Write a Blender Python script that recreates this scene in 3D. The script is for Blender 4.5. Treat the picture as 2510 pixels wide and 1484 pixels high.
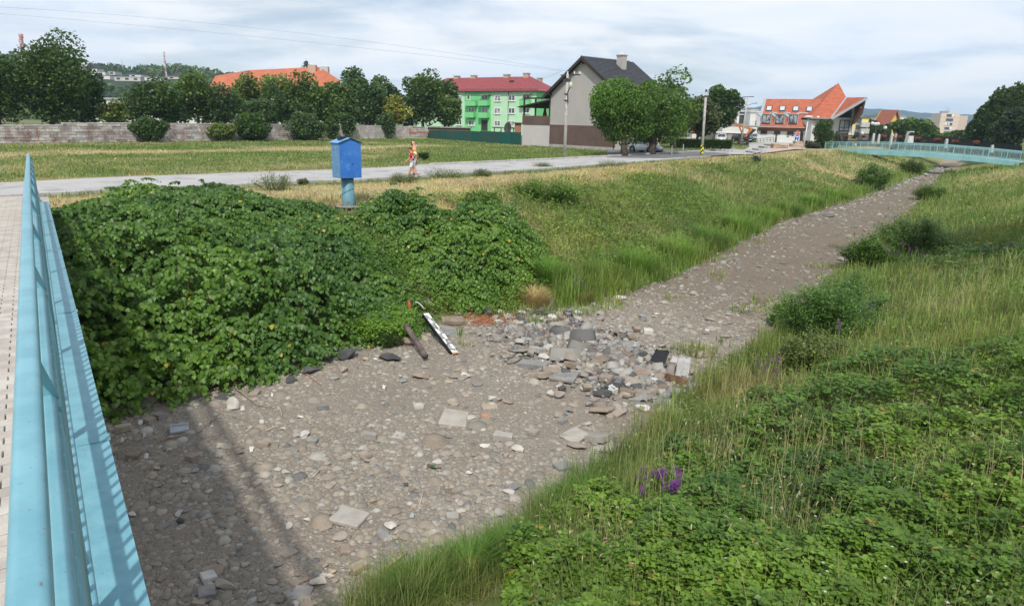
import bpy, bmesh, math, random
import numpy as np
from mathutils import Matrix, Vector
for o in list(bpy.data.objects): bpy.data.objects.remove(o)
random.seed(7); RS = np.random.RandomState(11)
SC = bpy.context.scene; COL = SC.collection
# ------------------------------------------------------------------ camera, sky, sun, exposure
F, W, H_ = 1640.0, 2510.0, 1484.0           # focal length and frame in photo units
PITCH, ROLL, CZ = math.radians(15.2), 0.022, 5.5
FWD = np.array([0, math.cos(PITCH), -math.sin(PITCH)]); U0 = np.array([0, math.sin(PITCH), math.cos(PITCH)]); R0 = np.array([1., 0, 0])
RT = R0*math.cos(ROLL)+U0*math.sin(ROLL); UP = U0*math.cos(ROLL)-R0*math.sin(ROLL)
CAM = np.array([0, 0, CZ])
cd = bpy.data.cameras.new('camera'); cam = bpy.data.objects.new('camera', cd); COL.objects.link(cam)
cd.sensor_width = 36; cd.lens = 36*F/W; cd.clip_start = 0.05; cd.clip_end = 30000
m = Matrix.Identity(4)
for i in range(3): m[i][0] = RT[i]; m[i][1] = UP[i]; m[i][2] = -FWD[i]; m[i][3] = CAM[i]
cam.matrix_world = m; SC.camera = cam
SUN_AZ, SUN_EL = 181.0, 50.0
world = bpy.data.worlds.new('World'); SC.world = world; world.use_nodes = True
nt = world.node_tree; nt.nodes.clear()
def N(t, typ, **k):
    n = t.nodes.new(typ)
    for a, b in k.items(): setattr(n, a, b)
    return n
out = N(nt, 'ShaderNodeOutputWorld'); bg = N(nt, 'ShaderNodeBackground'); bg.inputs[1].default_value = 0.1
sky = N(nt, 'ShaderNodeTexSky'); sky.sky_type = 'NISHITA'; sky.sun_disc = False
sky.sun_elevation = math.radians(SUN_EL); sky.sun_rotation = math.radians(SUN_AZ); sky.air_density = 1.0; sky.dust_density = 1.0
tc = N(nt, 'ShaderNodeTexCoord'); sp = N(nt, 'ShaderNodeSeparateXYZ'); nt.links.new(tc.outputs['Generated'], sp.inputs[0])
def MA(t, op, a, b=None, c=None, clamp=False):
    n = N(t, 'ShaderNodeMath', operation=op); n.use_clamp = clamp
    for i, v in enumerate((a, b, c)):
        if v is None: continue
        if isinstance(v, (int, float)): n.inputs[i].default_value = v
        else: t.links.new(v, n.inputs[i])
    return n.outputs[0]
zz = MA(nt, 'ADD', MA(nt, 'MAXIMUM', sp.outputs[2], 0.0), 0.16)
cb = N(nt, 'ShaderNodeCombineXYZ')
nt.links.new(MA(nt, 'DIVIDE', sp.outputs[0], zz), cb.inputs[0]); nt.links.new(MA(nt, 'DIVIDE', sp.outputs[1], zz), cb.inputs[1])
def wnoise(scale, det, dist, loc, sx=1.0):
    mp = N(nt, 'ShaderNodeMapping'); mp.inputs['Location'].default_value = loc; mp.inputs['Scale'].default_value = (sx, 1, 1); mp.inputs['Rotation'].default_value = (0, 0, .5)
    nt.links.new(cb.outputs[0], mp.inputs[0])
    n = N(nt, 'ShaderNodeTexNoise'); n.inputs['Scale'].default_value = scale; n.inputs['Detail'].default_value = det; n.inputs['Distortion'].default_value = dist; n.inputs['Roughness'].default_value = .55
    nt.links.new(mp.outputs[0], n.inputs['Vector']); return n.outputs[0]
n1 = wnoise(0.5, 4, 0.3, (3.1, 1.7, 0), .8); n2 = wnoise(1.3, 6, 0.4, (7.3, 4.2, 0), .8)
cov = MA(nt, 'ADD', MA(nt, 'MULTIPLY', n1, .65), MA(nt, 'MULTIPLY', n2, .35))
mr = N(nt, 'ShaderNodeMapRange'); mr.inputs[1].default_value = .38; mr.inputs[2].default_value = .54; mr.inputs[3].default_value = .42; mr.inputs[4].default_value = .97; mr.interpolation_type = 'SMOOTHSTEP'
nt.links.new(cov, mr.inputs[0])
cc = N(nt, 'ShaderNodeMix', data_type='RGBA'); cr = N(nt, 'ShaderNodeMapRange'); cr.inputs[1].default_value = .38; cr.inputs[2].default_value = .60; nt.links.new(n2, cr.inputs[0]); nt.links.new(cr.outputs[0], cc.inputs[0]); cc.inputs[6].default_value = (8.9, 10.1, 11.9, 1); cc.inputs[7].default_value = (11.3, 11.6, 12.1, 1)
mx = N(nt, 'ShaderNodeMix', data_type='RGBA'); nt.links.new(mr.outputs[0], mx.inputs[0]); nt.links.new(sky.outputs[0], mx.inputs[6]); nt.links.new(cc.outputs[2], mx.inputs[7])
nt.links.new(mx.outputs[2], bg.inputs[0]); nt.links.new(bg.outputs[0], out.inputs[0])
sl = bpy.data.lights.new('sun', 'SUN'); sl.energy = 4.1; sl.angle = math.radians(2.0); sl.color = (1, .955, .88)
so = bpy.data.objects.new('sun', sl); COL.objects.link(so); so.location = (0, -40, 60)
sd = Vector((math.sin(math.radians(SUN_AZ))*math.cos(math.radians(SUN_EL)), math.cos(math.radians(SUN_AZ))*math.cos(math.radians(SUN_EL)), math.sin(math.radians(SUN_EL))))
so.rotation_euler = sd.to_track_quat('Z', 'Y').to_euler()
SC.view_settings.view_transform = 'Standard'; SC.view_settings.look = 'None'; SC.view_settings.exposure = -0.12; SC.view_settings.gamma = 1
SC.view_settings.use_curve_mapping = False
SC.render.engine = 'CYCLES'; SC.cycles.use_denoising = True; SC.cycles.max_bounces = 6; SC.cycles.transparent_max_bounces = 8
SC.cycles.diffuse_bounces = 3; SC.cycles.glossy_bounces = 2; SC.cycles.transmission_bounces = 3

# ------------------------------------------------------------------ surveying: photo direction -> point in the place
def ray(u, v): return FWD+RT*((u-W/2)/F)+UP*(-(v-H_/2)/F)
def at(u, v, z): d = ray(u, v); return CAM+d*((z-CZ)/d[2])
def atd(u, v, k): return CAM+ray(u, v)*k
def vtop(u, v, b):
    h = np.array([b[0], b[1], 0.]); return onplane(u, v, b, h/np.linalg.norm(h))
def pr(p):
    d = np.asarray(p, float)-CAM; k = d@FWD; return W/2+F*(d@RT)/k, H_/2-F*(d@UP)/k, k
def onplane(u, v, p0, n): d = ray(u, v); n = np.asarray(n, float); return CAM+d*(((np.asarray(p0)-CAM)@n)/(d@n))
# ------------------------------------------------------------------ noise
def vnoise(x, y, s=0):
    xi = np.floor(x).astype(np.int64); yi = np.floor(y).astype(np.int64); fx = x-xi; fy = y-yi
    def h(a, b):
        n = (a*374761393+b*668265263+s*69069) & 0x7fffffff; n = ((n ^ (n >> 13))*1274126177) & 0x7fffffff
        return ((n ^ (n >> 16)) & 0xffff)/65535.0
    fx = fx*fx*(3-2*fx); fy = fy*fy*(3-2*fy)
    return (h(xi, yi)*(1-fx)+h(xi+1, yi)*fx)*(1-fy)+(h(xi, yi+1)*(1-fx)+h(xi+1, yi+1)*fx)*fy
def fbm(x, y, s=0, o=4):
    r = 0; a = .5; t = 0
    for i in range(o): r = r+a*vnoise(x*2**i, y*2**i, s+i*17); t += a; a *= .5
    return r/t
def sm(a, b, x): t = np.clip((x-a)/(b-a), 0, 1); return t*t*(3-2*t)
# ------------------------------------------------------------------ the lie of the land
TL = [(-60,-47),(-24,-7),(-13,5),(-8.2,10.6),(-6.6,12.6),(-5.0,14.0),(-3.6,15.6),(-2.2,17.0),(0.2,19.5),(2.2,20.4),(5.8,24.4),(15.6,39.9),(29.7,57.4),(50.4,85.2),(81,127.7),(160,235)]
TT = [(-66,-38),(-30,1),(-19,14),(-14,21),(-6.5,25.2),(-1.5,30.5),(3.0,38),(10.0,51),(28,75),(38.5,87.5),(70,130),(150,240)]
TR = [(-52,-52),(-18,-12),(-6,2.0),(-1.2,6.3),(0.5,8.2),(2.2,10.5),(5.0,14.7),(7.2,17.0),(16,30.2),(31.3,51.7),(48.6,78),(60,95),(81,124),(165,230)]
RR = [(-40,-56),(-8,-16),(3,-3),(9.5,3),(14,8.5),(24,23),(39,45),(57,74),(72,95),(95,125),(180,230)]
TL, TT, TR, RR = [np.array(q, float) for q in (TL, TT, TR, RR)]
def sdist(P, X, Y):
    X = np.asarray(X, float); Y = np.asarray(Y, float); best = np.full(X.shape, 1e18); sg = np.ones(X.shape)
    for a, b in zip(P[:-1], P[1:]):
        d = b-a; L2 = d@d; t = np.clip(((X-a[0])*d[0]+(Y-a[1])*d[1])/L2, 0, 1)
        ex = X-a[0]-t*d[0]; ey = Y-a[1]-t*d[1]; q = ex*ex+ey*ey
        cr = d[0]*(Y-a[1])-d[1]*(X-a[0]); mk = q < best-1e-9
        sg = np.where(mk, np.where(cr >= 0, 1., -1.), sg); best = np.where(mk, q, best)
    return sg*np.sqrt(best)
def lay(X, Y):
    return sdist(TL, X, Y), sdist(TT, X, Y), sdist(TR, X, Y), sdist(RR, X, Y)
def Hh(X, Y, L=None, fine=True):
    X = np.asarray(X, float); Y = np.asarray(Y, float); a, b, c, d = L or lay(X, Y)
    far = sm(140, 158, np.hypot(X, Y)); wl = np.where(b >= 0, 1., np.clip(a/(np.abs(a)+np.abs(b)+1e-6), 0, 1)); wl = np.where(a <= 0, 0, wl)
    cr = -c; dr = -d
    wr = np.where(dr >= 0, 1., np.clip(cr/(np.abs(c)+np.abs(d)+1e-6), 0, 1)); wr = np.where(cr <= 0, 0, wr)
    f = lambda w: .55*w+.45*sm(0, 1, w)+.10*np.sin(w*math.pi)
    r = np.hypot(X, Y); hr = 2.35-.6*sm(30, 75, r)
    z = 2.44*f(wl)+hr*f(wr)
    bed = (a < 0) & (c > 0)
    z = np.where(bed, -.35*sm(0, .6, np.minimum(-a, c)), z)
    z = z*(1-far)+2.42*far
    bk = np.maximum(wl, wr)*(1-far); z = z+np.where(bk > 0, (fbm(X*.35, Y*.35, 3)-.5)*.35*np.sin(np.clip(bk, 0, 1)*math.pi), 0)
    if fine: z = z+np.where(bed, 0, (fbm(X*1.3, Y*1.3, 5, 2)-.5)*.07*sm(0, 3, np.abs(a)))
    return z
def Hp(x, y):
    z = float(Hh(np.array([x]), np.array([y]))[0]); return max(z, 0.0) if z < 0.0 else z
def bedz(X, Y): return (fbm(X*.5, Y*.5, 31, 3)-.5)*.14+(fbm(X*2.3, Y*2.3, 33, 2)-.5)*.035
def gz(x, y):
    X = np.array([float(x)]); Y = np.array([float(y)]); h = Hh(X, Y); return float(np.maximum(h, bedz(X, Y))[0])
def hit(u, v):
    d = ray(u, v); k = np.concatenate([np.linspace(1, 60, 1200), np.linspace(60, 400, 800)])
    P = CAM[None]+d[None]*k[:, None]; h = np.maximum(Hh(P[:, 0], P[:, 1]), bedz(P[:, 0], P[:, 1])); q = np.nonzero(P[:, 2] <= h)[0]
    i = q[0] if len(q) else len(k)-1
    p = P[i].copy(); p[2] = h[i]; return p
# photo close-ups used while surveying: (x, y) in a close-up -> photo units
def ZC(ox, oy, s): return lambda x, y: ((ox+x/s)*.773, (oy+y/s)*.773)
Z1 = ZC(1000, 850, 2.967); Z2 = ZC(1600, 900, 2.699); Z3 = ZC(300, 1150, 2.699); Z4 = ZC(900, 1350, 2.603)
ZH = ZC(1350, 140, 3.1375); ZW = ZC(2050, 220, 3.586); ZF = ZC(2600, 220, 3.709); ZB = ZC(1000, 420, 5.3); ZS = ZC(1250, 950, 7.42); ZL = ZC(0, 80, 2.749); ZM = ZC(700, 150, 2.967)
# ------------------------------------------------------------------ materials
def mat(name, c1, c2=None, scale=3., rough=.8, bump=0., bscale=None, detail=5, coords='pos', spec=.3, metal=0., trans=0., lo=.4, hi=.6, c3=None, s3=40., t3=.58, alpha=None, vary=0.):
    mt = bpy.data.materials.new(name); mt.use_nodes = True; t = mt.node_tree; b = t.nodes['Principled BSDF']; L = t.links
    b.inputs['Roughness'].default_value = rough; b.inputs['Specular IOR Level'].default_value = spec; b.inputs['Metallic'].default_value = metal
    if coords == 'pos': co = N(t, 'ShaderNodeNewGeometry').outputs['Position']
    else: co = N(t, 'ShaderNodeTexCoord').outputs['Object']
    cur = None
    def rgb(c): return (*c, 1)
    if c2 is not None:
        n = N(t, 'ShaderNodeTexNoise'); n.inputs['Scale'].default_value = scale; n.inputs['Detail'].default_value = detail; n.inputs['Roughness'].default_value = .6; L.new(co, n.inputs['Vector'])
        r = N(t, 'ShaderNodeMapRange'); r.inputs[1].default_value = lo; r.inputs[2].default_value = hi; L.new(n.outputs[0], r.inputs[0])
        x = N(t, 'ShaderNodeMix', data_type='RGBA'); x.inputs[6].default_value = rgb(c1); x.inputs[7].default_value = rgb(c2); L.new(r.outputs[0], x.inputs[0]); cur = x.outputs[2]
        if c3 is not None:
            n = N(t, 'ShaderNodeTexNoise'); n.inputs['Scale'].default_value = s3; n.inputs['Detail'].default_value = 3; L.new(co, n.inputs['Vector'])
            r = N(t, 'ShaderNodeMapRange'); r.inputs[1].default_value = t3; r.inputs[2].default_value = t3+.1; L.new(n.outputs[0], r.inputs[0])
            x = N(t, 'ShaderNodeMix', data_type='RGBA'); L.new(cur, x.inputs[6]); x.inputs[7].default_value = rgb(c3); L.new(r.outputs[0], x.inputs[0]); cur = x.outputs[2]
    if vary:
        oi = N(t, 'ShaderNodeObjectInfo'); hs = N(t, 'ShaderNodeHueSaturation')
        L.new(MA(t, 'ADD', MA(t, 'MULTIPLY', oi.outputs['Random'], 2*vary), 1-vary), hs.inputs['Value'])
        L.new(MA(t, 'ADD', MA(t, 'MULTIPLY', MA(t, 'FRACT', MA(t, 'MULTIPLY', oi.outputs['Random'], 7.3)), .35), .75), hs.inputs['Saturation'])
        if cur is None: hs.inputs['Color'].default_value = rgb(c1)
        else: L.new(cur, hs.inputs['Color'])
        cur = hs.outputs[0]
    if cur is None: b.inputs['Base Color'].default_value = rgb(c1)
    else: L.new(cur, b.inputs['Base Color'])
    if bump:
        n = N(t, 'ShaderNodeTexNoise'); n.inputs['Scale'].default_value = bscale or scale*4; n.inputs['Detail'].default_value = 6; L.new(co, n.inputs['Vector'])
        bp = N(t, 'ShaderNodeBump'); bp.inputs['Strength'].default_value = bump; bp.inputs['Distance'].default_value = .02; L.new(n.outputs[0], bp.inputs['Height']); L.new(bp.outputs[0], b.inputs['Normal'])
    if trans: b.inputs['Transmission Weight'].default_value = trans
    if alpha is not None: b.inputs['Alpha'].default_value = alpha
    return mt
def tintmat(name, rough=.6, spec=.25, transl=.3, noise=0., scale=20., bump=0.):
    mt = bpy.data.materials.new(name); mt.use_nodes = True; t = mt.node_tree; b = t.nodes['Principled BSDF']; L = t.links
    b.inputs['Roughness'].default_value = rough; b.inputs['Specular IOR Level'].default_value = spec
    a = N(t, 'ShaderNodeAttribute'); a.attribute_name = 'tint'; col = a.outputs['Color']
    if noise:
        g = N(t, 'ShaderNodeNewGeometry'); n = N(t, 'ShaderNodeTexNoise'); n.inputs['Scale'].default_value = scale; n.inputs['Detail'].default_value = 5; L.new(g.outputs['Position'], n.inputs['Vector'])
        hs = N(t, 'ShaderNodeHueSaturation'); L.new(MA(t, 'ADD', MA(t, 'MULTIPLY', n.outputs[0], 2*noise), 1-noise), hs.inputs['Value']); L.new(col, hs.inputs['Color']); col = hs.outputs[0]
        if bump:
            bp = N(t, 'ShaderNodeBump'); bp.inputs['Strength'].default_value = bump; bp.inputs['Distance'].default_value = .02; L.new(n.outputs[0], bp.inputs['Height']); L.new(bp.outputs[0], b.inputs['Normal'])
    L.new(col, b.inputs['Base Color'])
    if transl:
        tr = N(t, 'ShaderNodeBsdfTranslucent'); ms = N(t, 'ShaderNodeMixShader'); ms.inputs[0].default_value = transl
        hs = N(t, 'ShaderNodeHueSaturation'); hs.inputs['Value'].default_value = 1.9; hs.inputs['Hue'].default_value = .485; L.new(col, hs.inputs['Color']); L.new(hs.outputs[0], tr.inputs[0])
        L.new(b.outputs[0], ms.inputs[1]); L.new(tr.outputs[0], ms.inputs[2]); L.new(ms.outputs[0], t.nodes['Material Output'].inputs[0])
    return mt
LEAF = tintmat('leaf_green', .45, .4, .28); BLADE = tintmat('grass_blade', .65, .2, .3); STONE = tintmat('river_stone', .85, .2, 0, .25, 30, .35)
BARK = mat('bark', (.10,.08,.06), (.05,.04,.03), 6, .9, .6)
# ------------------------------------------------------------------ object helpers
def link(o, parent=None):
    COL.objects.link(o)
    if parent is not None: o.parent = parent
    return o
def tag(o, label=None, cat=None, group=None, kind=None):
    for k, v in (('label', label), ('category', cat), ('group', group), ('kind', kind)):
        if v: o[k] = v
    return o
def empty(name, loc, label=None, cat=None, group=None, kind=None, rz=0.):
    o = bpy.data.objects.new(name, None); o.location = [float(q) for q in loc]; o.rotation_euler = (0, 0, rz); o.empty_display_size = .2
    return tag(link(o), label, cat, group, kind)
def wparent(o, parent):
    """geometry already in place-coordinates, hung under a thing"""
    o.parent = parent
    M = Matrix.Translation(parent.location) @ Matrix.Rotation(parent.rotation_euler.z, 4, 'Z')
    o.matrix_parent_inverse = M.inverted()
    return o
def npmesh(name, V, Fc, mt, parent=None, tint=None, smooth=False, wp=True):
    V = np.ascontiguousarray(V, dtype=np.float32); Fc = np.ascontiguousarray(Fc, dtype=np.int32)
    me = bpy.data.meshes.new(name); k = Fc.shape[1]; me.vertices.add(len(V)); me.vertices.foreach_set('co', V.ravel())
    me.loops.add(Fc.size); me.loops.foreach_set('vertex_index', Fc.ravel()); me.polygons.add(len(Fc))
    me.polygons.foreach_set('loop_start', np.arange(0, Fc.size, k, dtype=np.int32))
    if smooth: me.polygons.foreach_set('use_smooth', np.ones(len(Fc), dtype=bool))
    me.update(calc_edges=True)
    if tint is not None:
        at_ = me.attributes.new('tint', 'FLOAT_COLOR', 'POINT'); c = np.ones((len(V), 4), np.float32); c[:, :3] = tint; at_.data.foreach_set('color', c.ravel())
    me.materials.append(mt); o = bpy.data.objects.new(name, me); COL.objects.link(o)
    if parent is not None:
        if wp: wparent(o, parent)
        else: o.parent = parent
    return o
class MB:
    def __init__(s): s.v = []; s.f = []
    def add(s, vs, fs): n = len(s.v); s.v += [tuple(float(c) for c in p) for p in vs]; s.f += [tuple(i+n for i in f) for f in fs]; return s
    def box(s, x0, y0, z0, x1, y1, z1, M=None):
        p = [(x, y, z) for x in (x0, x1) for y in (y0, y1) for z in (z0, z1)]
        if M is not None: p = [M @ Vector(q) for q in p]
        return s.add(p, [(0,1,3,2),(4,6,7,5),(0,4,5,1),(2,3,7,6),(0,2,6,4),(1,5,7,3)])
    def prism(s, pts, dvec):
        n = len(pts); d = np.array(dvec, float); a = [np.array(p, float) for p in pts]
        return s.add(a+[p+d for p in a], [tuple(range(n-1, -1, -1)), tuple(range(n, 2*n))]+[(i, (i+1) % n, n+(i+1) % n, n+i) for i in range(n)])
    def tube(s, pts, r, n=8, r2=None, caps=True):
        pts = [Vector([float(c) for c in p]) for p in pts]; k = len(pts); base = len(s.v); rr = r if isinstance(r, (list, tuple)) else [r+(r2-r)*i/(k-1) if r2 is not None else r for i in range(k)]
        ref = None
        for i, p in enumerate(pts):
            d = (pts[min(i+1, k-1)]-pts[max(i-1, 0)]).normalized()
            if ref is None: ref = d.orthogonal().normalized()
            a = (ref-d*ref.dot(d)).normalized(); ref = a; b = d.cross(a)
            for j in range(n): th = 2*math.pi*j/n; q = p+(a*math.cos(th)+b*math.sin(th))*rr[i]; s.v.append(tuple(q))
        for i in range(k-1):
            for j in range(n): s.f.append((base+i*n+j, base+i*n+(j+1) % n, base+(i+1)*n+(j+1) % n, base+(i+1)*n+j))
        if caps: s.f.append(tuple(base+j for j in range(n-1, -1, -1))); s.f.append(tuple(base+(k-1)*n+j for j in range(n)))
        return s
    def bar(s, a, b, w, h, up=(0, 0, 1)):
        a = Vector([float(c) for c in a]); b = Vector([float(c) for c in b]); d = (b-a).normalized(); u = Vector(up); r = d.cross(u)
        if r.length < 1e-4: r = d.orthogonal()
        r.normalize(); u = r.cross(d); p = []
        for q in (a, b):
            for i, j in ((-1,-1),(1,-1),(1,1),(-1,1)): p.append(q+r*(i*w/2)+u*(j*h/2))
        return s.add(p, [(3,2,1,0),(4,5,6,7),(0,1,5,4),(1,2,6,5),(2,3,7,6),(3,0,4,7)])
    def quad(s, *p): return s.add(p, [tuple(range(len(p)))])
    def ball(s, c, r, n=10, m=6, sc=(1, 1, 1)):
        vs = [(c[0], c[1], c[2]+r*sc[2])]
        for i in range(1, m):
            for j in range(n): a = math.pi*i/m; b = 2*math.pi*j/n; vs.append((c[0]+r*sc[0]*math.sin(a)*math.cos(b), c[1]+r*sc[1]*math.sin(a)*math.sin(b), c[2]+r*sc[2]*math.cos(a)))
        vs.append((c[0], c[1], c[2]-r*sc[2])); fs = [(0, 1+j, 1+(j+1) % n) for j in range(n)]
        for i in range(m-2):
            for j in range(n): fs.append((1+i*n+j, 1+(i+1)*n+j, 1+(i+1)*n+(j+1) % n, 1+i*n+(j+1) % n))
        e = len(vs)-1; fs += [(e, 1+(m-2)*n+(j+1) % n, 1+(m-2)*n+j) for j in range(n)]
        return s.add(vs, fs)
    def build(s, name, mt, parent=None, smooth=False, bevel=0., wp=True, weld=False):
        me = bpy.data.meshes.new(name); me.from_pydata(s.v, [], s.f)
        me.validate(); bm = bmesh.new(); bm.from_mesh(me)
        if weld: bmesh.ops.remove_doubles(bm, verts=bm.verts, dist=.0005)
        bmesh.ops.recalc_face_normals(bm, faces=bm.faces); bm.to_mesh(me); bm.free()
        if smooth: me.polygons.foreach_set('use_smooth', np.ones(len(me.polygons), dtype=bool))
        me.materials.append(mt); o = bpy.data.objects.new(name, me); COL.objects.link(o)
        if bevel: b = o.modifiers.new('bevel', 'BEVEL'); b.width = bevel; b.segments = 1; b.limit_method = 'ANGLE'
        if parent is not None:
            if wp: wparent(o, parent)
            else: o.parent = parent
        return o
def copy_tree(o, parent=None):
    c = o.copy(); COL.objects.link(c)
    if parent is not None: c.parent = parent; c.matrix_parent_inverse = o.matrix_parent_inverse.copy()
    for ch in list(o.children): copy_tree(ch, c)
    return c
def frame(o, r, u=(0, 0, 1)):
    """matrix with x along r, z along u, y into the wall"""
    r = Vector([float(c) for c in r]).normalized(); u = Vector([float(c) for c in u]); u = (u-r*u.dot(r)).normalized(); y = u.cross(r)
    M = Matrix.Identity(4)
    for i in range(3): M[i][0] = r[i]; M[i][1] = y[i]; M[i][2] = u[i]; M[i][3] = float(o[i])
    return M
def scatter(tv, tf, pos, R, S, tint, name, mt, parent=None, smooth=False, wp=True):
    """many small pieces (leaves, blades, stones) as one mesh: template, positions, 3x3 frames, scales, colours"""
    k = len(tv); n = len(pos); tv = np.asarray(tv, float); S = np.asarray(S, float)
    if S.ndim == 1: S = np.repeat(S[:, None], 3, 1)
    V = np.einsum('nij,nkj->nki', R, tv[None]*S[:, None, :])+np.asarray(pos)[:, None, :]
    Fc = np.asarray(tf)[None]+(np.arange(n)*k)[:, None, None]
    T = np.repeat(np.asarray(tint)[:, None, :], k, 1).reshape(-1, 3)
    return npmesh(name, V.reshape(-1, 3), Fc.reshape(-1, np.asarray(tf).shape[1]), mt, parent, T, smooth, wp)
def frames(yaw, pitch, roll=None):
    """y axis heads along yaw, raised by pitch; roll about y"""
    cy, sy, cp, sp_ = np.cos(yaw), np.sin(yaw), np.cos(pitch), np.sin(pitch)
    y = np.stack([cy*cp, sy*cp, sp_], 1); x = np.stack([sy, -cy, np.zeros_like(cy)], 1); z = np.cross(x, y)
    if roll is not None:
        c, s = np.cos(roll)[:, None], np.sin(roll)[:, None]; x, z = x*c+z*s, z*c-x*s
    return np.stack([x, y, z], 2)
LEAF6 = (np.array([(0,0,0),(.40,.20,.07),(.36,.58,.05),(0,1,-.22),(-.36,.58,.05),(-.40,.20,.07)]), np.array([(0,1,2),(0,2,3),(0,3,4),(0,4,5)]))
LEAF4 = (np.array([(0,0,0),(.33,.42,.06),(0,1,-.12),(-.33,.42,.06)]), np.array([(0,1,2),(0,2,3)]))
LEAFN = (np.array([(0,0,0),(.12,.45,.02),(0,1,-.15),(-.12,.45,.02)]), np.array([(0,1,2),(0,2,3)]))
BL = (np.array([(-.5,0,0),(.5,0,0),(-.42,.1,.4),(.42,.1,.4),(-.28,.32,.75),(.28,.32,.75),(0,.7,1.0)]), np.array([(0,1,3),(0,3,2),(2,3,5),(2,5,4),(4,5,6)]))
BS = (np.array([(-.5,0,0),(.5,0,0),(-.3,.18,.6),(.3,.18,.6),(0,.5,1.0)]), np.array([(0,1,3),(0,3,2),(2,3,4)]))
def polar(n, r0, r1, a0=-50, a1=50, p=1.0):
    """random spots round the viewpoint, thinning with distance"""
    a = np.radians(RS.uniform(a0, a1, n))
    if p == 1.0: r = r0*(r1/r0)**RS.rand(n)
    else: q = 1-p; r = (r0**q+(r1**q-r0**q)*RS.rand(n))**(1/q)
    return np.sin(a)*r, np.cos(a)*r, r
def jit(c, n, dv=.2, dh=.06):
    c = np.asarray(c, float); c = np.repeat(c[None], n, 0) if c.ndim == 1 else c
    return np.clip(c*(1+RS.uniform(-dv, dv, (n, 1)))*(1+RS.uniform(-dh, dh, (n, 3))), 0, 1)
def mixc(a, b, w): w = np.asarray(w)[:, None]; return np.asarray(a)[None]*(1-w)+np.asarray(b)[None]*w
# ------------------------------------------------------------------ ground, river bed, road
def grid(xs, ys):
    X, Y = np.meshgrid(xs, ys); n, m_ = X.shape; I = np.arange(n*m_).reshape(n, m_)
    return X.ravel(), Y.ravel(), np.stack([I[:-1, :-1].ravel(), I[:-1, 1:].ravel(), I[1:, 1:].ravel(), I[1:, :-1].ravel()], 1)
GREEN = np.array([.095,.125,.035]); DRY = np.array([.36,.29,.15]); SOIL = np.array([.24,.19,.13]); LUSH = np.array([.055,.11,.02])
BLOBS = []                                   # where the grass is dry (+) or green (-): x, y, radius, weight
def blob(u, v, r, w): p = hit(u, v); BLOBS.append((p[0], p[1], r, w))
def dryness(X, Y, L):
    a, b, c, d = L; cc0 = c
    w = .30+(fbm(X*.16, Y*.16, 41)-.5)*1.5+(fbm(X*.9, Y*.9, 43)-.5)*.8
    crest = (b > -2.2) & (sdist(ROADN, X, Y) < -.6) & (b > -9)
    w = w+np.where(b > 0, 0, 0)+1.05*sm(-2.6, -.4, b)*sm(.5, 1.8, -sdist(ROADN, X, Y))*(1-.35*sm(35, 70, np.hypot(X, Y)))
    fld = sdist(ROADF, X, Y)                 # beyond the road
    w = w+np.where(fld > 0, -.22+1.15*np.exp(-((fld-27-.08*X)/3.2)**2)*sm(0, -20, X)+.5*np.exp(-((fld-.8)/.9)**2), 0)
    w = w-np.where(cc0 < 0, .17, 0)-np.where((cc0 > 0) & (b < -1.5), .08, 0)
    for x, y, r, k in BLOBS: w = w+k*np.exp(-((X-x)**2+(Y-y)**2)/(r*r))
    return np.clip(w, 0, 1)
ROADN = np.array([(-60,-22),(-35,5),(-26,15.5),(-18.2,23.7),(-15.6,26.8),(-8.2,33.1),(1,43.2),(9,54),(16.9,64.8),(25.6,77.4),(31,84)], float)
ROADF = np.array([(-66,-16),(-40,10),(-30,19.6),(-21,28.6),(-19.4,31.2),(-9.9,40.1),(-5.7,45),(0.6,52.1),(6.7,59.9),(17,73.5),(28.3,89)], float)
for q in [(1400,430,3,-.1),(1330,455,2.5,.5),(1200,500,2.5,.5),(1500,520,3,-.5),(1700,480,5,-.35),(1480,590,2.5,-.3),(1850,440,6,.15),(2000,420,7,.35),(2150,420,6,.2),(1750,560,3,-.3),
          (2380,480,6,.35),(2450,500,5,.5),(2450,430,10,.5),(2250,560,3,-.3),(2300,770,1.6,.75),(2400,720,2,.5),(2150,830,1.2,.35),(2450,560,3,.4),(2480,600,1.5,-.8),(2350,610,2.5,-.6),(1700,1180,.8,.5),(1850,960,1.2,.6),(1600,1120,.9,.5),(2500,800,2,.5)]: blob(*q)
def groundcol(X, Y, L=None):
    L = L or lay(X, Y); w = dryness(X, Y, L); g = mixc(GREEN, LUSH, np.clip(fbm(X*.3, Y*.3, 51), 0, 1)); k = w[:, None]
    c = g*(1-k)+DRY[None]*k; s = sm(.55, .75, fbm(X*.7, Y*.7, 53))*.45; c = c*(1-s[:, None])+SOIL*s[:, None]
    a, b, cc_, d = L; bed = ((a < .5) & (cc_ > -.5)); c[bed] = (.27,.235,.19)
    return c
GRD = tintmat('ground_grass', .95, .1, 0, .35, 6, .6)
X, Y, Fq = grid(np.concatenate([np.arange(-60, 60, .55), np.arange(60, 125, 1.)]), np.concatenate([np.arange(-12, 75, .55), np.arange(75, 180, 1.)]))
L = lay(X, Y); Z = Hh(X, Y, L)
g = npmesh('ground', np.stack([X, Y, Z], 1), Fq, GRD, None, groundcol(X, Y, L)); g['kind'] = 'structure'
for p in g.data.polygons: pass
g.data.polygons.foreach_set('use_smooth', np.ones(len(g.data.polygons), dtype=bool))
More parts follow.
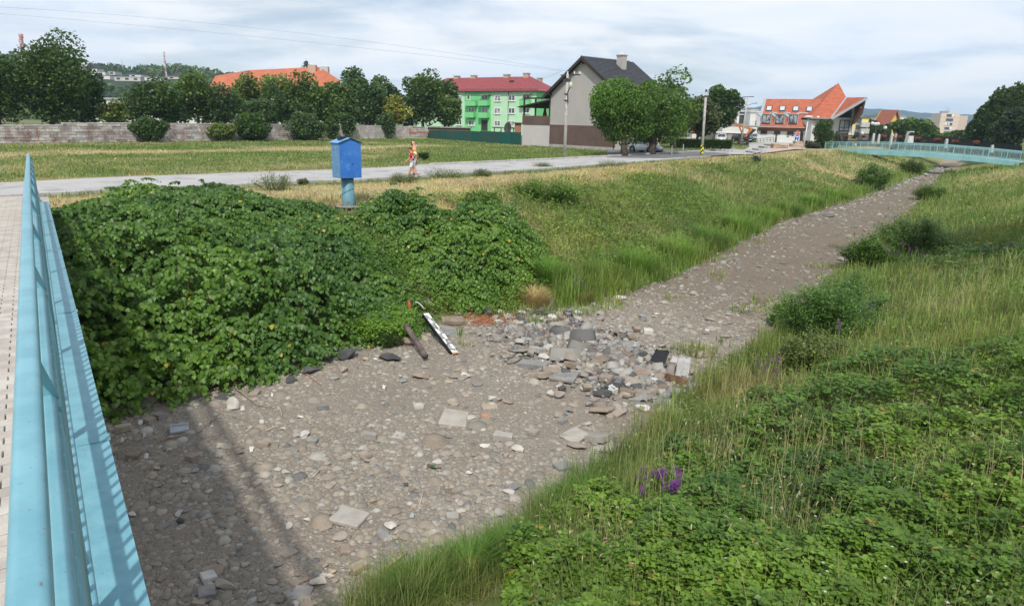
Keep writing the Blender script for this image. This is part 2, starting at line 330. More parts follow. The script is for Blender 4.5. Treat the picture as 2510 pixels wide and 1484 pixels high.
# the plain that carries on to the horizon
R_ = 3200.; ring = MB()
for (x0, y0, x1, y1) in ((-R_,-R_,-60,R_),(124.,-R_,R_,R_),(-60,-R_,124.,-12),(-60,179.,124.,R_)): ring.quad((x0,y0,2.43),(x1,y0,2.43),(x1,y1,2.43),(x0,y1,2.43))
ring.build('plain', mat('far_plain', (.09,.12,.04), (.2,.18,.09), .02, 1)).__setitem__('kind', 'structure')
# bed: a strip between the two toes
def resamp(P, n):
    s = np.concatenate([[0], np.cumsum(np.hypot(*np.diff(P, axis=0).T))]); t = np.linspace(0, 1, n)
    return lambda q: np.stack([np.interp(q*s[-1], s, P[:, 0]), np.interp(q*s[-1], s, P[:, 1])], 1)
fl, fr = resamp(TL[1:], 2), resamp(TR[1:], 2)
q = np.concatenate([np.linspace(.0, .085, 60), np.linspace(.085, .32, 430)[1:], np.linspace(.32, .72, 120)[1:]])
A, B = fl(q), fr(q); t = np.linspace(-.12, 1.12, 84)
P = A[:, None, :]*(1-t)[None, :, None]+B[:, None, :]*t[None, :, None]; n, m_ = P.shape[:2]; I = np.arange(n*m_).reshape(n, m_)
X, Y = P[..., 0].ravel(), P[..., 1].ravel(); Z = bedz(X, Y)
Fq = np.stack([I[:-1, :-1].ravel(), I[:-1, 1:].ravel(), I[1:, 1:].ravel(), I[1:, :-1].ravel()], 1)
gm = bpy.data.materials.new('gravel_bed'); gm.use_nodes = True; t_ = gm.node_tree; b_ = t_.nodes['Principled BSDF']; b_.inputs['Roughness'].default_value = .95; b_.inputs['Specular IOR Level'].default_value = .1
ge = N(t_, 'ShaderNodeNewGeometry')
def vor(sc, dist=1.0):
    n0 = N(t_, 'ShaderNodeTexNoise'); n0.inputs['Scale'].default_value = sc*.8; t_.links.new(ge.outputs['Position'], n0.inputs['Vector'])
    ad = N(t_, 'ShaderNodeVectorMath', operation='MULTIPLY_ADD'); t_.links.new(n0.outputs['Color'], ad.inputs[0]); ad.inputs[1].default_value = (.6/sc,)*3; t_.links.new(ge.outputs['Position'], ad.inputs[2])
    v = N(t_, 'ShaderNodeTexVoronoi'); v.inputs['Scale'].default_value = sc; t_.links.new(ad.outputs[0], v.inputs['Vector']); return v
v1, v2 = vor(26), vor(60)
nz = N(t_, 'ShaderNodeTexNoise'); nz.inputs['Scale'].default_value = .55; nz.inputs['Detail'].default_value = 7; t_.links.new(ge.outputs['Position'], nz.inputs['Vector'])
def ramp(src, stops):
    r = N(t_, 'ShaderNodeValToRGB'); e = r.color_ramp.elements
    while len(e) < len(stops): e.new(.5)
    for i, (p_, c) in enumerate(stops): e[i].position = p_; e[i].color = (*c, 1)
    t_.links.new(src, r.inputs[0]); return r.outputs[0]
sepc = N(t_, 'ShaderNodeSeparateColor'); t_.links.new(v1.outputs['Color'], sepc.inputs[0]); sepd = N(t_, 'ShaderNodeSeparateColor'); t_.links.new(v2.outputs['Color'], sepd.inputs[0])
pc = ramp(sepc.outputs[0], [(0, (.17,.15,.13)), (.5, (.26,.228,.19)), (.85, (.31,.28,.24)), (1, (.42,.40,.355))]); pd = ramp(sepd.outputs[0], [(0, (.21,.18,.15)), (1, (.33,.29,.24))])
soil = ramp(nz.outputs[0], [(.3, (.20,.168,.135)), (.7, (.295,.25,.20))])
x1 = N(t_, 'ShaderNodeMix', data_type='RGBA'); x1.inputs[0].default_value = .55; t_.links.new(soil, x1.inputs[6]); t_.links.new(pd, x1.inputs[7])
msk = MA(t_, 'LESS_THAN', v1.outputs['Distance'], MA(t_, 'MULTIPLY', nz.outputs[0], .78)); x2 = N(t_, 'ShaderNodeMix', data_type='RGBA'); t_.links.new(MA(t_, 'MULTIPLY', msk, .8), x2.inputs[0]); t_.links.new(x1.outputs[2], x2.inputs[6]); t_.links.new(pc, x2.inputs[7])
sxy = N(t_, 'ShaderNodeSeparateXYZ'); t_.links.new(ge.outputs['Position'], sxy.inputs[0]); alng = MA(t_, 'ADD', MA(t_, 'ADD', MA(t_, 'MULTIPLY', sxy.outputs[0], .67), MA(t_, 'MULTIPLY', sxy.outputs[1], .74)), MA(t_, 'MULTIPLY', nz.outputs[0], 5))
dmp = N(t_, 'ShaderNodeMapRange'); dmp.inputs[1].default_value = 19; dmp.inputs[2].default_value = 23; t_.links.new(alng, dmp.inputs[0])   # finer brown silt downstream of the rubble
x3 = N(t_, 'ShaderNodeMix', data_type='RGBA', blend_type='MULTIPLY'); t_.links.new(dmp.outputs[0], x3.inputs[0]); t_.links.new(x2.outputs[2], x3.inputs[6]); x3.inputs[7].default_value = (.76,.72,.67,1); t_.links.new(x3.outputs[2], b_.inputs['Base Color'])
hgt = MA(t_, 'ADD', MA(t_, 'MULTIPLY', MA(t_, 'SUBTRACT', 1, v1.outputs['Distance']), 1.), MA(t_, 'MULTIPLY', MA(t_, 'SUBTRACT', 1, v2.outputs['Distance']), .45))
bp = N(t_, 'ShaderNodeBump'); bp.inputs['Strength'].default_value = .8; bp.inputs['Distance'].default_value = .03; t_.links.new(hgt, bp.inputs['Height']); t_.links.new(bp.outputs[0], b_.inputs['Normal'])
BED = npmesh('river_bed', np.stack([X, Y, Z], 1), Fq, gm, None, None, True); BED['kind'] = 'structure'

def inbed(X, Y, mg=0.): a, b, c, d = lay(X, Y); return (a < -mg) & (c > mg)
# road
def strip(name, A, B, z, mt, th=.05):
    A = np.asarray(A); B = np.asarray(B); n = len(A); mb = MB(); vs = [(*p, z) for p in A]+[(*p, z) for p in B]+[(*p, z-th) for p in A]+[(*p, z-th) for p in B]; fs = []
    for i in range(n-1): fs += [(i, i+1, n+i+1, n+i), (i, 2*n+i, 2*n+i+1, i+1), (n+i, n+i+1, 3*n+i+1, 3*n+i)]
    return mb.add(vs, fs).build(name, mt)
fa, fb = resamp(ROADN, 2), resamp(ROADF, 2); qq = np.linspace(0, 1, 160); A, B = fa(qq), fb(qq)
nn = (fbm(A[:, 0]*.8, A[:, 1]*.8, 61)-.5)[:, None]*np.array([[.35, -.35]]); A = A+nn
ASPH = mat('old_asphalt', (.37,.36,.355), (.42,.41,.40), .35, .9, .25, 60, detail=8, c3=(.31,.30,.29), s3=.9, t3=.56)
road = strip('road', A, B, 2.565, ASPH, .12); road['kind'] = 'structure'
ASPD = mat('dark_asphalt', (.13,.13,.135), (.17,.17,.17), 1, .9, .3, 60)
CONC = mat('concrete', (.33,.32,.30), (.42,.40,.37), 2, .9, .3, 30); KERB = mat('kerb_concrete', (.36,.35,.33), (.46,.44,.41), 3, .9, .3, 30, vary=.12)
# kerb stones along the far side
s0 = np.concatenate([[0], np.cumsum(np.hypot(*np.diff(ROADF, axis=0).T))]); kb = MB(); kb.box(0, -.075, -.06, .985, .075, .13); km = None
sA = 85.; nk = 0
while sA < s0[-1]-.5 and nk < 75:
    x0, y0 = np.interp(sA, s0, ROADF[:, 0]), np.interp(sA, s0, ROADF[:, 1]); xb, yb = np.interp(sA+1, s0, ROADF[:, 0]), np.interp(sA+1, s0, ROADF[:, 1])
    if km is None: o = kb.build('kerb_stone', KERB, None, bevel=.02); km = o.data
    else: o = bpy.data.objects.new('kerb_stone', km); COL.objects.link(o); b = o.modifiers.new('bevel', 'BEVEL'); b.width = .02; b.segments = 1
    o.parent = road; o.location = (x0, y0, 2.565-(.06 if nk < 1 else 0)+random.uniform(-.008, .008)); o.rotation_euler = (0, random.uniform(-.006, .006), math.atan2(yb-y0, xb-x0)+random.uniform(-.008, .008)); sA += 1.0; nk += 1
# parking place and the road that turns off beyond the trees
def sheet(name, uv, z, mt, th=.05, kind='structure'):
    pts = [at(u, v, z) for u, v in uv]; mb = MB(); mb.prism([(p[0], p[1], z-th) for p in pts], (0, 0, th)); o = mb.build(name, mt); o['kind'] = kind; return o
sheet('parking_place', [ZW(-450, 905), ZW(160, 915), ZW(620, 935), ZW(980, 952), ZW(900, 970), ZW(600, 985), ZW(200, 1010), ZW(-450, 1000)], 2.575, ASPD)
sheet('side_road', [ZW(900, 958), ZW(1090, 925), ZW(1170, 880), ZW(1160, 845), ZW(1060, 836), ZW(1560, 828), ZW(1720, 838), ZW(1440, 905), ZW(1180, 962)], 2.585, ASPH)
sheet('paved_square', [ZW(1290, 952), ZW(1590, 840), ZW(1800, 850), ZW(1760, 900), ZW(2010, 912), ZW(1700, 903)], 2.6, mat('pink_paving', (.42,.30,.25), (.5,.4,.34), 3, .9))
# ------------------------------------------------------------------ the footbridge we stand on
TEAL = mat('turquoise_paint', (.13,.31,.37), (.165,.37,.43), 1.2, .38, .04, 60, spec=.5, detail=8, c3=(.10,.36,.43), s3=14)
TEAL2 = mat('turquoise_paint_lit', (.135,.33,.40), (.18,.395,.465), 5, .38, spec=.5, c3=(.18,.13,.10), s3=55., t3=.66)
bd = np.array([-.577,.817]); bn = np.array([.817,.577]); bP = -bn*.116
def dz(s): return 3.55 if s < 8.5 else 3.55-(s-8.5)/13.5*.25
def bp_(s, o, z, ab=False): p = bP+bd*s+bn*o; return (p[0], p[1], z if ab else dz(s)+z)
S0, S1 = -9., 22.
nb = empty('footbridge', bp_(0, -1.5, -.5), 'near turquoise footbridge with long steel railing at left edge', 'footbridge')
def loft(name, prof, ss, mt, smooth=False, bevel=0):
    """profile (offset, height) drawn along the bridge"""
    mb = MB(); k = len(prof); vs = []; fs = []
    for s in ss: vs += [bp_(s, o, z) for o, z in prof]
    for i in range(len(ss)-1):
        for j in range(k): fs.append((i*k+j, i*k+(j+1) % k, (i+1)*k+(j+1) % k, (i+1)*k+j))
    fs += [tuple(range(k)), tuple((len(ss)-1)*k+j for j in range(k))]
    return mb.add(vs, fs).build(name, mt, nb, smooth)
def rrect(w, h, r, cx=0, cz=0, n=4):
    pts = []
    for qx, qz, a0 in ((1, 1, 0), (-1, 1, 90), (-1, -1, 180), (1, -1, 270)):
        for i in range(n+1): a = math.radians(a0+90*i/n); pts.append((cx+qx*(w/2-r)+r*math.cos(a), cz+qz*(h/2-r)+r*math.sin(a)))
    return pts
SS = [S0, -2, 8.5, S1]
o = loft('handrail', rrect(.075, .06, .024, 0, 1.07, 5), SS, TEAL2, True); o.modifiers.new('ws', 'EDGE_SPLIT').split_angle = .6
o = loft('upper_rail', rrect(.056, .05, .02, .035, .86), SS, TEAL2, True)
o = loft('lower_rail', rrect(.05, .05, .015, .066, .10), SS, TEAL2, True)
bal = MB(); bal.tube([(0,0,0), (0,0,.71)], .0135, 7); bme = None; s = -1.0; nbal = 0
while s < S1-.1:
    if bme is None: b = bal.build('baluster', TEAL, None, True); bme = b.data
    else: b = bpy.data.objects.new('baluster', bme); COL.objects.link(b)
    wparent(b, nb); b.location = bp_(s, .058, .13); s += .13; nbal += 1
s = -3.0
while s <= S1:
    p = MB(); M = frame(bp_(s, .06, -.158), (bd[0], bd[1], 0)); p.box(-.035, -.014, 0, .035, .014, 1.0, M); p.bar(bp_(s, .05, .86), bp_(s, .0, 1.05), .05, .012, (bd[0], bd[1], 0)); p.build('post', TEAL, nb, bevel=.003)
    p = MB(); p.tube([bp_(s-.018, .083, -.05), bp_(s-.018, .088, -.05)], .009, 6); p.build('bolt', TEAL, nb)
    s += 2.0
    if s > S1-1.2 and s < S1: s = S1
loft('top_flange', [(-.03,-.16),(.275,-.16),(.275,-.185),(-.03,-.185)], SS, TEAL2)
loft('girder_web', [(.16,-.185),(.175,-.185),(.175,-.60),(.16,-.60)], SS, TEAL)
loft('bottom_flange', [(.03,-.60),(.295,-.60),(.295,-.622),(.03,-.622)], SS, TEAL)
for s in (0.9, 4.9, 8.5, 12.9, 17.4):
    p = MB(); p.add([bp_(s+a, b, c) for a in (-.006, .006) for b, c in ((.176,-.186),(.27,-.186),(.285,-.598),(.176,-.598))], [(0,1,2,3),(7,6,5,4),(0,4,5,1),(1,5,6,2),(2,6,7,3),(3,7,4,0)]); p.build('stiffener', TEAL, nb)
    p = MB(); M = frame(bp_(s, .185, -.1595), (bd[0], bd[1], 0)); p.box(-.05, -.10, 0, .05, .085, .006, M); p.build('splice_plate', TEAL, nb)
loft('deck_slab', [(-3.0,-.19),(-.035,-.19),(-.035,-.035),(-3.0,-.035)], SS, CONC)
loft('edge_strip', [(-.06,-.034),(-.035,-.034),(-.035,.012),(-.06,.012)], SS, CONC)
loft('far_girder', [(-3.02,-.60),(-3.0,-.60),(-3.0,.02),(-3.02,.02)], SS, TEAL)
loft('far_handrail', rrect(.075, .06, .024, -2.95, 1.07), SS, TEAL, True)
PAV = mat('paver', (.40,.36,.32), (.50,.46,.41), 4, .92, .3, 60, vary=.1)
pv = MB(); pv.box(0, 0, 0, .193, .093, .055); pme = None; cnt = 0; rest = MB()
cand = []
for i in range(int((S1-1)/.1)):
    for j in range(16):
        s = 1+i*.1; o_ = -.065-(j+(.5 if i % 2 else 0))*.2
        if o_ < -2.95: continue
        x, y, z = bp_(s, o_, .0); u, v, k = pr((x, y, z)); cand.append((k-(1000 if u > -60 else 0), s, o_))
cand.sort()
for _, s, o_ in cand:
    if cnt < 270:
        if pme is None: b = pv.build('paver', PAV, None, bevel=.004); pme = b.data
        else: b = bpy.data.objects.new('paver', pme); COL.objects.link(b); q = b.modifiers.new('bevel', 'BEVEL'); q.width = .004; q.segments = 1
        wparent(b, nb); b.location = bp_(s, o_, -.03+random.uniform(-.002, .002)); b.rotation_euler = (math.atan((.25/13.5) if s > 8.5 else 0)*0, 0, math.atan2(-bn[1], -bn[0])); cnt += 1
    else:
        M = frame(bp_(s, o_, -.03), (-bn[0], -bn[1], 0)); rest.box(0, 0, 0, .193, .093, .055, M)
rest.build('paving', PAV, nb)['kind'] = 'stuff'
hp = MB(); hp.box(0, 0, 0, .093, .093, .055); hme = None
for i in range(1, 60, 2):
    s = 1+i*.1; b = hp.build('half_paver', PAV, None, bevel=.004) if hme is None else bpy.data.objects.new('half_paver', hme)
    if hme is None: hme = b.data
    else: COL.objects.link(b)
    wparent(b, nb); b.location = bp_(s, -.065, -.03); b.rotation_euler = (0, 0, math.atan2(-bn[1], -bn[0]))
hp = MB()
for i in range(61, int((S1-1)/.1), 2): M = frame(bp_(1+i*.1, -.065, -.03), (-bn[0], -bn[1], 0)); hp.box(0, 0, 0, .093, .093, .055, M)
hp.build('half_paving', PAV, nb)['kind'] = 'stuff'
# ramp from the bridge down to the road
rm = MB(); vs = []
for s, z in ((S1, 3.28), (24.5, 2.9), (28.8, 2.59)):
    for o_ in (-3.3, .1): p = bP+bd*s+bn*o_; vs += [(p[0], p[1], z), (p[0], p[1], 1.9)]
rm.add(vs, [(0,2,6,4),(4,6,10,8),(2,3,7,6),(6,7,11,10),(0,4,5,1),(4,8,9,5),(0,1,3,2)])
rm.build('bridge_ramp', mat('ramp_paving', (.40,.36,.30), (.5,.46,.40), 8, .9)).__setitem__('kind', 'structure')
ab = MB(); M = frame(bp_(S1-.1, -1.45, -3.0), (bn[0], bn[1], 0)); ab.box(-1.7, -.0, 0, 1.75, 2.2, 2.75, M); ab.build('abutment', CONC, nb)
ab = MB(); M = frame(bp_(-4, -1.45, -3.0), (bn[0], bn[1], 0)); ab.box(-1.7, -1.2, 0, 1.75, 0, 2.3, M); ab.build('abutment', CONC, nb)
# ------------------------------------------------------------------ the next footbridge downstream
fbL = at(2020, 376, 1.9); fbR = at(2497, 406, 1.62); fb = empty('footbridge', (fbL+fbR)/2, 'far turquoise arched footbridge with thin railing across the dry river', 'footbridge')
TEALF = mat('turquoise_paint_far', (.20,.43,.45), (.27,.50,.51), .8, .5)
fd = fbR-fbL; fd[2] = 0; FL = np.linalg.norm(fd); fd /= FL; fn = np.array([fd[1], -fd[0], 0]);  fn = fn if fn@(-fbL) > 0 else -fn
def fz(t): return 1.9*(1-t)+1.62*t+.42*(1-(2*t-1)**2)
tk = [0, .17, .37, .62, .82, 1.]
def fp(t, z, o=0.):
    i = max(j for j in range(5) if t >= tk[j]-1e-9); w = (t-tk[i])/(tk[i+1]-tk[i]); zz_ = fz(tk[i])*(1-w)+fz(tk[i+1])*w
    p = fbL*(1-t)+fbR*t; return (p[0]-fn[0]*o, p[1]-fn[1]*o, zz_+z)
for nm, z, hh, ww, offs in (('girder', .20, .58, .12, (0, 2.4)), ('handrail', 1.60, .07, .07, (0, 2.4)), ('mid_rail', 1.42, .05, .04, (0, 2.4)), ('bottom_rail', .62, .05, .04, (0, 2.4))):
    for of in offs:
        mb = MB()
        for i in range(5): mb.bar(fp(tk[i], z, of), fp(tk[i+1]-1e-6, z, of), ww, hh)
        mb.build(nm, TEALF, fb)
mb = MB()
for i in range(5): mb.bar(fp(tk[i], .36, 1.2), fp(tk[i+1]-1e-6, .36, 1.2), 2.3, .12)
mb.build('deck', CONC, fb)
bm1 = MB(); bm1.box(-.009, -.009, 0, .009, .009, .80); bme2 = None; nf = int(FL/.14)
pm = MB(); pm.box(-.035, -.03, 0, .035, .03, 1.2); pme2 = None
for of in (0, 2.4):
    for i in range(nf+1):
        t = min(i/nf, .9999); post = i % 14 == 0 or i == nf
        if of and i % 4 and not post: continue
        if post:
            if pme2 is None: o = pm.build('post', TEALF, None); pme2 = o.data
            else: o = bpy.data.objects.new('post', pme2); COL.objects.link(o)
        else:
            if bme2 is None: o = bm1.build('baluster', TEALF, None); bme2 = o.data
            else: o = bpy.data.objects.new('baluster', bme2); COL.objects.link(o)
        wparent(o, fb); x, y, z = fp(t, .62 if not post else .42, of); o.location = (x, y, z)
# ------------------------------------------------------------------ buildings
GLASS = mat('window_glass', (.03,.035,.04), (.08,.09,.10), .6, .08, spec=.8); CURT = mat('curtained_glass', (.35,.36,.37), (.08,.08,.09), 1.5, .2, spec=.7, lo=.45, hi=.55)
WHF = mat('white_frame', (.75,.75,.74), None, rough=.5); DKF = mat('dark_frame', (.04,.035,.03), None, rough=.6)
def window(par, M, x0, z0, x1, z1, mull=1, fm=None, gl=None, t=.09, tr=0):
    fm = fm or WHF; gl = gl or random.choice([GLASS, GLASS, CURT]); f = MB()
    f.box(x0, -.06, z0, x0+t, .02, z1, M); f.box(x1-t, -.06, z0, x1, .02, z1, M); f.box(x0+t, -.06, z0, x1-t, .02, z0+t, M); f.box(x0+t, -.06, z1-t, x1-t, .02, z1, M)
    for i in range(mull): c = x0+(x1-x0)*(i+1)/(mull+1); f.box(c-t*.45, -.055, z0+t, c+t*.45, .018, z1-t, M)
    if tr: c = z0+(z1-z0)*tr; f.box(x0+t, -.053, c-.04, x1-t, .015, c+.04, M)
    w = f.build('window', fm, par); p = MB(); p.box(x0+t, -.02, z0+t, x1-t, .0, z1-t, M); p.build('pane', gl, w)
    s = MB(); s.box(x0-.06, -.14, z0-.07, x1+.06, .0, z0, M); s.build('sill', WHF if fm is WHF else fm, w); return w
def loc2(M, p): q = M.inverted() @ Vector([float(c) for c in p]); return q
def rectpx(M, conv, cx, cy, w, h, off=0.):
    """rectangle seen at (cx, cy) on the wall plane of M, pushed out by off"""
    n = np.array([M[0][1], M[1][1], M[2][1]]); o = np.array([M[0][3], M[1][3], M[2][3]])-n*off
    a = loc2(M, onplane(*conv(cx-w/2, cy), o, n)); b = loc2(M, onplane(*conv(cx+w/2, cy), o, n)); c = loc2(M, onplane(*conv(cx, cy-h/2), o, n)); d = loc2(M, onplane(*conv(cx, cy+h/2), o, n))
    return a.x, d.z, b.x, c.z
# grey gabled house
GREY = mat('grey_render', (.40,.375,.355), (.44,.41,.39), .4, .9, .15, 80); BROWN = mat('brown_render', (.115,.075,.065), (.14,.095,.08), .5, .9, .15, 80)
TILE = mat('dark_roof_tile', (.028,.03,.035), (.05,.052,.058), 3, .55, .5, 9); DWOOD = mat('dark_wood', (.03,.022,.018), (.06,.045,.035), 4, .8)
A0 = at(*ZH(1228, 1012), 2.56); B0 = at(*ZH(1880, 1052), 2.56); hd = (B0-A0); hd[2] = 0; hd /= np.linalg.norm(hd); hn = np.array([hd[1], -hd[0], 0]); hn = hn if hn@A0 < 0 else -hn   # outward
M = frame(A0, hd); hm = np.array([M[0][1], M[1][1], M[2][1]]); into = hm
hs = empty('gabled_house', A0+hd*5+into*5, 'tall grey house with brown base stripe, windowless gable and dark roof', 'house')
pk = loc2(M, onplane(*ZH(1580, 128), A0, hn)); ev = loc2(M, onplane(*ZH(1187, 528), A0, hn)); sP = pk.x; zP = pk.z; xe = ev.x; ze = ev.z; W2 = sP; sB = 2*sP
slope = (zP-ze)/(sP-xe); zw = zP-.25-slope*(W2); LEN = 1.
def ridge_end():
    tgt = ZH(2030, 203)[0]
    for L_ in np.arange(4, 25, .25):
        if pr((M @ Vector((sP, 0, zP)))+Vector(list(into))*L_)[0] > tgt: return L_
    return 12
LEN = ridge_end()
mb = MB(); mb.prism([M @ Vector(p) for p in ((0,0,0),(sB,0,0),(sB,0,zw),(sP,0,zP-.25),(0,0,zw))], into*LEN); mb.build('wall', GREY, hs)
bz = loc2(M, onplane(*ZH(1500, 812), A0, hn)).z
mb = MB(); mb.box(-.0, -.03, .25, sB+.02, 0, bz, M); mb.box(-.02, -.045, bz, sB+.02, -.0, bz+.05, M); mb.build('base_stripe', BROWN, hs)
mb = MB(); mb.box(-.02, -.05, -.3, sB+.02, 0, .25, M); mb.build('plinth', CONC, hs)
for sg in (-1, 1):
    mb = MB(); xt = sP+sg*(sP-xe); a = M @ Vector((sP, -.55, zP)); b = M @ Vector((xt, -.55, ze)); nrm = Vector((0, 0, .16))
    mb.prism([a, b, b-nrm, a-nrm], into*(LEN+1.1)); rf = mb.build('roof', TILE, hs)
    # courses of tiles standing proud
    nc = 26; mb = MB()
    for i in range(nc):
        t0 = i/nc; p0 = a.lerp(b, t0)+Vector((0, 0, .035)); p1 = a.lerp(b, t0+1/nc)+Vector((0, 0, .075)); mb.prism([p0, p1, p1-Vector((0, 0, .07)), p0-Vector((0, 0, .03))], into*(LEN+1.08))
    mb.build('tile_course', TILE, rf)['kind'] = 'stuff'
    mb = MB(); aa = a-Vector((0,0,.16)); bb = b-Vector((0,0,.16)); off = Vector(-into)*.03; mb.prism([aa+off+Vector((0,0,.2)), bb+off+Vector((0,0,.2)), bb+off-Vector((0,0,.2)), aa+off-Vector((0,0,.2))], into*.06); mb.build('barge_board', DWOOD, hs)
mb = MB()
for i in range(int((LEN+1)/.41)): p = M @ Vector((sP, -.5+i*.41, zP+.03)); mb.ball(p, .13, 6, 4, (1, 1, .8))
mb.build('ridge_cap', TILE, hs)
for x in (.1, sP, sB-.1):
    z = zw-.25 if x != sP else zP-.75
    mb = MB(); mb.box(x-.1, -.5, z, x+.1, 0, z+.22, M); mb.build('purlin_end', DWOOD, hs)
CY = LEN*.62; cm = np.array(onplane(*ZH(1942, 290), A0+into*CY, hn)); ctop = loc2(M, onplane(*ZH(1948, 118), A0+into*CY, hn)).z
cl = loc2(M, cm); mb = MB(); mb.box(cl.x-.45, CY-.4, cl.z-3., cl.x+.45, CY+.4, ctop, M); ch = mb.build('chimney', GREY, hs); mb = MB(); mb.box(cl.x-.52, CY-.48, ctop, cl.x+.52, CY+.48, ctop+.12, M); mb.build('cap', CONC, ch)
for q in (-.3, .2): mb = MB(); mb.tube([M @ Vector((cl.x+q*.7, CY, ctop+.1)), M @ Vector((cl.x+q*.7, CY, ctop+.45))], .1, 8); mb.build('flue', WHF, ch)
mb = MB(); mb.tube([M @ Vector((sB-.15, -.1, .1)), M @ Vector((sB-.15, -.1, zw-.3))], .06, 6); mb.build('downpipe', DWOOD, hs)
# terrace block with pergola roof at its left
tx = loc2(M, onplane(*ZH(958, 990), A0, hn)).x; tz = loc2(M, onplane(*ZH(1100, 712), A0, hn)).z; tb = loc2(M, onplane(*ZH(1100, 803), A0, hn)).z
mb = MB(); mb.box(tx, .0, -.6, -.01, 7, tb, M); mb.build('terrace_wall', mat('pale_render', (.50,.47,.46), (.54,.51,.49), .5, .9), hs)
mb = MB(); mb.box(tx-.02, -.04, tb, -.01, 7, tz, M); mb.build('parapet', BROWN, hs)
pa = loc2(M, onplane(*ZH(942, 622), A0, hn)); pz = loc2(M, onplane(*ZH(1240, 552), A0, hn)).z
mb = MB(); p = [M @ Vector(q) for q in ((pa.x, -.5, pa.z), (-.02, -.5, pz), (-.02, -.5, pz-.18), (pa.x, -.5, pa.z-.12))]; mb.prism(p, into*7.5); pr_ = mb.build('pergola_roof', DWOOD, hs)
mb = MB(); mb.box(tx+.05, .0, tz+2.05, -.05, .16, tz+2.25, M); mb.box(tx+.05, 6.5, tz+2.05, -.05, 6.7, tz+2.25, M); mb.build('beam', DWOOD, pr_)
for x in (tx+.15, tx*.55, -.2):
    for y in (.08, 6.6): mb = MB(); mb.box(x-.09, y-.07, tz, x+.09, y+.09, tz+2.1, M); mb.build('pergola_post', DWOOD, hs)
for i, x in enumerate((-3.2, -1.6, -1.0)):
    mb = MB(); p = M @ Vector((x, 2, tz)); mb.tube([p, p+Vector((0, 0, 1.3))], .3, 8, .05); o = mb.build('folded_parasol', mat('parasol_cloth%d' % i, ((.25,.03,.03), (.05,.12,.04), (.04,.04,.04))[i], None), None); tag(o, ['dark red folded parasol standing on the terrace under the pergola roof', 'green folded parasol standing on the terrace beside the post', 'black folded parasol standing on the terrace nearest the grey wall'][i], 'parasol')
# green apartment block
GRN = mat('light_green_render', (.42,.66,.44), (.46,.70,.48), .3, .9); GRD2 = mat('strong_green_render', (.16,.55,.22), (.19,.58,.25), .3, .9); RED = mat('red_roof', (.22,.045,.05), (.27,.065,.065), 1.5, .6, .4, 5)
ka, kc = 158., 147.; GA = atd(*ZH(335, 870), ka); GC = atd(*ZH(1090, 885), kc); GA[2] = GC[2] = 2.3; gd = GC-GA; gd /= np.linalg.norm(gd); gn = np.array([gd[1], -gd[0], 0]); gn = gn if gn@GA < 0 else -gn
M = frame(GC, gd); gi = np.array([M[0][1], M[1][1], M[2][1]]); gz_ = loc2(M, onplane(*ZH(1000, 466), GC, gn)).z; GL_ = 34.
gb = empty('apartment_block', GC-gd*12+gi*5, 'green three storey apartment block with dark red hipped roof', 'apartment block')
mb = MB(); mb.box(-GL_, 0, 0, 0, 11, gz_, M); mb.build('wall', GRN, gb)
mb = MB(); mb.box(.0, .0, 0, .04, 11.02, gz_-.02, M); mb.build('end_wall', GRD2, gb)
x0, _, x1, _ = rectpx(M, ZH, 519, 600, 262, 10); mb = MB(); mb.box(x0, -.05, 0, x1, 0, gz_-.02, M); mb.build('stair_panel', GRD2, gb)
for cx, cy, w, h in ((338,540,48,58),(426,528,32,58),(588,532,62,50),(716,537,64,62),(857,534,66,62),(1002,527,72,52),(338,660,48,58),(455,657,60,50),(585,657,58,50),(714,663,62,62),(855,662,66,60),(333,778,52,56),(455,782,60,56),(713,788,60,58),(850,790,62,58),(1000,660,66,58)):
    a, b, c, d = rectpx(M, ZH, cx, cy, w, h, .06); M2 = M @ Matrix.Translation((0, -.06, 0)); window(gb, M2, a, b, c, d, 1 if w > 40 else 0, t=.14)
a, b, c, d = rectpx(M, ZH, 584, 785, 62, 60, .06); mb = MB(); mb.box(a, -.1, b-1, c, 0, d, M); mb.build('door', DWOOD, gb)
for cx, cy, w, h in ((441,586,104,54),(566,584,92,56),(432,702,82,56),(564,705,88,58),(978,580,96,56)):
    a, b, c, d = rectpx(M, ZH, cx, cy, w, h, 1.1); mb = MB(); mb.box(a, -1.1, b, c, -1.0, d, M); mb.box(a, -1., b, a+.1, 0, d, M); mb.box(c-.1, -1., b, c, 0, d, M); mb.box(a, -1.0, b, c, 0, b+.14, M); bl = mb.build('balcony', GRD2, gb)
    mb = MB(); mb.box(a-.04, -1.14, d, c+.04, -.96, d+.06, M); mb.build('balcony_rail', RED, bl)
for cx, cy, w in ((585, 500, 88), (998, 492, 86)):
    a, b, c, d = rectpx(M, ZH, cx, cy, w, 8, .8); mb = MB(); mb.box(a, -1., b, c, 0, b+.08, M); mb.build('awning', mat('awning_grey', (.35,.36,.33), None), gb)
rz = loc2(M, onplane(*ZH(1030, 322), GC+gi*5.5, gn)).z; e = .6
mb = MB(); V = [M @ Vector(q) for q in ((-GL_-e,-e,gz_),(e,-e,gz_),(e,11+e,gz_),(-GL_-e,11+e,gz_),(-GL_+5,5.5,rz),(-5.0,5.5,rz))]; mb.add(V, [(0,1,5,4),(1,2,5),(2,3,4,5),(3,0,4),(3,2,1,0)]); rf = mb.build('roof', RED, gb)
mb = MB(); mb.box(-GL_-e, -e-.1, gz_-.12, e+.1, -e, gz_+.04, M); mb.box(e, -e, gz_-.12, e+.1, 11+e, gz_+.04, M); mb.build('gutter', DWOOD, gb)
mb = MB()
for r_ in (.4, .75):
    for i in range(46): x = -GL_+.4+i*.74+r_*.3; z = gz_+(rz-gz_)*r_/6.1; mb.box(x, -e+r_, z, x+.35, -e+r_+.06, z+.1, M)
mb.build('snow_guard', TILE, rf)
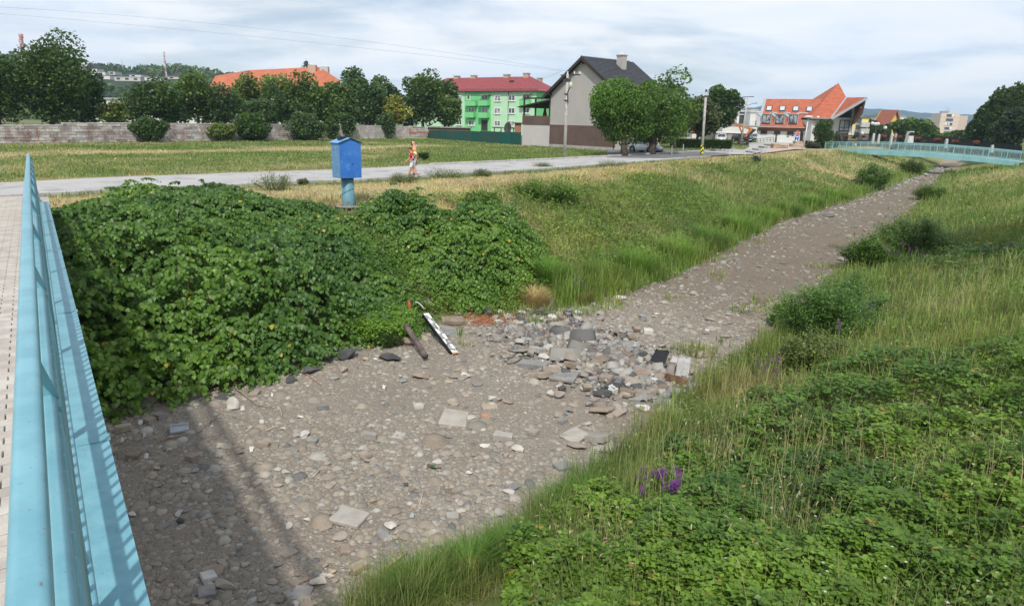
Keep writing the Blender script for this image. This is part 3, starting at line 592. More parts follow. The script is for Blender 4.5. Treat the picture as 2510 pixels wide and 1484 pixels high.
BRK = mat('chimney_brick', (.42,.30,.22), (.5,.38,.3), 3, .9)
for cx, cy, w, h, dp in ((480,330,42,26,5.5),(808,320,46,24,5.5),(1003,308,48,26,5.5),(1135,368,34,50,7.5),(312,335,40,26,5.5)):
    n_ = gn; a = loc2(M, onplane(*ZH(cx-w/2, cy+h/2), GC+gi*dp, gn)); b = loc2(M, onplane(*ZH(cx+w/2, cy-h/2), GC+gi*dp, gn)); mb = MB(); mb.box(a.x, dp-.5, a.z-1., b.x, dp+.5, b.z, M); c_ = mb.build('chimney', BRK, rf); mb = MB(); mb.box(a.x-.1, dp-.6, b.z, b.x+.1, dp+.6, b.z+.18, M); mb.build('cap', CONC, c_)
a = loc2(M, onplane(*ZH(858, 376), GC+gi*3.4, gn)); mb = MB(); mb.box(a.x-.5, 3.0, a.z-.3, a.x+.5, 3.6, a.z+.3, M); mb.build('roof_hatch', DKF, rf)
p = [M @ Vector((-GL_*0-7.2, -.1, z)) for z in (gz_-.1, 2.)]; mb = MB(); mb.tube(p, .07, 6); mb.build('downpipe', DWOOD, gb)
# green screen fence
GF = mat('green_screen', (.012,.075,.06), (.018,.10,.08), 6, .7, .3, 40, vary=.12)
f0 = at(*ZH(10, 930), 2.5); f1 = np.array(M_ := (A0+hd*tx)); fpx = [20,132,205,290,372,458,546,640,742,844,950]
gf = empty('screen_fence', (f0+f1)/2, 'low fence of dark green mesh panels left of the grey house', 'fence'); Mf = frame((f0[0], f0[1], 2.45), f1-f0); fnn = np.array([Mf[0][1], Mf[1][1], 0.])
fx = [loc2(Mf, onplane(*ZH(x, 900), f0, fnn)).x for x in fpx]
for i in range(10):
    zt = loc2(Mf, onplane(*ZH((fpx[i]+fpx[i+1])/2, 852+i*2.2), f0, fnn)).z
    mb = MB(); mb.box(fx[i]+.04, -.01+random.uniform(-.02, .02), -.1, fx[i+1]-.04, .02, zt-random.uniform(.0, .08), Mf); mb.build('panel', GF, gf)
    mb = MB(); mb.box(fx[i]-.035, -.04, -.1, fx[i]+.035, .04, zt+.05, Mf); mb.build('post', GF, gf)
# sheds and clutter behind the fence
def boxthing(name, label, cat, conv, x0, y0, x1, y1, k, dep, mt, roof=None, group=None, zb=2.3):
    a = atd(*conv(x0, y1), k); b = atd(*conv(x1, y1), k); t = atd(*conv((x0+x1)/2, y0), k); zb = a[2] if zb is None else zb; Mx = frame((a[0], a[1], zb), (b[0]-a[0], b[1]-a[1], 0)); w_ = math.hypot(b[0]-a[0], b[1]-a[1]); h_ = t[2]-zb
    o = empty(name, (a[0], a[1], zb), label, cat, group); mb = MB(); mb.box(0, 0, 0, w_, dep, h_, Mx); mb.build('wall', mt, o)
    if roof is not None: mb = MB(); mb.box(-.25, -.25, h_, w_+.25, dep+.25, h_+max(.15, h_*.05), Mx); mb.build('roof', roof, o)
    return o, Mx, w_, h_
WHT = mat('white_render', (.62,.61,.58), (.68,.67,.64), .3, .9); GRY2 = mat('light_grey_panel', (.42,.42,.42), (.48,.48,.47), .3, .8)
o, Mx, w_, h_ = boxthing('shed', 'flat roofed brown shed behind left end of green fence', 'shed', ZH, 20, 832, 430, 870, 118, 5, BROWN, mat('felt_roof', (.25,.22,.2), (.4,.36,.33), 1, .9))
o, Mx, w_, h_ = boxthing('shed', 'small terracotta brown shed between dish and terrace wall', 'shed', ZH, 884, 790, 950, 880, 104, 3, mat('terracotta_render', (.32,.14,.09), None), DKF)
sdh = atd(*ZH(815, 835), 106); o = empty('satellite_dish', (sdh[0], sdh[1], 2.4), 'black round satellite dish above the green fence', 'dish'); mb = MB(); Mx = frame(sdh, (1, -.35, 0), (.1, .2, 1)); vs = [Mx @ Vector((0, .15, 0))]+[Mx @ Vector((.62*math.cos(a), 0, .95*math.sin(a))) for a in np.linspace(0, 2*math.pi, 18, endpoint=False)]; mb.add(vs, [(0, i+1, (i+1) % 18+1) for i in range(18)]); mb.build('dish', DKF, o)
mb = MB(); mb.tube([(sdh[0], sdh[1]+.15, 2.4), sdh+np.array([0, .15, 0])], .04, 6); mb.build('mast', DKF, o)
o = empty('garden_pergola', (*atd(*ZH(780, 850), 108)[:2], 2.4), 'low dark wooden pergola frame beside the satellite dish', 'pergola'); a = atd(*ZH(660, 828), 108); b = atd(*ZH(885, 838), 108); mb = MB(); mb.bar(a, b, 2.2, .12); mb.build('roof', DWOOD, o)
for t in (.1, .4, .7, .95): q = a+(b-a)*t; mb = MB(); mb.bar((q[0], q[1], 2.4), q, .14, .14, (0, 1, 0)); mb.build('post', DWOOD, o)
# ------------------------------------------------------------------ long stone wall at the back of the field
WA = np.array(at(0, 349, 2.56)); WB = np.array(at(*ZM(1938, 848), 2.56)); WA[2] = WB[2] = 2.45
wd = WB-WA; WLn = np.linalg.norm(wd); wd /= WLn; WA2 = WA-wd*16; Mw = frame(WA2, wd); wn = np.array([Mw[0][1], Mw[1][1], 0]); WT = WLn+16
def wtop(x):
    u, v, k = pr(Mw @ Vector((x, 0, 1.6))); yt = np.interp(u, [-200, 0, 140, 157, 323, 576, 807, 1046], [309, 306.5, 306, 301, 300.9, 303.7, 304.8, 311]); return float(loc2(Mw, onplane(u, yt, WA2, wn)).z)
sw = empty('stone_wall', (WA+WB)/2, 'long old wall of whitish and reddish stone blocks behind the field', 'wall')
MORT = mat('wall_mortar', (.36,.32,.29), (.48,.45,.42), 1.5, .95, .4, 10)
BLKW = mat('wall_block', (.48,.45,.42), (.31,.225,.205), 1.1, .95, .5, 12, vary=.28, c3=(.6,.58,.55), s3=3.); CAPM = mat('wall_cap', (.45,.44,.43), (.55,.53,.51), 2, .9, vary=.15)
mb = MB(); n_ = 60
for i in range(n_): x0, x1 = WT*i/n_, WT*(i+1)/n_; mb.box(x0, .05, -.3, x1, .38, wtop((x0+x1)/2)-.08, Mw)
mb.build('core', MORT, sw)
blk = MB(); blk.box(0, 0, 0, 1, 1, 1); bme = None; cnt = 0; rest = MB(); x = 0.
cs = .27; cands = []
for c in range(8):
    x = -random.random()*.6
    while x < WT:
        L_ = random.uniform(.45, 1.05)*(1+x/WT*.5)
        if cs*(c+1) < wtop(x+L_/2)+.05: cands.append((x, c, L_))
        x += L_+.035
cands.sort(key=lambda q: (0 if q[0] > 6 else 1, q[0]))
for x, c, L_ in cands:
    h_ = min(cs-.03, wtop(x+L_/2)-.06-cs*c)
    if h_ < .06: continue
    y = random.uniform(-.03, .02)
    if cnt < 296:
        if bme is None: b = blk.build('stone_block', BLKW, None); bme = b.data
        else: b = bpy.data.objects.new('stone_block', bme); COL.objects.link(b)
        wparent(b, sw); b.matrix_world = Mw @ Matrix.Translation((x, y, cs*c)) @ Matrix.Diagonal((L_, .2, h_, 1)); cnt += 1
        b.matrix_basis = Mw @ Matrix.Translation((x, y, cs*c)) @ Matrix.Diagonal((L_, .2, h_, 1))
    else: rest.box(x, y, cs*c, x+L_, y+.2, cs*c+h_, Mw)
rest.build('block_courses', mat('wall_block_far', (.52,.49,.46), (.40,.33,.30), 1.5, .95, .5, 8, c3=(.66,.64,.6), s3=2.), sw)['kind'] = 'stuff'
x = 0.; cpm = MB(); cpm.box(0, -.03, 0, 1.17, .45, .09)
cme = None
while x < WT-1:
    if cme is None: b = cpm.build('cap_stone', CAPM, None); cme = b.data
    else: b = bpy.data.objects.new('cap_stone', cme); COL.objects.link(b)
    wparent(b, sw); b.matrix_basis = Mw @ Matrix.Translation((x, 0, wtop(x+.6)-.08)); x += 1.2
mb = MB(); a = loc2(Mw, onplane(*ZM(1905, 792), WA2, wn)); mb.box(a.x-3.2, -.045, a.z-.25, a.x+3.0, .0, a.z-.05, Mw); mb.box(a.x-3.4, -.045, a.z-.25, a.x-3.0, 0, a.z+.5, Mw); mb.build('brick_patch', mat('brick_patch', (.45,.2,.13), None), sw)
mb = MB(); a = onplane(*ZL(315, 905), WA2-wn*1.2, wn); b = onplane(*ZL(342, 1010), WA2-wn*1.2, wn); mb.tube([a, b], .035, 6); tag(mb.build('striped_stake', mat('orange_stake', (.7,.16,.05), (.05,.04,.04), .0, .6), None), 'thin orange and black stake leaning at the stone wall, far left', 'stake')
# ------------------------------------------------------------------ white building with steep orange roofs
ORG = bpy.data.materials.new('orange_roof_tile'); ORG.use_nodes = True; t_ = ORG.node_tree; b_ = t_.nodes['Principled BSDF']; b_.inputs['Roughness'].default_value = .7; ge = N(t_, 'ShaderNodeNewGeometry')
n_ = N(t_, 'ShaderNodeTexNoise'); n_.inputs['Scale'].default_value = 1.2; n_.inputs['Detail'].default_value = 6; t_.links.new(ge.outputs['Position'], n_.inputs[0])
sx = N(t_, 'ShaderNodeSeparateXYZ'); t_.links.new(ge.outputs['Position'], sx.inputs[0]); wv = MA(t_, 'FRACT', MA(t_, 'MULTIPLY', sx.outputs[2], 3.4)); wh = MA(t_, 'FRACT', MA(t_, 'MULTIPLY', MA(t_, 'ADD', sx.outputs[0], MA(t_, 'MULTIPLY', sx.outputs[1], .55)), 3.2))
jn = MA(t_, 'MAXIMUM', MA(t_, 'LESS_THAN', wv, .2), MA(t_, 'MULTIPLY', MA(t_, 'LESS_THAN', wh, .2), .5)); rr = N(t_, 'ShaderNodeValToRGB'); rr.color_ramp.elements[0].position = .35; rr.color_ramp.elements[0].color = (.36,.088,.038,1); rr.color_ramp.elements[1].position = .7; rr.color_ramp.elements[1].color = (.50,.135,.058,1); t_.links.new(n_.outputs[0], rr.inputs[0])
x_ = N(t_, 'ShaderNodeMix', data_type='RGBA'); t_.links.new(MA(t_, 'MULTIPLY', jn, .6), x_.inputs[0]); t_.links.new(rr.outputs[0], x_.inputs[6]); x_.inputs[7].default_value = (.2,.045,.02,1); t_.links.new(x_.outputs[2], b_.inputs['Base Color'])
bpn = N(t_, 'ShaderNodeBump'); bpn.inputs['Distance'].default_value = .08; t_.links.new(wv, bpn.inputs['Height']); t_.links.new(bpn.outputs[0], b_.inputs['Normal'])
ZINC = mat('zinc', (.30,.32,.34), (.36,.38,.40), 1, .5)
k0, k1 = 131., 127.; WL = atd(*ZW(1252, 822), k0); WR = atd(*ZW(1870, 818), k1); WL[2] = WR[2] = 2.5; M = frame(WL, WR-WL); wi = np.array([M[0][1], M[1][1], 0.]); wo = -wi; WW = np.linalg.norm(WR-WL)
wb = empty('white_building', (WL+WR)/2+wi*4, 'white building with steep orange tiled roofs and pointed spire roof', 'building')
def wp_(x, y, off): return onplane(*ZW(x, y), WL+wo*off, wi)
ez = loc2(M, wp_(1560, 658, .9)).z; rz = loc2(M, wp_(1650, 337, -5)).z
mb = MB(); mb.box(0, 0, 0, WW, 9, ez, M); mb.build('wall', WHT, wb)
e0, e1, r0_, r1_ = wp_(1274, 652, .9), wp_(1880, 664, .9), wp_(1358, 336, -5), wp_(2000, 340, -5)
e0[2] = e1[2] = ez+2.5; r0_[2] = r1_[2] = rz+2.5
b0, b1 = e0+wi*11.8, e1+wi*11.8
mb = MB(); mb.add([e0, e1, r1_, r0_, b0, b1], [(0,1,2,3),(0,3,4),(3,2,5,4),(1,5,2),(0,4,5,1)]); rf = mb.build('roof', ORG, wb)
mb = MB(); mb.bar(e0+wo*.06, e1+wo*.06, .14, .16); mb.build('gutter', ZINC, wb); mb = MB(); mb.bar(e0-np.array(M.col[0][:3])*.1, r0_-np.array(M.col[0][:3])*.1, .5, .2, tuple(wo)); mb.build('verge', ZINC, rf)
mb = MB(); mb.prism([e0+wi*.1-np.array([0, 0, .15]), e1+wi*.1-np.array([0, 0, .15]), e1+wi*.85-np.array([0, 0, .75]), e0+wi*.85-np.array([0, 0, .75])], (0, 0, .05)); mb.build('soffit', mat('brown_soffit', (.25,.1,.05), None), wb)
def slopepoint(x, y, lift=0.):
    n = np.cross(e1-e0, r0_-e0); n /= np.linalg.norm(n); n = n if n[2] > 0 else -n; return onplane(*ZW(x, y), e0+n*lift, n), n
for cx, cy in ((1395,446),(1545,447),(1697,450),(1852,453)):
    p, n = slopepoint(cx, cy, .05); up_ = (r0_-e0)-n*((r0_-e0)@n); up_ -= (e1-e0)/np.linalg.norm(e1-e0)*(up_@(e1-e0)/np.linalg.norm(e1-e0)); up_ /= np.linalg.norm(up_); Ms = frame(p, e1-e0, up_)
    mb = MB(); mb.box(-.55, -.1, -.7, .55, .05, .7, Ms); s = mb.build('skylight', DKF, wb); mb = MB(); mb.box(-.42, -.13, -.55, .42, -.1, .55, Ms); mb.build('pane', mat('sky_pane', (.45,.5,.55), None, rough=.15, spec=.8), s)
for cx, cy in ((1355,583),(1507,585),(1660,588)):
    p, n = slopepoint(cx, cy+38); q = loc2(M, p); d = MB(); y0 = q.y; w2, h2 = .95, 1.95
    d.prism([M @ Vector(v) for v in ((q.x-w2,y0,q.z),(q.x+w2,y0,q.z),(q.x+w2*.85,y0,q.z+h2),(q.x-w2*.85,y0,q.z+h2))], wi*1.6); dm = d.build('dormer', ZINC, wb)
    Md = M @ Matrix.Translation((0, y0-.02, 0)); window(dm, Md, q.x-w2*.78, q.z+.15, q.x+w2*.78, q.z+h2-.15, 1, DKF, CURT, .1)
    for sg in (-1, 1):
        a, _ = slopepoint(cx+sg*36, cy-42, .12); b, _ = slopepoint(cx+sg*78-8, cy-88, .12); m_ = MB(); m_.bar(a, b, .45, .2, tuple(n)); m_.build('flashing', ZINC, dm)
    a, _ = slopepoint(cx+70, cy-88, .12); b, _ = slopepoint(cx+(205 if cx > 1600 else 128), cy-86, .12); m_ = MB(); m_.bar(a, b, .3, .2, tuple(n)); m_.build('flashing', ZINC, dm)
for x0, x1, y0, y1, nm in ((1298,1374,692,726,'window'),(1450,1524,697,729,'window'),(1598,1676,702,736,'window')):
    a = loc2(M, wp_(x0, y1, .05)); b = loc2(M, wp_(x1, y0, .05)); window(wb, M @ Matrix.Translation((0,-.05,0)), a.x, a.z, b.x, b.z, 2, DKF, GLASS, .08)
a = loc2(M, wp_(1460, 815, 0)); b = loc2(M, wp_(1490, 729, 0)); mb = MB(); mb.box(a.x, -.08, 0, b.x, 0, b.z, M); d_ = mb.build('door', mat('grey_door', (.08,.08,.085), None), wb); mb = MB(); mb.box(b.x-.2, -.14, 1., b.x-.12, -.08, 1.25, M); mb.build('handle', ZINC, d_)
a = loc2(M, wp_(1740, 805, 0)); b = loc2(M, wp_(1846, 708, 0)); mb = MB(); mb.box(a.x, -.03, 0, b.x, .0, b.z, M); mb.build('entrance', mat('dark_entrance', (.02,.018,.017), (.05,.04,.04), 1, .3), wb)
for cx, cy in ((1612,742),(1666,752),(1608,764)): a, b, c, d = rectpx(M, ZW, cx, cy, 18, 11, .03); mb = MB(); mb.box(a, -.06, b, c, 0, d, M); mb.build('wall_plaque', DKF, wb)
rp = empty('ramp_railing', wp_(1350, 822, 1.4), 'dark metal handrail of the ramp along the white building wall', 'railing')
ra = [wp_(x, y, 1.4) for x, y in ((1262,790),(1445,770))]; rb_ = [wp_(x, y, 1.4) for x, y in ((1262,830),(1445,822))]
mb = MB(); mb.bar(ra[0], ra[1], .06, .06); mb.build('handrail', DKF, rp); mb = MB(); mb.bar((ra[0]+rb_[0])/2, (ra[1]+rb_[1])/2, .05, .05); mb.build('mid_rail', DKF, rp)
for t in np.linspace(0, 1, 6): mb = MB(); mb.bar(rb_[0]*(1-t)+rb_[1]*t, ra[0]*(1-t)+ra[1]*t, .06, .06, (0, 1, 0)); mb.build('post', DKF, rp)
# spire roof and swept roof
t0, tl, tr_ = atd(*ZW(2185, 155), 133.5), atd(*ZW(1852, 552), 124.), atd(*ZW(2097, 556), 123.); n = np.cross(tl-t0, tr_-t0); n /= np.linalg.norm(n); tq = onplane(*ZW(2272, 320), t0, n)
bk = t0+np.array([4., 9., -6.]); bk2 = tl+np.array([0, 13., 0]); sp1 = atd(*ZW(2508, 316), 121.)
mb = MB(); mb.add([t0, tl, tr_, tq, bk, bk2], [(0,1,2,3),(0,3,4),(0,4,5),(0,5,1),(1,5,4,3,2)]); mb.build('spire_roof', ORG, wb)
mb = MB(); d3 = np.array([0, 0, -.25]); mb.prism([tq, tr_, sp1], (0, .15, -.3)); mb.build('swept_roof', ORG, wb)
bk3 = sp1+np.array([3., 12, -1.5]); mb = MB(); mb.add([tq, sp1, bk3, bk], [(0,1,2,3)]); mb.build('swept_roof_back', ORG, wb)
mb = MB(); mb.bar(sp1+np.array([0, -.1, -.15]), tr_+np.array([0, -.1, -.15]), .3, .42); mb.build('fascia', ZINC, wb); mb = MB(); mb.bar(tq+np.array([0, -.1, .05]), tr_+np.array([0, -.1, .05]), .3, .1); mb.build('valley', ZINC, wb); mb = MB(); mb.bar(tr_+np.array([0, -.1, -.05]), tl+np.array([0, -.1, -.05]), .14, .14); mb.build('gutter', ZINC, wb)
q1, q2, q3 = atd(*ZW(2500, 332), 121.6), atd(*ZW(2328, 655), 126.), atd(*ZW(2345, 425), 127.5)
mb = MB(); mb.prism([q1, q2, atd(*ZW(2385, 605), 130), atd(*ZW(2460, 500), 133)], (.1, .2, .05)); mb.add([q1, q2, q3], [(0, 1, 2)]); mb.build('timber_soffit', mat('timber_soffit', (.07,.04,.03), (.16,.09,.06), 1.5, .8), wb)
for xa, ya, xb, yb in ((2470,395,2345,620),(2440,430,2338,600)): mb = MB(); mb.bar(atd(*ZW(xa, ya), 121.8), atd(*ZW(xb, yb), 125.4), .2, .25); mb.build('rafter', mat('brown_rafter', (.22,.11,.06), None), wb)
fk = 127.; c1, c2 = atd(*ZW(1862, 812), fk-1.5), atd(*ZW(2300, 812), fk+.5); c1[2] = c2[2] = 2.5; M = frame(c1, c2-c1); fi = np.array([M[0][1], M[1][1], 0.])
def fq(x, y, off=0.): return onplane(*ZW(x, y), c1-fi*off, fi)
mb = MB(); mb.prism([fq(1885, 575), fq(2097, 568), fq(2345, 425), fq(2335, 640), fq(2305, 812), fq(1862, 812)], fi*8); mb.build('front_wall', WHT, wb)
def fwin(x0, y0, x1, y1, mu, tr=0, gl=GLASS): a = loc2(M, fq(x0, y1)); b = loc2(M, fq(x1, y0)); window(wb, M @ Matrix.Translation((0, -.08, 0)), a.x, a.z, b.x, b.z, mu, DKF, gl, .14, tr)
fwin(2180, 575, 2312, 703, 1, .33, mat('pale_pane', (.35,.38,.40), (.5,.53,.55), .4, .15)); fwin(2158, 725, 2292, 808, 2)
mb = MB(); mb.prism([fq(2182, 545, .05), fq(2325, 545, .05), fq(2335, 452, .05)], fi*.04); g_ = mb.build('gable_window', GLASS, wb)
for a, b in (((2182,545),(2325,545)),((2182,545),(2335,452)),((2248,545),(2248,508)),((2262,500),(2334,500))): mb = MB(); mb.bar(fq(*a, .12), fq(*b, .12), .14, .14); mb.build('glazing_bar', DKF, g_)
mb = MB(); mb.bar(fq(2335, 800, .2), fq(2356, 425, .4), .3, .2, tuple(fi)); mb.build('corner_post', WHT, wb)
# carport with orange timber gable
cp = empty('carport', atd(*ZW(1000, 830), 115), 'open carport with orange timber gable roof and brown struts', 'carport'); OT = mat('orange_timber', (.42,.15,.04), (.5,.2,.07), 2, .6); kc_ = 112.
def cpt(x, y, k=kc_): return atd(*ZW(x, y), k)
for nm, a, b, w_, h_, mt_ in (('beam',(855,565),(1195,682),.5,.35,OT),('beam',(855,565),(778,590),.5,.35,OT),('strut',(1055,650),(1090,735),.25,.2,OT),('strut',(1180,690),(1120,770),.3,.2,OT),('strut',(1240,685),(1130,780),.25,.18,DWOOD),('strut',(1215,685),(1150,760),.25,.18,DWOOD)):
    mb = MB(); mb.bar(cpt(*a), cpt(*b), w_, h_); mb.build(nm, mt_, cp)
mb = MB(); mb.prism([cpt(850, 560), cpt(1250, 682), cpt(1245, 690), cpt(850, 570)], (1.8, 7, 0)); mb.prism([cpt(850, 560), cpt(770, 585), cpt(770, 595), cpt(850, 570)], (1.8, 7, 0)); mb.build('roof', mat('carport_roof', (.16,.15,.11), (.25,.24,.17), 2, .9), cp)
for x in (1060, 1160): mb = MB(); p = cpt(x, 735); mb.bar((p[0], p[1], 2.5), p, .35, .35, (0, 1, 0)); mb.build('post', DWOOD, cp)
# pale buildings behind
o, Mx, w_, h_ = boxthing('low_building', 'low grey workshop with pale flat roof behind the carport', 'building', ZW, 745, 725, 1250, 830, 160, 14, mat('old_grey_wall', (.30,.29,.27), (.38,.36,.33), .4, .9), WHT)
o, Mx, w_, h_ = boxthing('low_building', 'white windowless hall roof rising behind the workshop', 'building', ZW, 860, 640, 1250, 730, 190, 18, WHT, GRY2)
o, Mx, w_, h_ = boxthing('tall_building', 'white office block with two small dark windows behind lamp pole', 'building', ZW, 1020, 520, 1145, 650, 205, 12, WHT, GRY2)
for x in (1052, 1082): a = (x-1030)/115*w_; window(o, Mx, a, h_*.62, a+2.2, h_*.62+3.4, 0, DKF, GLASS)
o, Mx, w_, h_ = boxthing('tower', 'plain white stair tower left of the orange roof', 'building', ZW, 1168, 492, 1232, 650, 200, 8, WHT, GRY2)
o, Mx, w_, h_ = boxthing('apartment_block', 'distant grey apartment slab with balconies beside stair tower', 'apartment block', ZW, 1020, 484, 1320, 650, 260, 12, GRY2, WHT)
for i in range(8):
    for j in range(int(h_/2.6)-1): window(o, Mx, w_*.62+i*1.9, 1.2+j*2.6, w_*.62+i*1.9+1.2, 2.7+j*2.6, 0, DKF, GLASS)
o, Mx, w_, h_ = boxthing('rooftop_hut', 'pink rooftop hut on the distant slab at left of tower', 'building', ZW, 1190, 462, 1262, 490, 262, 6, mat('pink_render', (.55,.42,.42), None), WHT, zb=None)
o, Mx, w_, h_ = boxthing('rooftop_hut', 'small pink rooftop hut above the white office block', 'building', ZW, 1025, 460, 1075, 488, 264, 6, mat('pink_render2', (.55,.42,.42), None), WHT, zb=None)
# yellow block and the town beyond
YEL = mat('yellow_render', (.62,.52,.12), (.68,.58,.17), .3, .9)
o, Mx, w_, h_ = boxthing('apartment_block', 'yellow apartment block with small balconies right of the swept roof', 'apartment block', ZF, 345, 570, 535, 850, 170, 12, YEL, mat('dark_eaves', (.15,.14,.12), None))
for x, y in ((462,600),(446,680),(430,755)):
    a = onplane(*ZF(x, y), np.array([Mx[0][3], Mx[1][3], 0]), np.array([Mx[0][1], Mx[1][1], 0])); q = loc2(Mx, a); window(o, Mx, q.x-.7, q.z-1., q.x+.7, q.z+1., 0, GRY2, GLASS)
for x, y in ((510,640),(505,715),(495,790)):
    a = onplane(*ZF(x, y), np.array([Mx[0][3], Mx[1][3], 0]), np.array([Mx[0][1], Mx[1][1], 0])); q = loc2(Mx, a); mb = MB(); mb.box(q.x-1.0, -1.1, q.z-.8, q.x+1.1, 0, q.z+.4, Mx); mb.build('balcony', GRY2, o)
o, Mx, w_, h_ = boxthing('house', 'yellow gabled house among the trees, centre of far town', 'house', ZF, 765, 660, 900, 800, 230, 10, mat('ochre_render', (.66,.46,.13), None)); a = [Mx @ Vector(q) for q in ((-.3,-.2,h_),(w_*.55,-.2,h_+5.),(w_+.3,-.2,h_))]; mb = MB(); mb.prism(a, (0, 10, 0)); mb.build('gable', mat('ochre_render2', (.66,.46,.13), None), o)
mb = MB(); mb.bar(a[0]+Vector((0,4,.1)), a[1]+Vector((0,4,.1)), 10, .3); mb.bar(a[1]+Vector((0,4,.1)), a[2]+Vector((0,4,.1)), 10, .3); mb.build('roof', mat('rust_roof', (.35,.12,.07), None), o)
for lab, x0, y0, x1, y1, k, mt_ in (('pale house with long grey roof above the yellow house', 540, 590, 700, 700, 300, WHT), ('grey tin roofed hall behind the yellow house', 670, 550, 810, 690, 320, GRY2), ('white blank gable wall rising beside the yellow house', 862, 556, 985, 720, 300, WHT), ('grey stepped building with rooftop box behind yellow house', 810, 530, 900, 690, 330, GRY2)):
    boxthing('building', lab, 'building', ZF, x0, y0, x1, y1, k, 14, mt_, ZINC)
BEI = mat('beige_panel', (.62,.48,.36), (.68,.54,.42), .02, .9); tk_ = 800.
tb_ = empty('tower_block', (*atd(*ZF(1500, 760), tk_)[:2], 2.4), 'tall beige apartment tower with rooftop masts on the skyline', 'tower block')
for nm, x0, x1, y0, dk, mt_ in (('side_wing', 1322, 1385, 565, 14, mat('pale_panel', (.6,.58,.53), None)), ('main_wing', 1385, 1602, 517, 0, BEI), ('right_wing', 1600, 1702, 545, 8, mat('tan_panel', (.55,.42,.31), None)), ('rooftop_house', 1468, 1525, 490, 5, GRY2)):
    a = atd(*ZF(x0, 760), tk_+dk); b = atd(*ZF(x1, 760), tk_+dk); z1 = atd(*ZF((x0+x1)/2, y0), tk_+dk)[2]; mb = MB(); z0 = 2.4 if nm != 'rooftop_house' else z1-6; mb.box(a[0], a[1], z0, b[0], a[1]+18, z1); mb.build(nm, mt_, tb_)
mp_ = atd(*ZF(1455, 760), tk_-.3); zt = atd(*ZF(1490, 530), tk_)[2]; pp = atd(*ZF(1500, 760), tk_-.3)
for i in range(11):
    for xx in (1468, 1492, 1518):
        a = atd(*ZF(xx, 760), tk_-.3); a[1] = atd(*ZF(1386, 760), tk_)[1]-.1; mb = MB(); mb.box(a[0]-1.7, a[1]-.3, zt-1-i*4.9-1.6, a[0]+1.7, a[1], zt-1-i*4.9+1.2); mb.build('window', GLASS if (i+xx) % 3 else WHF, tb_)
mb = MB()
for i in range(12): mb.box(atd(*ZF(1386, 600), tk_)[0], a[1]-.12, zt-3.4-i*4.9, atd(*ZF(1600, 600), tk_)[0], a[1]+.1, zt-3.2-i*4.9)
mb.build('floor_joint', GRY2, tb_)
for xx, yy in ((1480, 442), (1510, 450), (1528, 452), (1497, 462)): a = atd(*ZF(xx, 492), tk_+6); b = atd(*ZF(xx, yy), tk_+6); mb = MB(); mb.tube([a, b], .25, 5); mb.build('mast', ZINC, tb_)
# orange-roofed long building behind the left trees
ob = empty('long_building', (*atd(700, 300, 165)[:2], 2.4), 'long building with broad orange roof rising behind the tree row', 'building')
def rp_(x, y, k): return atd(x, y, k)
A_, B_, C_, D_, E_ = rp_(528, 186, 172), rp_(610, 172, 186), rp_(783, 164, 176), rp_(832, 196, 160), rp_(790, 240, 158); G_ = rp_(500, 235, 168)
mb = MB(); mb.add([G_, A_, B_, C_, E_, D_, C_+np.array([3, 14, -8]), B_+np.array([0, 14, -8])], [(0,1,2,3,4),(4,3,5),(3,6,5),(3,2,7,6),(2,1,7)]); mb.build('roof', mat('orange_roof_far', (.46,.15,.075), (.40,.12,.06), .5, .8), ob)
mb = MB(); mb.prism([(G_[0], G_[1]+1, 2.4), (E_[0], E_[1]+1, 2.4), (E_[0]+4, E_[1]+12, 2.4), (G_[0], G_[1]+12, 2.4)], (0, 0, min(G_[2], E_[2])-2.8)); mb.build('wall', WHT, ob)
for x0, x1, y0, y1, mt_ in ((757, 776, 160, 172, BRK), (786, 806, 164, 174, GRY2)): a = atd(x0, y1, 174); b = atd(x1, y0, 174); mb = MB(); mb.box(a[0], a[1]-.8, a[2]-1.5, b[0], a[1]+.8, b[2]); mb.build('chimney', mt_, ob)
boxthing('low_building', 'white flat roofed hall seen through gap in left trees', 'building', lambda x, y: (x, y), 236, 246, 520, 305, 118, 14, WHT, ZINC)
# hillside with houses at the left, mountains at the back
def ridge(name, pts, k, depth, mt, z0=2.3, rows=6, amp=0., seed=0, n=90):
    us = np.linspace(pts[0][0], pts[-1][0], n); vs = np.interp(us, [p[0] for p in pts], [p[1] for p in pts]); V = []; 
    for j in range(rows+1):
        t = j/rows
        for i in range(n):
            top = atd(us[i], vs[i], k+depth*.6); w = math.sin(t*math.pi*.5/.6) if t <= .6 else math.cos((t-.6)/.4*math.pi/2); dirn = top[:2]/np.linalg.norm(top[:2]); p = top[:2]+dirn*(t-.6)*depth
            nz_ = (fbm(np.array([i*.23]), np.array([j*.9]), seed)[0]-.5)*amp*math.sin(math.pi*min(t*1.2, 1)); V.append((p[0], p[1], z0+(top[2]-z0)*max(w, 0)+nz_))
    I = np.arange((rows+1)*n).reshape(rows+1, n); o = npmesh(name, np.array(V), np.stack([I[:-1, :-1].ravel(), I[:-1, 1:].ravel(), I[1:, 1:].ravel(), I[1:, :-1].ravel()], 1), mt, None, None, True); o['kind'] = 'structure'; return o
FORM = mat('forested_slope', (.02,.035,.012), (.035,.055,.018), .05, 1, 1, .5)
hill = ridge('hill', [(-500,120),(-100,140),(60,142),(170,160),(250,168),(330,176),(420,172),(520,182),(700,215),(900,262),(1150,296)], 420, 260, FORM, rows=8, amp=4, seed=3)
MTN = mat('mountain_forest', (.018,.035,.02), (.03,.05,.03), .002, 1)
mts = ridge('mountains', [(1480,305),(1660,292),(1740,268),(1800,267),(1850,263),(1880,256),(2000,258),(2070,262),(2092,265),(2130,267),(2190,271),(2250,274),(2300,281),(2350,281),(2400,279),(2600,270),(2800,262),(3200,285),(3500,320)], 2150, 900, MTN, rows=6, amp=30, seed=9, n=160)
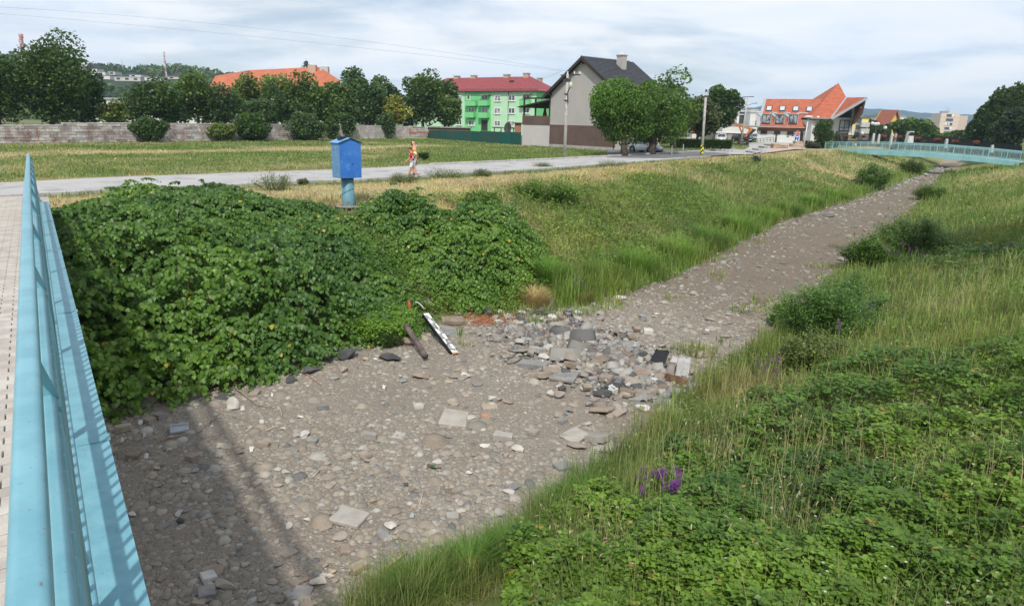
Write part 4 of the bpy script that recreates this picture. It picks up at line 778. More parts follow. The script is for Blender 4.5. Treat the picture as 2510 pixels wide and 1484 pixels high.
# ------------------------------------------------------------------ trees and shrubs
def wallk(u, ex=0.):
    d = ray(u, 320); a = math.atan2(d[0], d[1]); P0, P1 = WA2[:2], WB[:2]; r = np.array([math.sin(a), math.cos(a)]); A_ = np.array([[r[0], -(P1-P0)[0]], [r[1], -(P1-P0)[1]]]); t = np.linalg.solve(A_, P0)[0]; p = r*(t+ex); return pr((p[0], p[1], 2.5))[2]
GA1, GA2, GA3, GA4, GA5 = (.050,.098,.016), (.078,.138,.020), (.12,.165,.03), (.22,.235,.04), (.062,.115,.028)
def crown(parent, c, rx, ry, rz, col, n, leaf, lobes=16, tmpl=LEAF4, seed=0, droop=0., sparse=0., wide=1.5, mt=None, flat=.0, core=True):
    rs = np.random.RandomState(seed+5); L_ = []
    for i in range(lobes):
        d = rs.normal(size=3); d /= np.linalg.norm(d); r = rs.uniform(.35, .78); s = rs.uniform(.20, .46)
        L_.append((d[0]*r*rx, d[1]*r*ry, d[2]*r*rz*(1 if d[2] > 0 else .9), s))
    L_.append((0, 0, 0, .66)); L_.append((.1*rx, 0, -.35*rz, .66)); L_.append((-.1*rx, 0, .3*rz, .5)); L_ = np.array(L_)
    w = L_[:, 3]**2; w /= w.sum(); k = rs.choice(len(L_), n, p=w); d = rs.normal(size=(n, 3)); d /= np.linalg.norm(d, axis=1)[:, None]
    rr = (1-.45*rs.rand(n)**2)[:, None]+rs.normal(size=(n, 1))*.05; P = L_[k, :3]+d*rr*L_[k, 3:4]*np.array([rx, ry, rz])[None]
    q = np.abs(P/np.array([rx, ry, rz])); keep = (q**2).sum(1) < 2.6; P = P[keep]; k = k[keep]; d = d[keep]; n = len(P)
    yaw = rs.uniform(0, 2*math.pi, n); pit = rs.uniform(-.9, .5, n)-droop; R = frames(yaw, pit, rs.normal(size=n)*.7)
    S = leaf*rs.uniform(.7, 1.35, n); S3 = np.stack([S*wide, S, S], 1)
    tn = np.asarray(col)[None]*(1+(rs.rand(len(L_))-.5)[k, None]*.35)*(1+rs.uniform(-.28, .34, (n, 1)))*(1+rs.uniform(-.1, .1, (n, 3)))
    return scatter(tmpl[0]-np.array([0, .5, 0]), tmpl[1], P+np.asarray(c)[None], R, S3, tn, 'crown' if core else 'foliage', mt or LEAF, parent, False), L_
FAT = 1.16
def tree(label, x0, x1, y0, yb, k, col, n=3500, leaf=None, base=None, name='tree', cat='tree', group=None, trunk=True, tmpl=LEAF4, lobes=16, droop=0., seed=None, wide=1.5, cb=None, trr=1., ry=None, zg=2.42, sparse=0.):
    cx = (x0+x1)/2; x0, x1 = cx-(cx-x0)*FAT, cx+(x1-cx)*FAT; k = float(k); yb_ = yb if cb is None else cb; c = atd(cx, (y0+yb_)/2, k); rx = (x1-x0)/2*k/F; rz = (yb_-y0)/2*k/F
    bx = atd(base if base else cx, yb, k); o = empty(name, (bx[0], bx[1], zg), label, cat, group); sd_ = seed if seed is not None else int(cx*7+y0)
    _, L_ = crown(o, c, rx, ry or rx, rz, col, int(n*.95), (leaf or .0036*k)*1.08, lobes, tmpl, sd_, droop, wide=wide, sparse=sparse)
    if trunk:
        rt = max(.12, rx*.06)*trr; mb = MB(); ctr = Vector([float(q) for q in c]); b = Vector((bx[0], bx[1], zg-.1)); md = b.lerp(ctr, .55)+Vector((.1*rx*.3, 0, 0)); mb.tube([b, b.lerp(md, .5), md, ctr], [rt*1.25, rt, rt*.85, rt*.5], 8)
        t_ = mb.build('trunk', BARK, o, True); rs = random.Random(sd_)
        for i in range(5): l = L_[rs.randrange(len(L_)-2)]; e = ctr+Vector((l[0], l[1], l[2]))*.9; s = b.lerp(ctr, rs.uniform(.5, .9)); mb = MB(); mb.tube([s, s.lerp(e, .5)+Vector((0, 0, .1*rz)), e], [rt*.5, rt*.35, rt*.12], 6); mb.build('limb', BARK, t_, True)
    return o
G1 = 'trees along the far side of the stone wall'
for i, (x0, x1, y0, ex, col, n, lab) in enumerate([
    (-90, 70, 97, 7, GA1, 6500, 'big dark tree cut off by left picture edge behind the wall'), (30, 215, 88, 6, GA1, 11000, 'largest dark maple behind the wall, tallest at left'), (140, 252, 150, 9, GA1, 5500, 'dark tree joining right flank of the largest maple'),
    (244, 322, 246, 3, GA3, 2200, 'low light green tree just over the wall in front of white hall'), (300, 385, 205, 8, GA5, 3500, 'bluish green tree right of the white hall'), (345, 455, 187, 5, GA1, 5200, 'dark round maple with low fork left of the birch'), (430, 535, 171, 8, GA2, 5200, 'mid green maple before left end of orange roof'),
    (500, 600, 193, 5, GA5, 4500, 'feathery bluish birch with pale thin trunk'), (560, 660, 176, 22, GA3, 5000, 'olive walnut tree covering left part of orange roof'), (635, 745, 171, 17, GA3, 5000, 'light olive tree below the orange roof ridge'), (640, 700, 205, 5, GA5, 3000, 'narrow pointed bluish tree behind wall centre'), (600, 690, 235, 4, GA5, 3200, 'low bluish tree standing close behind wall centre'), (700, 800, 186, 12, GA2, 4800, 'green tree under right end of orange roof'),
    (770, 870, 190, 9, GA2, 4800, 'broad green tree below and left of the tallest crown'), (830, 905, 151, 20, GA5, 4200, 'tallest bright crown right of the orange roof'), (860, 950, 200, 7, GA5, 4200, 'pointed poplar like tree with lighter flank'), (890, 985, 176, 20, GA1, 4200, 'dark crown behind the poplar like tree'), (925, 1000, 236, 4, GA4, 2600, 'yellowish tree over the wall between darker trees'), (985, 1085, 170, 10, GA2, 5200, 'tall green tree left of the green apartment block'), (1050, 1128, 186, 8, GA1, 4200, 'dark tree touching left end of the green apartment block'), (1062, 1134, 225, 3, GA2, 3600, 'bushy tree over the wall end beside the green block'), (480, 570, 232, 28, GA1, 3500, 'far dark tree filling gap left of the orange roof'), (590, 690, 225, 32, GA1, 3500, 'far dark tree low under left part of orange roof'), (660, 760, 222, 30, GA2, 3500, 'far green tree low under middle of orange roof'), (745, 850, 222, 28, GA1, 3500, 'far dark tree low under right end of orange roof'), (850, 940, 230, 26, GA2, 3500, 'far green tree low behind poplar like tree'), (940, 1040, 228, 24, GA1, 3500, 'far dark tree low left of the apartment block'), (380, 470, 240, 26, GA1, 3000, 'far dark tree low behind round maple'), (815, 880, 250, 3, GA1, 2500, 'small dark tree low behind wall near blue cabinet'), (690, 770, 245, 4, GA1, 3000, 'dark low tree behind the big round shrub')]):
    tree(lab, x0, x1, y0, 306, wallk((x0+x1)/2, ex), col, n, group=G1, seed=i*13+1, lobes=20, tmpl=LEAFN if 'bluish' in lab else LEAF4, wide=2.6 if 'bluish' in lab else 1.5)
G2 = 'shrubs in front of the stone wall'
for i, (x0, x1, y0, y1, ex, col, n, lab) in enumerate([
    (324, 402, 278, 345, -1.2, GA5, 4200, 'dark round shrub, leftmost before the stone wall'), (506, 578, 296, 345, -1., GA3, 2600, 'light olive shrub left of the darker one before the wall'), (568, 664, 268, 345, -1.6, GA1, 5200, 'wide dark shrub right of the light olive shrub'),
    (700, 806, 276, 351, -3.5, GA5, 6000, 'largest bluish shrub standing out from the wall'), (790, 834, 283, 340, -.8, GA1, 2500, 'dark shrub tucked behind right side of largest shrub'), (828, 874, 270, 337, -.8, GA5, 2600, 'narrow upright shrub before whitish wall above blue cabinet'), (926, 972, 268, 339, -.8, GA5, 2800, 'narrow upright shrub, rightmost before the wall')]):
    tree(lab, x0, x1, y0, y1, wallk((x0+x1)/2, ex), col, n, name='shrub', cat='shrub', group=G2, trunk=False, seed=i*31+7, lobes=14, leaf=.22, zg=2.5)
b1 = at(1530, 383, 2.52); b2 = at(1597, 379, 2.52); k1_, k2_ = pr(b1)[2], pr(b2)[2]
tree('bright green ash tree nearest the road, left of the white car', 1438, 1612, 176, 383, k1_, (.085,.17,.022), 27000, leaf=.25, base=1530, seed=5, cb=352, lobes=26, tmpl=LEAFN, wide=2.4, droop=.5, zg=2.5, ry=3.2, trr=1.3, name='ash_tree')
tree('bright green ash tree right beside, its trunk before the white car', 1512, 1698, 190, 379, k2_, (.07,.14,.02), 27000, leaf=.25, base=1597, seed=9, cb=350, lobes=24, tmpl=LEAFN, wide=2.4, droop=.5, zg=2.5, ry=3.2, trr=1.3, name='ash_tree')
tree('darker tree peeking behind the right ash tree', 1575, 1712, 180, 355, k2_+22, GA2, 5000, base=1650, seed=12)
tree('brownish green linden left of the second concrete pole', 1672, 1768, 226, 350, 98, (.075,.09,.03), 8000, base=1705, seed=15, cb=330)
tree('dark leafy tree behind the linden', 1722, 1812, 212, 345, 112, GA1, 7000, base=1745, seed=17, cb=312)
tree('dense dark cypress beside the white building wall', *(ZW(1885, 0)[0], ZW(2145, 0)[0]), ZW(0, 555)[1], ZW(0, 905)[1], 104, (.05,.09,.015), 9000, leaf=.16, seed=19, name='cypress', trunk=False, lobes=10)
tree('grey green juniper at foot of the cypress, left side', ZW(1800, 0)[0], ZW(1985, 0)[0], ZW(0, 815)[1], ZW(0, 912)[1], 102, (.07,.08,.05), 2200, leaf=.16, seed=20, name='juniper', cat='shrub', trunk=False)
tree('pale spiky shrub right of the cypress', ZW(2110, 0)[0], ZW(2230, 0)[0], ZW(0, 700)[1], ZW(0, 880)[1], 108, (.10,.12,.07), 2500, leaf=.18, seed=21, name='shrub', cat='shrub', trunk=False)
G3 = 'trees of the far town'
for i, (x0, x1, y0, y1, k, col, n, lab) in enumerate([(530,700,585,840,180,GA1,3500,'dark tree behind the white globe lamps'),(655,780,640,845,165,GA5,2500,'lighter narrow tree right of the globe lamps'),(745,835,620,840,190,GA2,2200,'green tree before yellow house'),(855,1265,545,870,170,GA2,9000,'broad round tree in middle of the far town'),(1255,1415,668,880,175,GA2,3200,'green tree left below the beige tower'),(1380,1560,745,890,190,GA2,3000,'low trees at foot of the beige tower'),(1520,1830,700,890,180,GA1,5000,'dark low trees right of the beige tower'),
    (1755,2110,410,930,120,GA1,9000,'large dark tree at right above the far footbridge'),(1985,2260,170,640,112,(.07,.12,.03),4200,'thin topped tall tree near right edge'),(2060,2420,420,960,100,(.05,.085,.035),9000,'dark bluish tree at right picture edge'),(2220,2480,180,720,106,(.07,.11,.03),5000,'tall ragged tree cut by right picture edge'),(2020,2200,560,900,108,GA3,2500,'light green tree among dark ones at right')]):
    a, b = ZF(x0, y0), ZF(x1, y1); tree(lab, a[0], b[0], a[1], b[1], k, col, n, group=G3, seed=i*17+3, lobes=18, sparse=.2)
# trees of the right bank, past the picture edge; their shade lies across the slope
for x, y, h_, r_, lab in ((hit(2150,632)[0]+2.2,hit(2150,632)[1]-9,14,3.6,'tall tree on the right bank past the picture edge, nearest one'),(hit(2340,600)[0]+2.5,hit(2340,600)[1]-9.5,14,3.8,'tall tree on the right bank past the picture edge, second one'),(hit(2490,470)[0]+10,hit(2490,470)[1]-10,14,4,'tree on the right bank past the picture edge, third one'),(70,56,9,4,'tree on the right bank past the picture edge, farthest one')):
    z0 = gz(x, y); o = empty('tree', (x, y, z0), lab, 'tree'); crown(o, (x, y, z0+h_*.62), r_, r_, h_*.4, GA2, 5000, .3, seed=int(x)); mb = MB(); mb.tube([(x, y, z0-.1), (x+.1, y, z0+h_*.6)], .2, 8, .1); mb.build('trunk', BARK, o, True)
# the wooded hill: one mass of crowns
n = 620; us = RS.uniform(-420, 820, n); P = []
ht = np.array([(-500,120),(-100,140),(60,142),(170,160),(250,168),(330,176),(420,172),(520,182),(700,215),(900,262)])
V = []; T = []; nc = 0
for i in range(n):
    u = us[i]; top = np.interp(u, ht[:, 0], ht[:, 1]); f = random.random()**1.3
    if 185 < u < 490 and .10 < f < .38: f = random.choice([.02, .45])
    v = top-3+f*(300-top); k = 560-f*330; p = atd(u, v, k); r_ = random.uniform(3., 6.5); m_ = 75; d = RS.normal(size=(m_, 3)); d /= np.linalg.norm(d, axis=1)[:, None]
    V.append(p[None]+d*r_*np.array([1, 1, .8])*RS.uniform(.7, 1.05, (m_, 1))); T.append(np.asarray(random.choice([GA1, GA2, GA5, GA3]))[None]*RS.uniform(.7, 1.3, (m_, 1)))
V = np.concatenate(V); T = np.concatenate(T); m_ = len(V)
o = scatter(LEAF4[0]-np.array([0, .5, 0]), LEAF4[1], V, frames(RS.uniform(0, 6.28, m_), RS.uniform(-1, 1, m_), RS.normal(size=m_)), np.stack([RS.uniform(1.6, 2.9, m_)*1.4]*3, 1), T, 'hill_forest', LEAF); o['kind'] = 'stuff'; o['label'] = 'dark wood covering the hillside behind the left trees'
hills_ = [(660,735,362,395,'white gabled house highest at left on the hillside'),(755,850,378,420,'white house with dark gable roof on the hillside'),(850,918,408,434,'small white flat house right of the dark roofed one'),(945,1005,404,432,'white flat house near centre of hillside row'),(715,830,418,446,'long low white house below the dark roofed one'),(862,960,440,470,'grey white terrace block lower left on hillside'),(1000,1225,450,484,'longest white terraced row low on the hillside'),(1130,1230,432,449,'white flat block above right end of terraced row'),(1262,1420,452,480,'grey terrace block right of the longest row'),(1462,1560,448,468,'small house with pinkish roof, rightmost on hillside')]
for i, (x0, x1, y0, y1, lab) in enumerate(hills_):
    k = 470-(y0-360)*.9; o, Mx, w_, h_ = boxthing('house', lab, 'house', ZL, x0, y0, x1, y1, k, 8, WHT if i % 3 else mat('dull_white%d' % i, (.5,.49,.46), None), mat('flat_roof%d' % i, ((.4,.4,.4),(.05,.05,.06),(.3,.29,.28),(.45,.25,.2))[[0,1,2,0,2,2,0,2,2,3][i]], None), 'houses on the hillside', None)
    for j in range(max(1, int(w_/5))): window(o, Mx, 1.2+j*5, h_*.35, 3.2+j*5, h_*.75, 0, DKF, GLASS, .2)
    if i < 2: a = [Mx @ Vector(q) for q in ((-.6,-.3,h_),(w_*.35,-.3,h_+3.5),(w_+.6,-.3,h_))]; mb = MB(); mb.prism(a, (0, 8.5, 0)); mb.build('gable_roof', DKF if i else WHT, o)
RW = mat('red_white_mast', (.50,.14,.13), (.6,.57,.57), .35, .6, lo=.48, hi=.52)
def mast(lab, conv, x0, y0, x1, y1, k, w):
    a = atd(*conv(x1, y1), k); b = atd(*conv(x0, y0), k); o = empty('lattice_mast', a, lab, 'mast'); 
    for sx_ in (-1, 1):
        for sy_ in (-1, 1): mb = MB(); mb.bar(a+np.array([sx_*w, sy_*w, -12]), b+np.array([sx_*w*.5, sy_*w*.5, 0]), .28, .28, (0, 1, 0)); mb.build('leg', RW, o)
    mb = MB()
    for i in range(14): q = a+(b-a)*i/14; r = a+(b-a)*(i+1)/14; mb.bar(q+np.array([-w*.8, -w*.8, 0]), r+np.array([w*.8, -w*.8, 0]), .18, .18, (0, 1, 0))
    mb.build('bracing', RW, o)
    for dz_ in (0, -.45): q = b+(a-b)*abs(dz_)+np.array([0, 0, 0]); mb = MB(); mb.tube([q-np.array([0, 0, 1.2]), q+np.array([0, 0, 1.2])], w*1.5, 10); mb.build('antenna_ring', RW, o)
mast('red and white telecom mast on the hill skyline', ZL, 1429, 246, 1444, 385, 520, .45); mast('red and white mast head rising over the big left tree', ZL, 183, 94, 185, 200, 400, .8)
o = empty('antenna', atd(*ZL(1068, 350), 520), 'thin leaning grey antenna on the hill skyline', 'antenna'); mb = MB(); mb.tube([atd(*ZL(1068, 365), 520), atd(*ZL(1060, 293), 520)], .35, 5, .15); mb.build('pole', ZINC, o)
a, b = atd(750, 166, 190), atd(750, 144, 190); o = empty('spruce', (a[0], a[1], 2.4), 'small spruce tip showing above the orange roof ridge', 'tree'); mb = MB(); mb.tube([(a[0], a[1], 2.4), b], .3, 6, .05); mb.build('trunk', BARK, o)
n = 500; t = RS.rand(n); P = a[None]*(1-t)[:, None]+b[None]*t[:, None]; ang = RS.uniform(0, 6.28, n); rr = (1-t)*1.7*RS.rand(n)+.1; P = P+np.stack([np.cos(ang)*rr, np.sin(ang)*rr, 0*rr], 1)-np.array([0, 0, .6]); scatter(LEAF4[0], LEAF4[1], P, frames(ang, RS.uniform(-.5, .1, n)), np.full(n, .45), jit(GA1, n), 'crown', LEAF, o)
# clipped hedge
HG = [ZW(330, 858), ZW(960, 862)]; a = at(*ZW(330, 915), 2.56); b = at(*ZW(962, 935), 2.56); d = b-a; L_ = np.linalg.norm(d); d /= L_; nn_ = np.array([-d[1], d[0], 0]); ht_ = 1.0
o = empty('hedge', (a+b)/2, 'long clipped green hedge with bare stems beneath, by second pole', 'hedge'); n = 9000; t = RS.rand(n)*L_; w = RS.rand(n)*1.2; h = .25+RS.rand(n)**.6*ht_; side = RS.rand(n) < .6; w = np.where(side, RS.rand(n)*.15, w); h = np.where(side, h, .25+ht_-RS.rand(n)*.12)
scatter(LEAF4[0], LEAF4[1], a[None]+d[None]*t[:, None]+nn_[None]*w[:, None]+np.stack([0*t, 0*t, h], 1), frames(RS.uniform(0, 6.28, n), RS.uniform(-.6, .9, n)), np.full(n, .2), jit((.055,.10,.018), n, .3), 'foliage', LEAF, o)
mb = MB(); Mx = frame(a, d); mb.box(.1, .1, .3, L_-.1, 1.1, 1.15, Mx); mb.build('inner_twigs', mat('hedge_inner', (.015,.025,.008), None), o)
for i in range(16):
    q = a+d*(L_*(i+.5)/16+random.uniform(-.3, .3))+nn_*.1; mb = MB(); mb.tube([q, q+d*random.uniform(-.5, .5)+np.array([0, 0, .75])], .07, 5, .04); mb.build('stem', mat('grey_stem', (.3,.28,.26), None) if i == 0 else bpy.data.materials['grey_stem'], o)
# ------------------------------------------------------------------ poles, wires, lamp, signs
POLE = mat('pole_concrete', (.36,.34,.31), (.46,.44,.41), 2.5, .9, .3, 20, c3=(.25,.24,.22), s3=4); STEEL = mat('dark_steel', (.06,.06,.065), None, rough=.5, metal=.4)
def pole(lab, u0, v0, u1, v1, r0, r1, zg=2.5, name='utility_pole'):
    b = at(u0, v0, zg); k = pr(b)[2]; t = vtop(u1, v1, b); o = empty(name, b, lab, 'pole'); mb = MB(); mb.tube([b-np.array([0, 0, .2]), t], r0, 12, r1); mb.build('shaft', POLE, o, True); return o, b, t, k
pb = ZH(1380, 1148); ptp = ZH(1412, 296)
o, b, t, k = pole('tall concrete utility pole with street lamp before the grey house', *pb, *ptp, .15, .10); P1T = t
mb = MB(); mb.bar(t+np.array([-.55, 0, -.12]), t+np.array([1.05, .2, -.02]), .1, .1); mb.build('crossarm', STEEL, o); mb = MB(); mb.bar(t+np.array([-.35, -.1, -.5]), t+np.array([.25, -.1, -.5]), .06, .2); mb.build('clamp', STEEL, o)
for x in (-.5, .0, .55, 1.0): mb = MB(); q = t+np.array([x, .05, 0]); mb.tube([q, q+np.array([0, 0, .2])], .05, 6); mb.build('insulator', WHF, o)
for yy in (345, 497, 560): q = onplane(*ZH(1404-(yy-296)*.04, yy), b, (0, 1, 0)); mb = MB(); mb.tube([q-np.array([0, 0, .05]), q+np.array([0, 0, .05])], .16, 12); mb.build('band', STEEL, o)
a = onplane(*ZH(1415, 590), b+np.array([0, -.2, 0]), (0, 1, 0)); c = onplane(*ZH(1412, 480), b+np.array([0, -.25, 0]), (0, 1, 0)); e = onplane(*ZH(1438, 415), b+np.array([0, -.5, 0]), (0, 1, 0)); mb = MB(); mb.tube([a, c, e], .045, 6); la = mb.build('lamp_arm', STEEL, o); mb = MB(); mb.ball(e+np.array([.03, -.1, .05]), .2, 10, 6, (.8, 1, 1.25)); mb.build('lamp_head', mat('lamp_glass', (.5,.5,.42), None, rough=.3), la, True)
q2b = at(1720, 381, 2.56); o2, b2_, t2, kk = pole('concrete pole with yellow and black chevron foot by the hedge', 1720, 381, *ZW(678, 258), .15, .11); P2T = t2
mb = MB(); q = t2-np.array([0, 0, .45]); mb.tube([q, q+np.array([0, 0, .12])], .16, 12); mb.build('band', STEEL, o2); mb = MB(); mb.tube([t2, t2+np.array([0, 0, .25])], .1, 8); mb.build('cap', STEEL, o2)
YB = bpy.data.materials.new('chevron_paint'); YB.use_nodes = True; t_ = YB.node_tree; g_ = N(t_, 'ShaderNodeNewGeometry'); s_ = N(t_, 'ShaderNodeSeparateXYZ'); t_.links.new(g_.outputs['Position'], s_.inputs[0]); ax = MA(t_, 'ABSOLUTE', MA(t_, 'SUBTRACT', s_.outputs[0], float(b2_[0])+.02)); f_ = MA(t_, 'GREATER_THAN', MA(t_, 'FRACT', MA(t_, 'ADD', MA(t_, 'MULTIPLY', s_.outputs[2], 2.2), MA(t_, 'MULTIPLY', ax, 3.5))), .5)
x_ = N(t_, 'ShaderNodeMix', data_type='RGBA'); x_.inputs[6].default_value = (.75,.72,.03,1); x_.inputs[7].default_value = (.02,.02,.02,1); t_.links.new(f_, x_.inputs[0]); t_.links.new(x_.outputs[2], t_.nodes['Principled BSDF'].inputs['Base Color'])
mb = MB(); zz0 = onplane(*ZW(628, 955), b2_, (0, 1, 0)); zz1 = onplane(*ZW(635, 860), b2_, (0, 1, 0)); mb.tube([zz0, zz1], .165, 14); mb.build('chevron_sleeve', YB, o2)
o3, b3, t3, kk = pole('slim concrete pole with crossarm and lamp near the carport', *ZW(1068, 872), *ZW(1153, 312), .15, .10); P3T = t3
mb = MB(); mb.bar(t3+np.array([-.75, 0, -.05]), t3+np.array([.9, 0, .05]), .1, .1); mb.build('crossarm', STEEL, o3)
for x in (-.7, 0, .85): mb = MB(); q = t3+np.array([x, 0, .02]); mb.tube([q, q+np.array([0, 0, .22])], .05, 6); mb.build('insulator', WHF, o3)
a = t3+np.array([0, -.1, -1.3]); mb = MB(); mb.tube([a, a+np.array([.7, -.4, .35]), a+np.array([1.1, -.5, .4])], .05, 6); la = mb.build('lamp_arm', ZINC, o3); mb = MB(); mb.ball(a+np.array([1.1, -.5, .4]), .22, 8, 5, (1.3, .8, .4)); mb.build('lamp_head', ZINC, la, True)
WIRE = mat('wire', (.22,.22,.23), None)
def wire(lab, a, b, sag, r=.009, grp='overhead wires'):
    a = Vector([float(q) for q in a]); b = Vector([float(q) for q in b]); pts = [a.lerp(b, t)-Vector((0, 0, sag*4*t*(1-t))) for t in np.linspace(0, 1, 24)]; mb = MB(); mb.tube(pts, r, 4); tag(mb.build('overhead_wire', WIRE), lab, 'wire', grp)
wl0, wl1 = atd(-260, 14, 60), atd(-260, 6, 60)
wire('lower of two thin wires crossing the upper left sky', wl0, P1T+np.array([-.5, 0, .2]), -.35, .009); wire('upper of two thin wires crossing the upper left sky', wl1, P1T+np.array([.0, 0, .2]), -.9, .009)
wire('thin wire from lamp pole over the ash trees, left run', P1T+np.array([1., 0, .2]), P2T, .8); wire('thin wire between chevron pole and carport pole', P2T, P3T+np.array([0, 0, .2]), .9); wire('thin wire from lamp pole down towards green block roof', P1T+np.array([-.5, 0, .2]), atd(*ZH(1060, 345), 147), .3)
# street lamp with round disc head
lb = at(*ZW(1783, 900), 2.6); k = pr(lb)[2]; lt = vtop(*ZW(1840, 560), lb); o = empty('street_lamp', lb, 'white street lamp with flat round disc head beside the cypress', 'street lamp'); LWH = mat('lamp_white', (.6,.6,.6), None, rough=.4)
mb = MB(); mb.tube([lb, lt], .11, 10, .07); mb.build('pole', LWH, o, True); mb = MB(); mb.ball(lt+np.array([0, 0, .25]), .62, 16, 8, (1, 1, .28)); mb.build('lamp_shade', LWH, o, True); mb = MB(); mb.tube([lt, lt+np.array([0, 0, .2])], .2, 10, .3); mb.build('lamp_neck', ZINC, o); mb = MB(); mb.tube([lb, lb+np.array([0, 0, .15])], .28, 10); mb.build('foot', CONC, o)
q = (lb*.72+lt*.28); mb = MB(); mb.bar(lb*.45+lt*.55+np.array([-.5, 0, 0]), lb*.45+lt*.55+np.array([.5, 0, 0]), .04, .04); mb.build('side_bar', ZINC, o)
lb2 = atd(*ZW(1950, 650), 124); o = empty('globe_lamp', lb2, 'small white globe lamp at the eaves beside the spire roof', 'lamp'); mb = MB(); mb.tube([lb2, atd(*ZW(1951, 555), 124)], .05, 6); mb.build('pole', LWH, o); mb = MB(); mb.ball(atd(*ZW(1951, 546), 124), .28, 10, 7); mb.build('globe', LWH, o, True)
gl = atd(*ZF(655, 840), 140); o = empty('globe_lamp', gl, 'park lamp with three white globes before the dark tree', 'lamp'); gt = atd(*ZF(655, 650), 140); mb = MB(); mb.tube([(gl[0], gl[1], 2.4), gt], .09, 8); mb.build('pole', STEEL, o)
for x, y in ((618,636),(652,643),(682,641)): mb = MB(); mb.bar(gt, atd(*ZF(x, y+6), 140), .06, .06); mb.build('arm', STEEL, o); mb = MB(); mb.ball(atd(*ZF(x, y), 140), .38, 10, 7); mb.build('globe', LWH, o, True)
for x, y, l in ((768,687,'single white globe lamp behind yellow house side'),(497,752,'single white globe lamp before the yellow block'),(97,570,'x')):
    if l == 'x': continue
    q = atd(*ZF(x, y), 138); o = empty('globe_lamp', (q[0], q[1], 2.4), l, 'lamp'); mb = MB(); mb.tube([(q[0], q[1], 2.4), q], .07, 6); mb.build('pole', STEEL, o); mb = MB(); mb.ball(q, .36, 10, 7); mb.build('globe', LWH, o, True)
# stop sign, roundabout sign, crossing sign on one post
sg = at(*ZW(1706, 832), 2.6); k = 119.; REDP = mat('sign_red', (.5,.03,.035), None, rough=.4); BLUP = mat('sign_blue', (.02,.10,.45), None, rough=.4); SWH = mat('sign_white', (.8,.8,.8), None, rough=.4)
o = empty('road_sign', (*atd(*ZW(1706, 832), k)[:2], 2.55), 'post with red stop sign above round blue arrow sign', 'sign')
tp = atd(*ZW(1722, 715), k); mb = MB(); mb.tube([(tp[0]-.1, tp[1]+.06, 2.55), tp+np.array([0, .06, .3])], .04, 6); mb.build('post', ZINC, o)
def disc(c, r, n, mt, nm, y, rot=0., par=None): mb = MB(); mb.prism([c+np.array([r*math.cos(2*math.pi*i/n+rot), y, r*math.sin(2*math.pi*i/n+rot)]) for i in range(n)], (0, .02, 0)); return mb.build(nm, mt, par or o)
c = atd(*ZW(1722, 724), k); s1 = disc(c, .40, 8, SWH, 'stop_plate', -.02, math.pi/8); disc(c, .36, 8, REDP, 'stop_face', -.045, math.pi/8, s1)
c2 = atd(*ZW(1710, 770), k); s2 = disc(c2, .42, 20, SWH, 'arrow_plate', -.02); disc(c2, .39, 20, BLUP, 'arrow_face', -.045, 0, s2)
for a, b in (((-.35,.25),(0,.05)),((.35,.25),(0,.05)),((0,.05),(0,-.45)),((-.4,.02),(-.38,.3)),((.4,.02),(.38,.3))): mb = MB(); mb.bar(c2+np.array([a[0]*.55, -.055, a[1]*.55]), c2+np.array([b[0]*.55, -.055, b[1]*.55]), .02, .08, (1, .01, 0)); mb.build('arrow', SWH, s2)
c3 = atd(*ZW(1704, 806), k); mb = MB(); mb.box(c3[0]-.32, c3[1]-.045, c3[2]-.28, c3[0]+.32, c3[1]-.02, c3[2]+.28); s3 = mb.build('crossing_plate', BLUP, o); mb = MB(); mb.prism([c3+np.array([-.2, -.06, -.18]), c3+np.array([.2, -.06, -.18]), c3+np.array([0, -.06, .2])], (0, .01, 0)); mb.build('triangle', SWH, s3)
def text(s, c, size, mt, nm, par, M=None, ex=.004):
    """lettering as a flat mesh; M places it (x along the writing, y up the letters)"""
    cu = bpy.data.curves.new('lettering_curve', 'FONT'); cu.body = s; cu.size = size; cu.align_x = 'CENTER'; cu.align_y = 'CENTER'; cu.extrude = ex; cu.resolution_u = 3
    t = bpy.data.objects.new('lettering_curve', cu); COL.objects.link(t); bpy.context.view_layer.update(); me = bpy.data.meshes.new_from_object(t.evaluated_get(bpy.context.evaluated_depsgraph_get())); bpy.data.objects.remove(t); bpy.data.curves.remove(cu)
    me.transform(M if M is not None else Matrix.Translation([float(q) for q in c]) @ Matrix.Rotation(math.pi/2, 4, 'X')); me.name = nm; me.materials.clear(); me.materials.append(mt); o = bpy.data.objects.new(nm, me); COL.objects.link(o)
    if par is not None: wparent(o, par)
    return o
    cu = bpy.data.curves.new(nm, 'FONT'); cu.body = s; cu.size = size; cu.align_x = 'CENTER'; cu.align_y = 'CENTER'; cu.extrude = ex; cu.materials.append(mt); t = bpy.data.objects.new(nm, cu); COL.objects.link(t); wparent(t, par) if par else None; t.location = [float(q) for q in c]; t.rotation_euler = (rx, 0, rz); return t
text('STOP', c+np.array([0, -.055, 0]), .27, SWH, 'lettering', s1)
